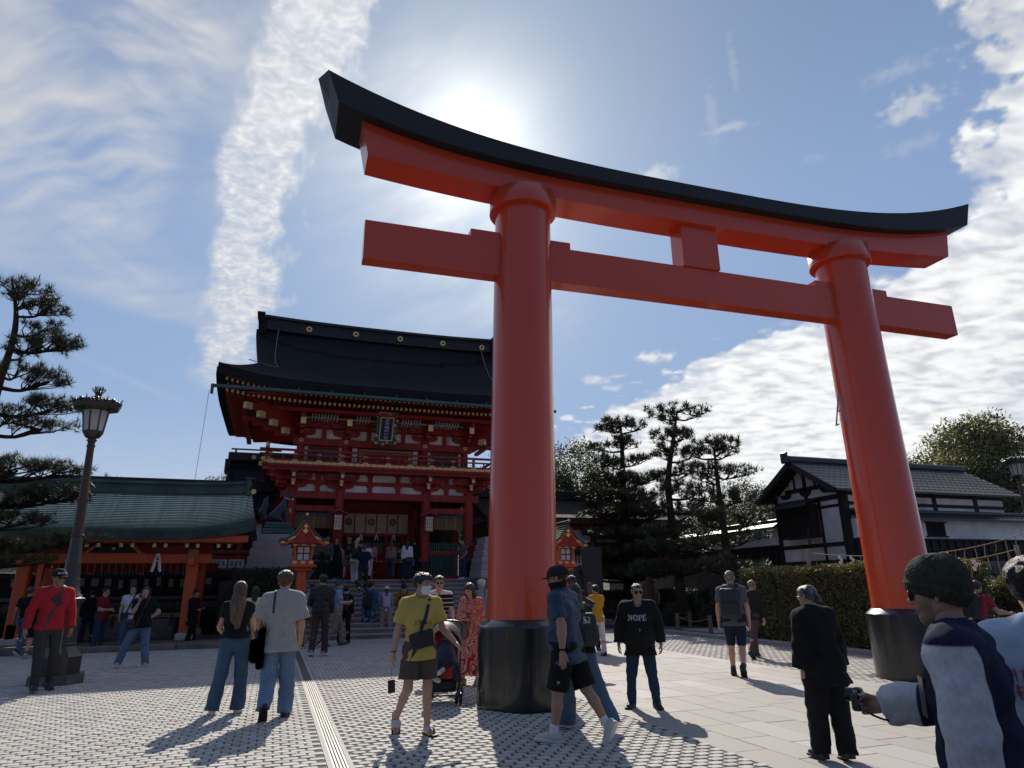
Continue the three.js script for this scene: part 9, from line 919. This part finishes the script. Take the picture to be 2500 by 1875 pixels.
  person({ label: 'dark haired person in pale blue T-shirt with red print on the back, cut off by the frame', at: [q.x, 0, q.z], turn: 172, H: 1.71, skin: K.light, cell: 0.0105, ...stand, top: { color: (x, y, z, o) => { let k = 1 + 0.08 * n3(x * 50, y * 50, z * 50); o[0] = 0.42 * k; o[1] = 0.5 * k; o[2] = 0.64 * k; if (z < -0.02) { const u = x * 16 + 3, v = (y - 1.2) * 16, row = Math.floor(v), fu = u - Math.floor(u), fv = v - row; if ((row === 0 || row === -1) && Math.abs(x) < 0.19 && (Math.abs(fu - 0.25) < 0.06 || Math.abs(fu - 0.7) < 0.06 || Math.abs(fv - 0.5) < 0.06 || Math.abs(fv - 0.85) < 0.05 && fu > 0.3) && fv > 0.1 && fu > 0.12 && fu < 0.9) { o[0] = 0.36; o[1] = 0.04; o[2] = 0.04; } } }, sleeve: 0.7, fit: 0.03, hem: -0.1, wr: 0.01 }, bottom: { color: K.navy }, hair: { color: K.hairD, thick: 0.026 } });
}
person({ label: 'person in red top with bulky black backpack bending towards the notice board', px: [2412, 1650], turn: 150, H: 1.66, skin: K.fair, cell: 0.0155, lean: [16, 0], ...stand, armL: [0.5, -0.8, 0.2, 0.2, -0.9, 0.4], armR: [0.5, -0.7, 0.3, 0.3, 0.1, 0.9], top: { color: flat([0.34, 0.03, 0.06]), sleeve: 0.7, fit: 0.022 }, bottom: { color: K.soft }, hair: { color: [0.05, 0.035, 0.025] }, extra: (c) => backpack(c, { color: (x, y, z, o) => { const t = Math.hypot(x - 0.02, y - 0.02) < 0.025; o[0] = t ? 0.3 : 0.012; o[1] = t ? 0.32 : 0.012; o[2] = t ? 0.05 : 0.013; }, color2: K.black, w: 0.17, h: 0.24, d: 0.11 }) });
// head of the stairs
const terr = (px, z = 0.95, y = PY) => { const p = pxZ(px, 1395, z); return [p.x, y, p.z]; }, step = (px, i) => { const z = 1.9 + 0.3 * i + 0.16, p = pxZ(px, 1410, z); return [p.x, PY - 0.165 * i, z]; };
const F = (label, at, turn, o) => person({ label, at, turn, cell: 0.021, skin: K.light, hair: { color: K.hairD }, bottom: { color: K.soft }, ...stand, ...o });
F('person in grey-green coat behind the orange lantern roof at the stair head', terr(770), 10, { H: 1.74, top: { color: [0.09, 0.1, 0.09], sleeve: 1.9, hem: -0.2 }, armL: [0.2, -1, 0.2, -0.6, 0.1, 0.8] });
F('person in olive grey coat looking down at the stair head beside the lantern', terr(796), -30, { H: 1.74, top: { color: [0.1, 0.11, 0.095], sleeve: 1.9, hem: -0.22 }, armR: [0.2, -1, 0.2, -0.6, 0.0, 0.8], hair: { color: [0.1, 0.09, 0.08] } });
F('woman in dark dress holding her backpack straps at the stair head', terr(818), -10, { H: 1.72, sex: 'f', top: { color: [0.02, 0.018, 0.022], sleeve: 0.5, hem: -0.05 }, bottom: { type: 'skirt', len: 0.15, color: K.black }, armL: [0.3, -0.9, 0.1, -0.3, 0.95, 0.35], armR: [0.3, -0.9, 0.1, -0.3, 0.95, 0.35], ...handGrip, hair: { kind: 'short', color: K.hairD, thick: 0.028 } });
F('visitor in black T-shirt with round back print and tan shorts on the top step', step(848, 0), 175, { H: 1.62, top: { color: (x, y, z, o) => { const d = Math.hypot(x, y - 1.2), k = z < 0 && d < 0.09 && ((d * 60) % 1) < 0.6 ? 0.16 : 0.014; o[0] = o[1] = o[2] = k; }, sleeve: 0.6 }, bottom: { type: 'shorts', len: 0.9, color: [0.16, 0.13, 0.1] }, skin: K.fair, hair: { color: [0.35, 0.2, 0.08] } });
F('blonde woman in black top and white trousers climbing near the top of the stairs', step(866, 1), 172, { H: 1.68, sex: 'f', ...walkL, top: { color: K.black, sleeve: 0.6, hem: -0.1 }, bottom: { color: [0.62, 0.6, 0.57], fit: 0.026, ankle: 0.05 }, hair: { kind: 'long', color: [0.38, 0.28, 0.15], caps: [[[0, 0, -0.06], [0, -0.22, -0.1], 0.08, 0.06]], lo: -0.3 }, extra: (c) => backpack(c, { color: K.black, h: 0.16 }) });
F('older man in white cap and patterned shirt facing out at the stair head', terr(870, 0.2), 15, { H: 1.74, top: { color: (x, y, z, o) => { const k = n3(x * 25, y * 25, z * 25) > 0 ? 0.45 : 0.2; o[0] = o[1] = k; o[2] = k * 1.15; }, sleeve: 0.7 }, hat: { kind: 'cap', color: [0.6, 0.58, 0.55] }, skin: K.tan });
F('man in navy T-shirt and brown trousers climbing the upper stairs', step(886, 3), 176, { H: 1.8, ...walkR, footL: 50, lL: [0.02, -1, -0.1, 0, -0.8, -0.6], top: { color: K.navy, sleeve: 0.7, hem: -0.1, fit: 0.026 }, bottom: { color: [0.05, 0.042, 0.036], fit: 0.022 }, shoes: sneaker([0.4, 0.38, 0.35]), armL: [0.4, -1, 0, 0.1, -1, 0.2], armR: [0.4, -1, 0, 0.1, -1, 0.2], hair: { color: [0.1, 0.075, 0.05] }, skin: K.fair });
F('dark haired person in pink top bending beside the sandwich board', terr(906, 0.2), 170, { H: 1.62, sex: 'f', top: { color: [0.4, 0.2, 0.18], sleeve: 1.2 }, hair: { kind: 'long', color: K.hairD, caps: [[[0, 0, -0.06], [0, -0.16, -0.1], 0.08, 0.06]], lo: -0.25 } });
F('woman with long brown hair and beige top walking through the gate', terr(953, 0.7), 178, { H: 1.6, sex: 'f', ...walkL, top: { color: [0.26, 0.17, 0.13], sleeve: 1.5, hem: 0 }, bottom: { color: [0.06, 0.06, 0.065], fit: 0.03, ankle: 0.05 }, hair: { kind: 'long', color: [0.1, 0.055, 0.035], caps: [[[0, 0, -0.06], [0, -0.3, -0.1], 0.08, 0.06]], lo: -0.4 } });
F('short person in pale top carrying a bag in the gate doorway', terr(974, -0.6), 178, { H: 1.5, sex: 'f', top: { color: [0.3, 0.28, 0.25], sleeve: 1 }, extra: (c) => backpack(c, { color: K.black, h: 0.14 }) });
F('woman with black hair, white blouse and blue bag near the top of the stairs', step(992, 1), 172, { H: 1.7, sex: 'f', top: { color: [0.62, 0.62, 0.62], sleeve: 1.4, hem: 0.02 }, bottom: { type: 'skirt', len: 0.2, color: K.navy }, hair: { kind: 'long', color: K.hairD, caps: [[[0, 0, -0.06], [0, -0.24, -0.1], 0.085, 0.07]], lo: -0.34 }, extra: (c) => { softBag(c, 'dark_bag', basis(c.J.L, c.J.S, c.J.F, c.J.at(0.02, -0.12, -0.16)), 0.14, 0.11, 0.06, 0.04, K.soft, undefined, 0.02); softBag(c, 'blue_bag', basis(c.J.L, c.J.S, c.J.F, c.J.at(-0.1, -0.26, 0)), 0.05, 0.13, 0.1, 0.03, [0.02, 0.06, 0.3], undefined, 0.02); } });
F('man in white shirt walking into the gate past the door post', terr(994, -0.4), 176, { H: 1.76, top: { color: [0.6, 0.6, 0.62], sleeve: 1.2 }, bottom: { color: K.soft } });
F('man in dark jacket beside the green panelled gate bay', terr(1010, 0.0), 172, { H: 1.76, top: { color: [0.018, 0.016, 0.016], sleeve: 1.9, hem: -0.1 }, bottom: { color: K.black } });
F('man in brown T-shirt and blue jeans gazing at the fenced gate bay', terr(1131, 0.9), -60, { H: 1.7, top: { color: [0.15, 0.13, 0.11], sleeve: 0.7 }, bottom: { color: denim([0.04, 0.07, 0.15]) }, shoes: sneaker(K.white), armL: [0.2, -1, -0.1, -0.1, -0.6, 0.6] });
F('woman in red top and long black skirt raising a camera by the end column of the gate', terr(1160, 0.9), -150, { H: 1.72, sex: 'f', top: { color: [0.2, 0.02, 0.022], sleeve: 1.2, hem: 0.02 }, bottom: { type: 'skirt', len: 0.08, hemR: 0.2, color: K.black }, armL: [0.3, -0.3, 0.7, -0.2, 0.9, 0.3], armR: [0.2, -0.4, 0.7, -0.2, 0.9, 0.3], hair: { kind: 'long', color: K.hairD, caps: [[[0, 0, -0.06], [0, -0.2, -0.1], 0.08, 0.06]], lo: -0.3 } });
F('visitor in navy shirt at the offering stand inside the gate', [-0.3, PY, -4.2], 178, { H: 1.7, top: { color: K.navy, sleeve: 0.7 } });
// stroller with a sleeping child
{
  const p = pxY(1084, 1712), s = thing('baby_stroller', 'black baby stroller with grey hood trim pushed by the man in the striped T-shirt', 'stroller', [p.x, 0, p.z]); s.rotation.y = Math.atan2(CAM.x - p.x, CAM.z - p.z) - 0.05;
  const cl = (n, geo, c, m = mNylon) => { const o = new THREE.Mesh(toSolid(painted(geo, flat(c, 0.15))), m); o.name = n; s.add(o); return o; };
  for (const k of [-1, 1]) { const f = new GB(); f.bar([k * 0.23, 0.12, 0.34], [k * 0.24, 0.62, -0.02], 0.025, 0.03); f.bar([k * 0.24, 0.62, -0.02], [k * 0.25, 1.05, -0.34], 0.025, 0.03); f.bar([k * 0.22, 0.12, -0.3], [k * 0.235, 0.55, 0.02], 0.025, 0.03); f.build('frame_side', mFrame, s); for (const z of [0.36, -0.32]) for (const d of [-0.03, 0.03]) { const w = new GB().add(new THREE.TorusGeometry(0.062, 0.022, 8, 20), mtx(k * 0.23 + d, 0.085, z, 0, PI / 2, 0)).build('wheel', mFrame, s); new GB().cyl(k * 0.23 + d, 0.085, z, 0.04, 0.04, 0.016, 14, { rz: PI / 2, mid: true }).build('hub', M('grey hub', [0.2, 0.2, 0.2], 0.5), w); } }
  new GB().tube([[-0.25, 1.05, -0.34], [-0.2, 1.1, -0.36], [0.2, 1.1, -0.36], [0.25, 1.05, -0.34]], 0.018, 8, 20).build('handle', mFrame, s); new GB().bar([-0.22, 0.12, 0.33], [0.22, 0.12, 0.33], 0.02, 0.02).bar([-0.22, 0.13, -0.3], [0.22, 0.13, -0.3], 0.02, 0.02).build('axle', mFrame, s);
  cl('basket', meshSDF((x, y, z) => boxD(x, y - 0.24, z, 0.19, 0.09, 0.24, 0.05), [-0.25, 0.1, -0.3], [0.25, 0.4, 0.3], 0.014), K.black); cl('seat', meshSDF((x, y, z) => Math.min(boxD(x, y - 0.48, z - 0.1, 0.2, 0.05, 0.2, 0.04), boxD(x, (y - 0.68) * 0.93 + (z + 0.12) * 0.4, (z + 0.14) * 0.93 + (y - 0.68) * 0.3, 0.2, 0.26, 0.04, 0.035), boxD(x, y - 0.42, z - 0.3, 0.15, 0.08, 0.03, 0.025)), [-0.26, 0.3, -0.4], [0.26, 1.05, 0.4], 0.014), [0.34, 0.015, 0.02]);
  const hood = (r, c, n, lo, hi) => cl(n, meshSDF((x, y, z) => { const d = Math.hypot(x * 1.28, y - 0.78, (z + 0.14) * 0.95) - r; return Math.max(Math.abs(d) - 0.012, 0.74 - y + 0.2 * (z + 0.1), lo - (z * 0.8 - (y - 0.78) * 0.5), (z * 0.8 - (y - 0.78) * 0.5) - hi); }, [-0.35, 0.6, -0.55], [0.35, 1.2, 0.3], 0.013), c); hood(0.33, K.black, 'hood', -0.6, -0.08); hood(0.335, [0.2, 0.2, 0.21], 'hood_trim', -0.09, -0.03);
  const ch = thing('person', 'small child asleep in the stroller wrapped in a navy jacket with pale shoes', 'person', [p.x, 0, p.z]); ch.rotation.y = s.rotation.y; const pc = (n, fn, lo, hi, h, c, m) => { const o = new THREE.Mesh(toSolid(painted(meshSDF(fn, lo, hi, h), typeof c === 'function' ? c : flat(c, 0.14))), m); o.name = n; ch.add(o); };
  const hm = new THREE.Matrix4().compose(V(0.05, 0.82, -0.02), new THREE.Quaternion().setFromEuler(new THREE.Euler(0.5, 0.9, 0.3)), V(0.82, 0.8, 0.82)); const body = [[[0, 0.72, -0.02], [0, 0.56, 0.02], 0.1, 0.11], [[-0.05, 0.56, 0.06], [-0.08, 0.5, 0.26], 0.055, 0.045], [[0.05, 0.56, 0.06], [0.06, 0.55, 0.26], 0.055, 0.045], [[-0.08, 0.5, 0.26], [-0.09, 0.37, 0.36], 0.04, 0.032], [[0.06, 0.55, 0.26], [-0.02, 0.46, 0.4], 0.04, 0.032], [[-0.12, 0.68, 0.02], [-0.14, 0.58, 0.14], 0.04, 0.032], [[-0.14, 0.58, 0.14], [-0.06, 0.55, 0.2], 0.032, 0.028]]; const g1 = toSolid(painted(meshSDF(capsuleSDF(body, 0.03), [-0.25, 0.3, -0.2], [0.25, 0.95, 0.5], 0.014), flat(K.fair))), g2 = toSolid(painted(headGeo(0.0058).clone(), headColor(K.fair))).applyMatrix4(hm); const o = new THREE.Mesh(mergeGeometries([g1, g2]), mSkin); o.name = 'body'; ch.add(o);
  pc('jacket', capsuleSDF([[[0.02, 0.74, 0.02], [0.02, 0.62, 0.08], 0.13, 0.15], [[0.02, 0.62, 0.08], [0.14, 0.48, 0.2], 0.14, 0.09], [[0.0, 0.62, 0.1], [-0.17, 0.5, 0.24], 0.1, 0.06], [[0.16, 0.5, 0.2], [0.22, 0.34, 0.28], 0.08, 0.05], [[-0.1, 0.7, 0.04], [-0.18, 0.58, 0.14], 0.06, 0.05]], 0.06), [-0.35, 0.2, -0.2], [0.4, 0.95, 0.45], 0.013, (x, y, z, q) => { const k = 1 + 0.5 * n3(x * 12, y * 14, z * 12); q[0] = 0.013 * k; q[1] = 0.02 * k; q[2] = 0.05 * k; }, mNylon);
  pc('trousers', capsuleSDF([[[-0.08, 0.5, 0.26], [-0.09, 0.4, 0.35], 0.052, 0.045], [[0.06, 0.55, 0.26], [-0.01, 0.48, 0.39], 0.052, 0.045], [[0, 0.55, 0.05], [-0.08, 0.5, 0.26], 0.08, 0.055], [[0, 0.55, 0.05], [0.06, 0.55, 0.26], 0.08, 0.055]], 0.03), [-0.25, 0.3, -0.1], [0.25, 0.7, 0.5], 0.013, [0.04, 0.03, 0.05], mCloth); for (const [x, y, z, a] of [[-0.1, 0.35, 0.4, 0.4], [-0.03, 0.46, 0.44, -0.6]]) pc('shoe', (X, Y, Z) => { const u = X - x, v = Y - y, w = Z - z, c = Math.cos(a), q = Math.sin(a); return boxD(u * c - v * q, u * q + v * c, w, 0.075, 0.032, 0.036, 0.028); }, [x - 0.12, y - 0.12, z - 0.08], [x + 0.12, y + 0.12, z + 0.08], 0.009, (X, Y, Z, q) => { const k = Y < y - 0.016 ? 0.7 : 0.45; q[0] = k; q[1] = k * 0.9; q[2] = k * 0.9; }, mShoe);
  const hg = toSolid(painted(hairGeo('short', 0.008), flat(K.hairB))).applyMatrix4(hm), ho = new THREE.Mesh(hg, mHair); ho.name = 'hair'; ch.add(ho);
}

scene.traverse((o) => { if (o.isMesh) { o.castShadow = true; o.receiveShadow = true; } });
renderer.render(scene, camera);
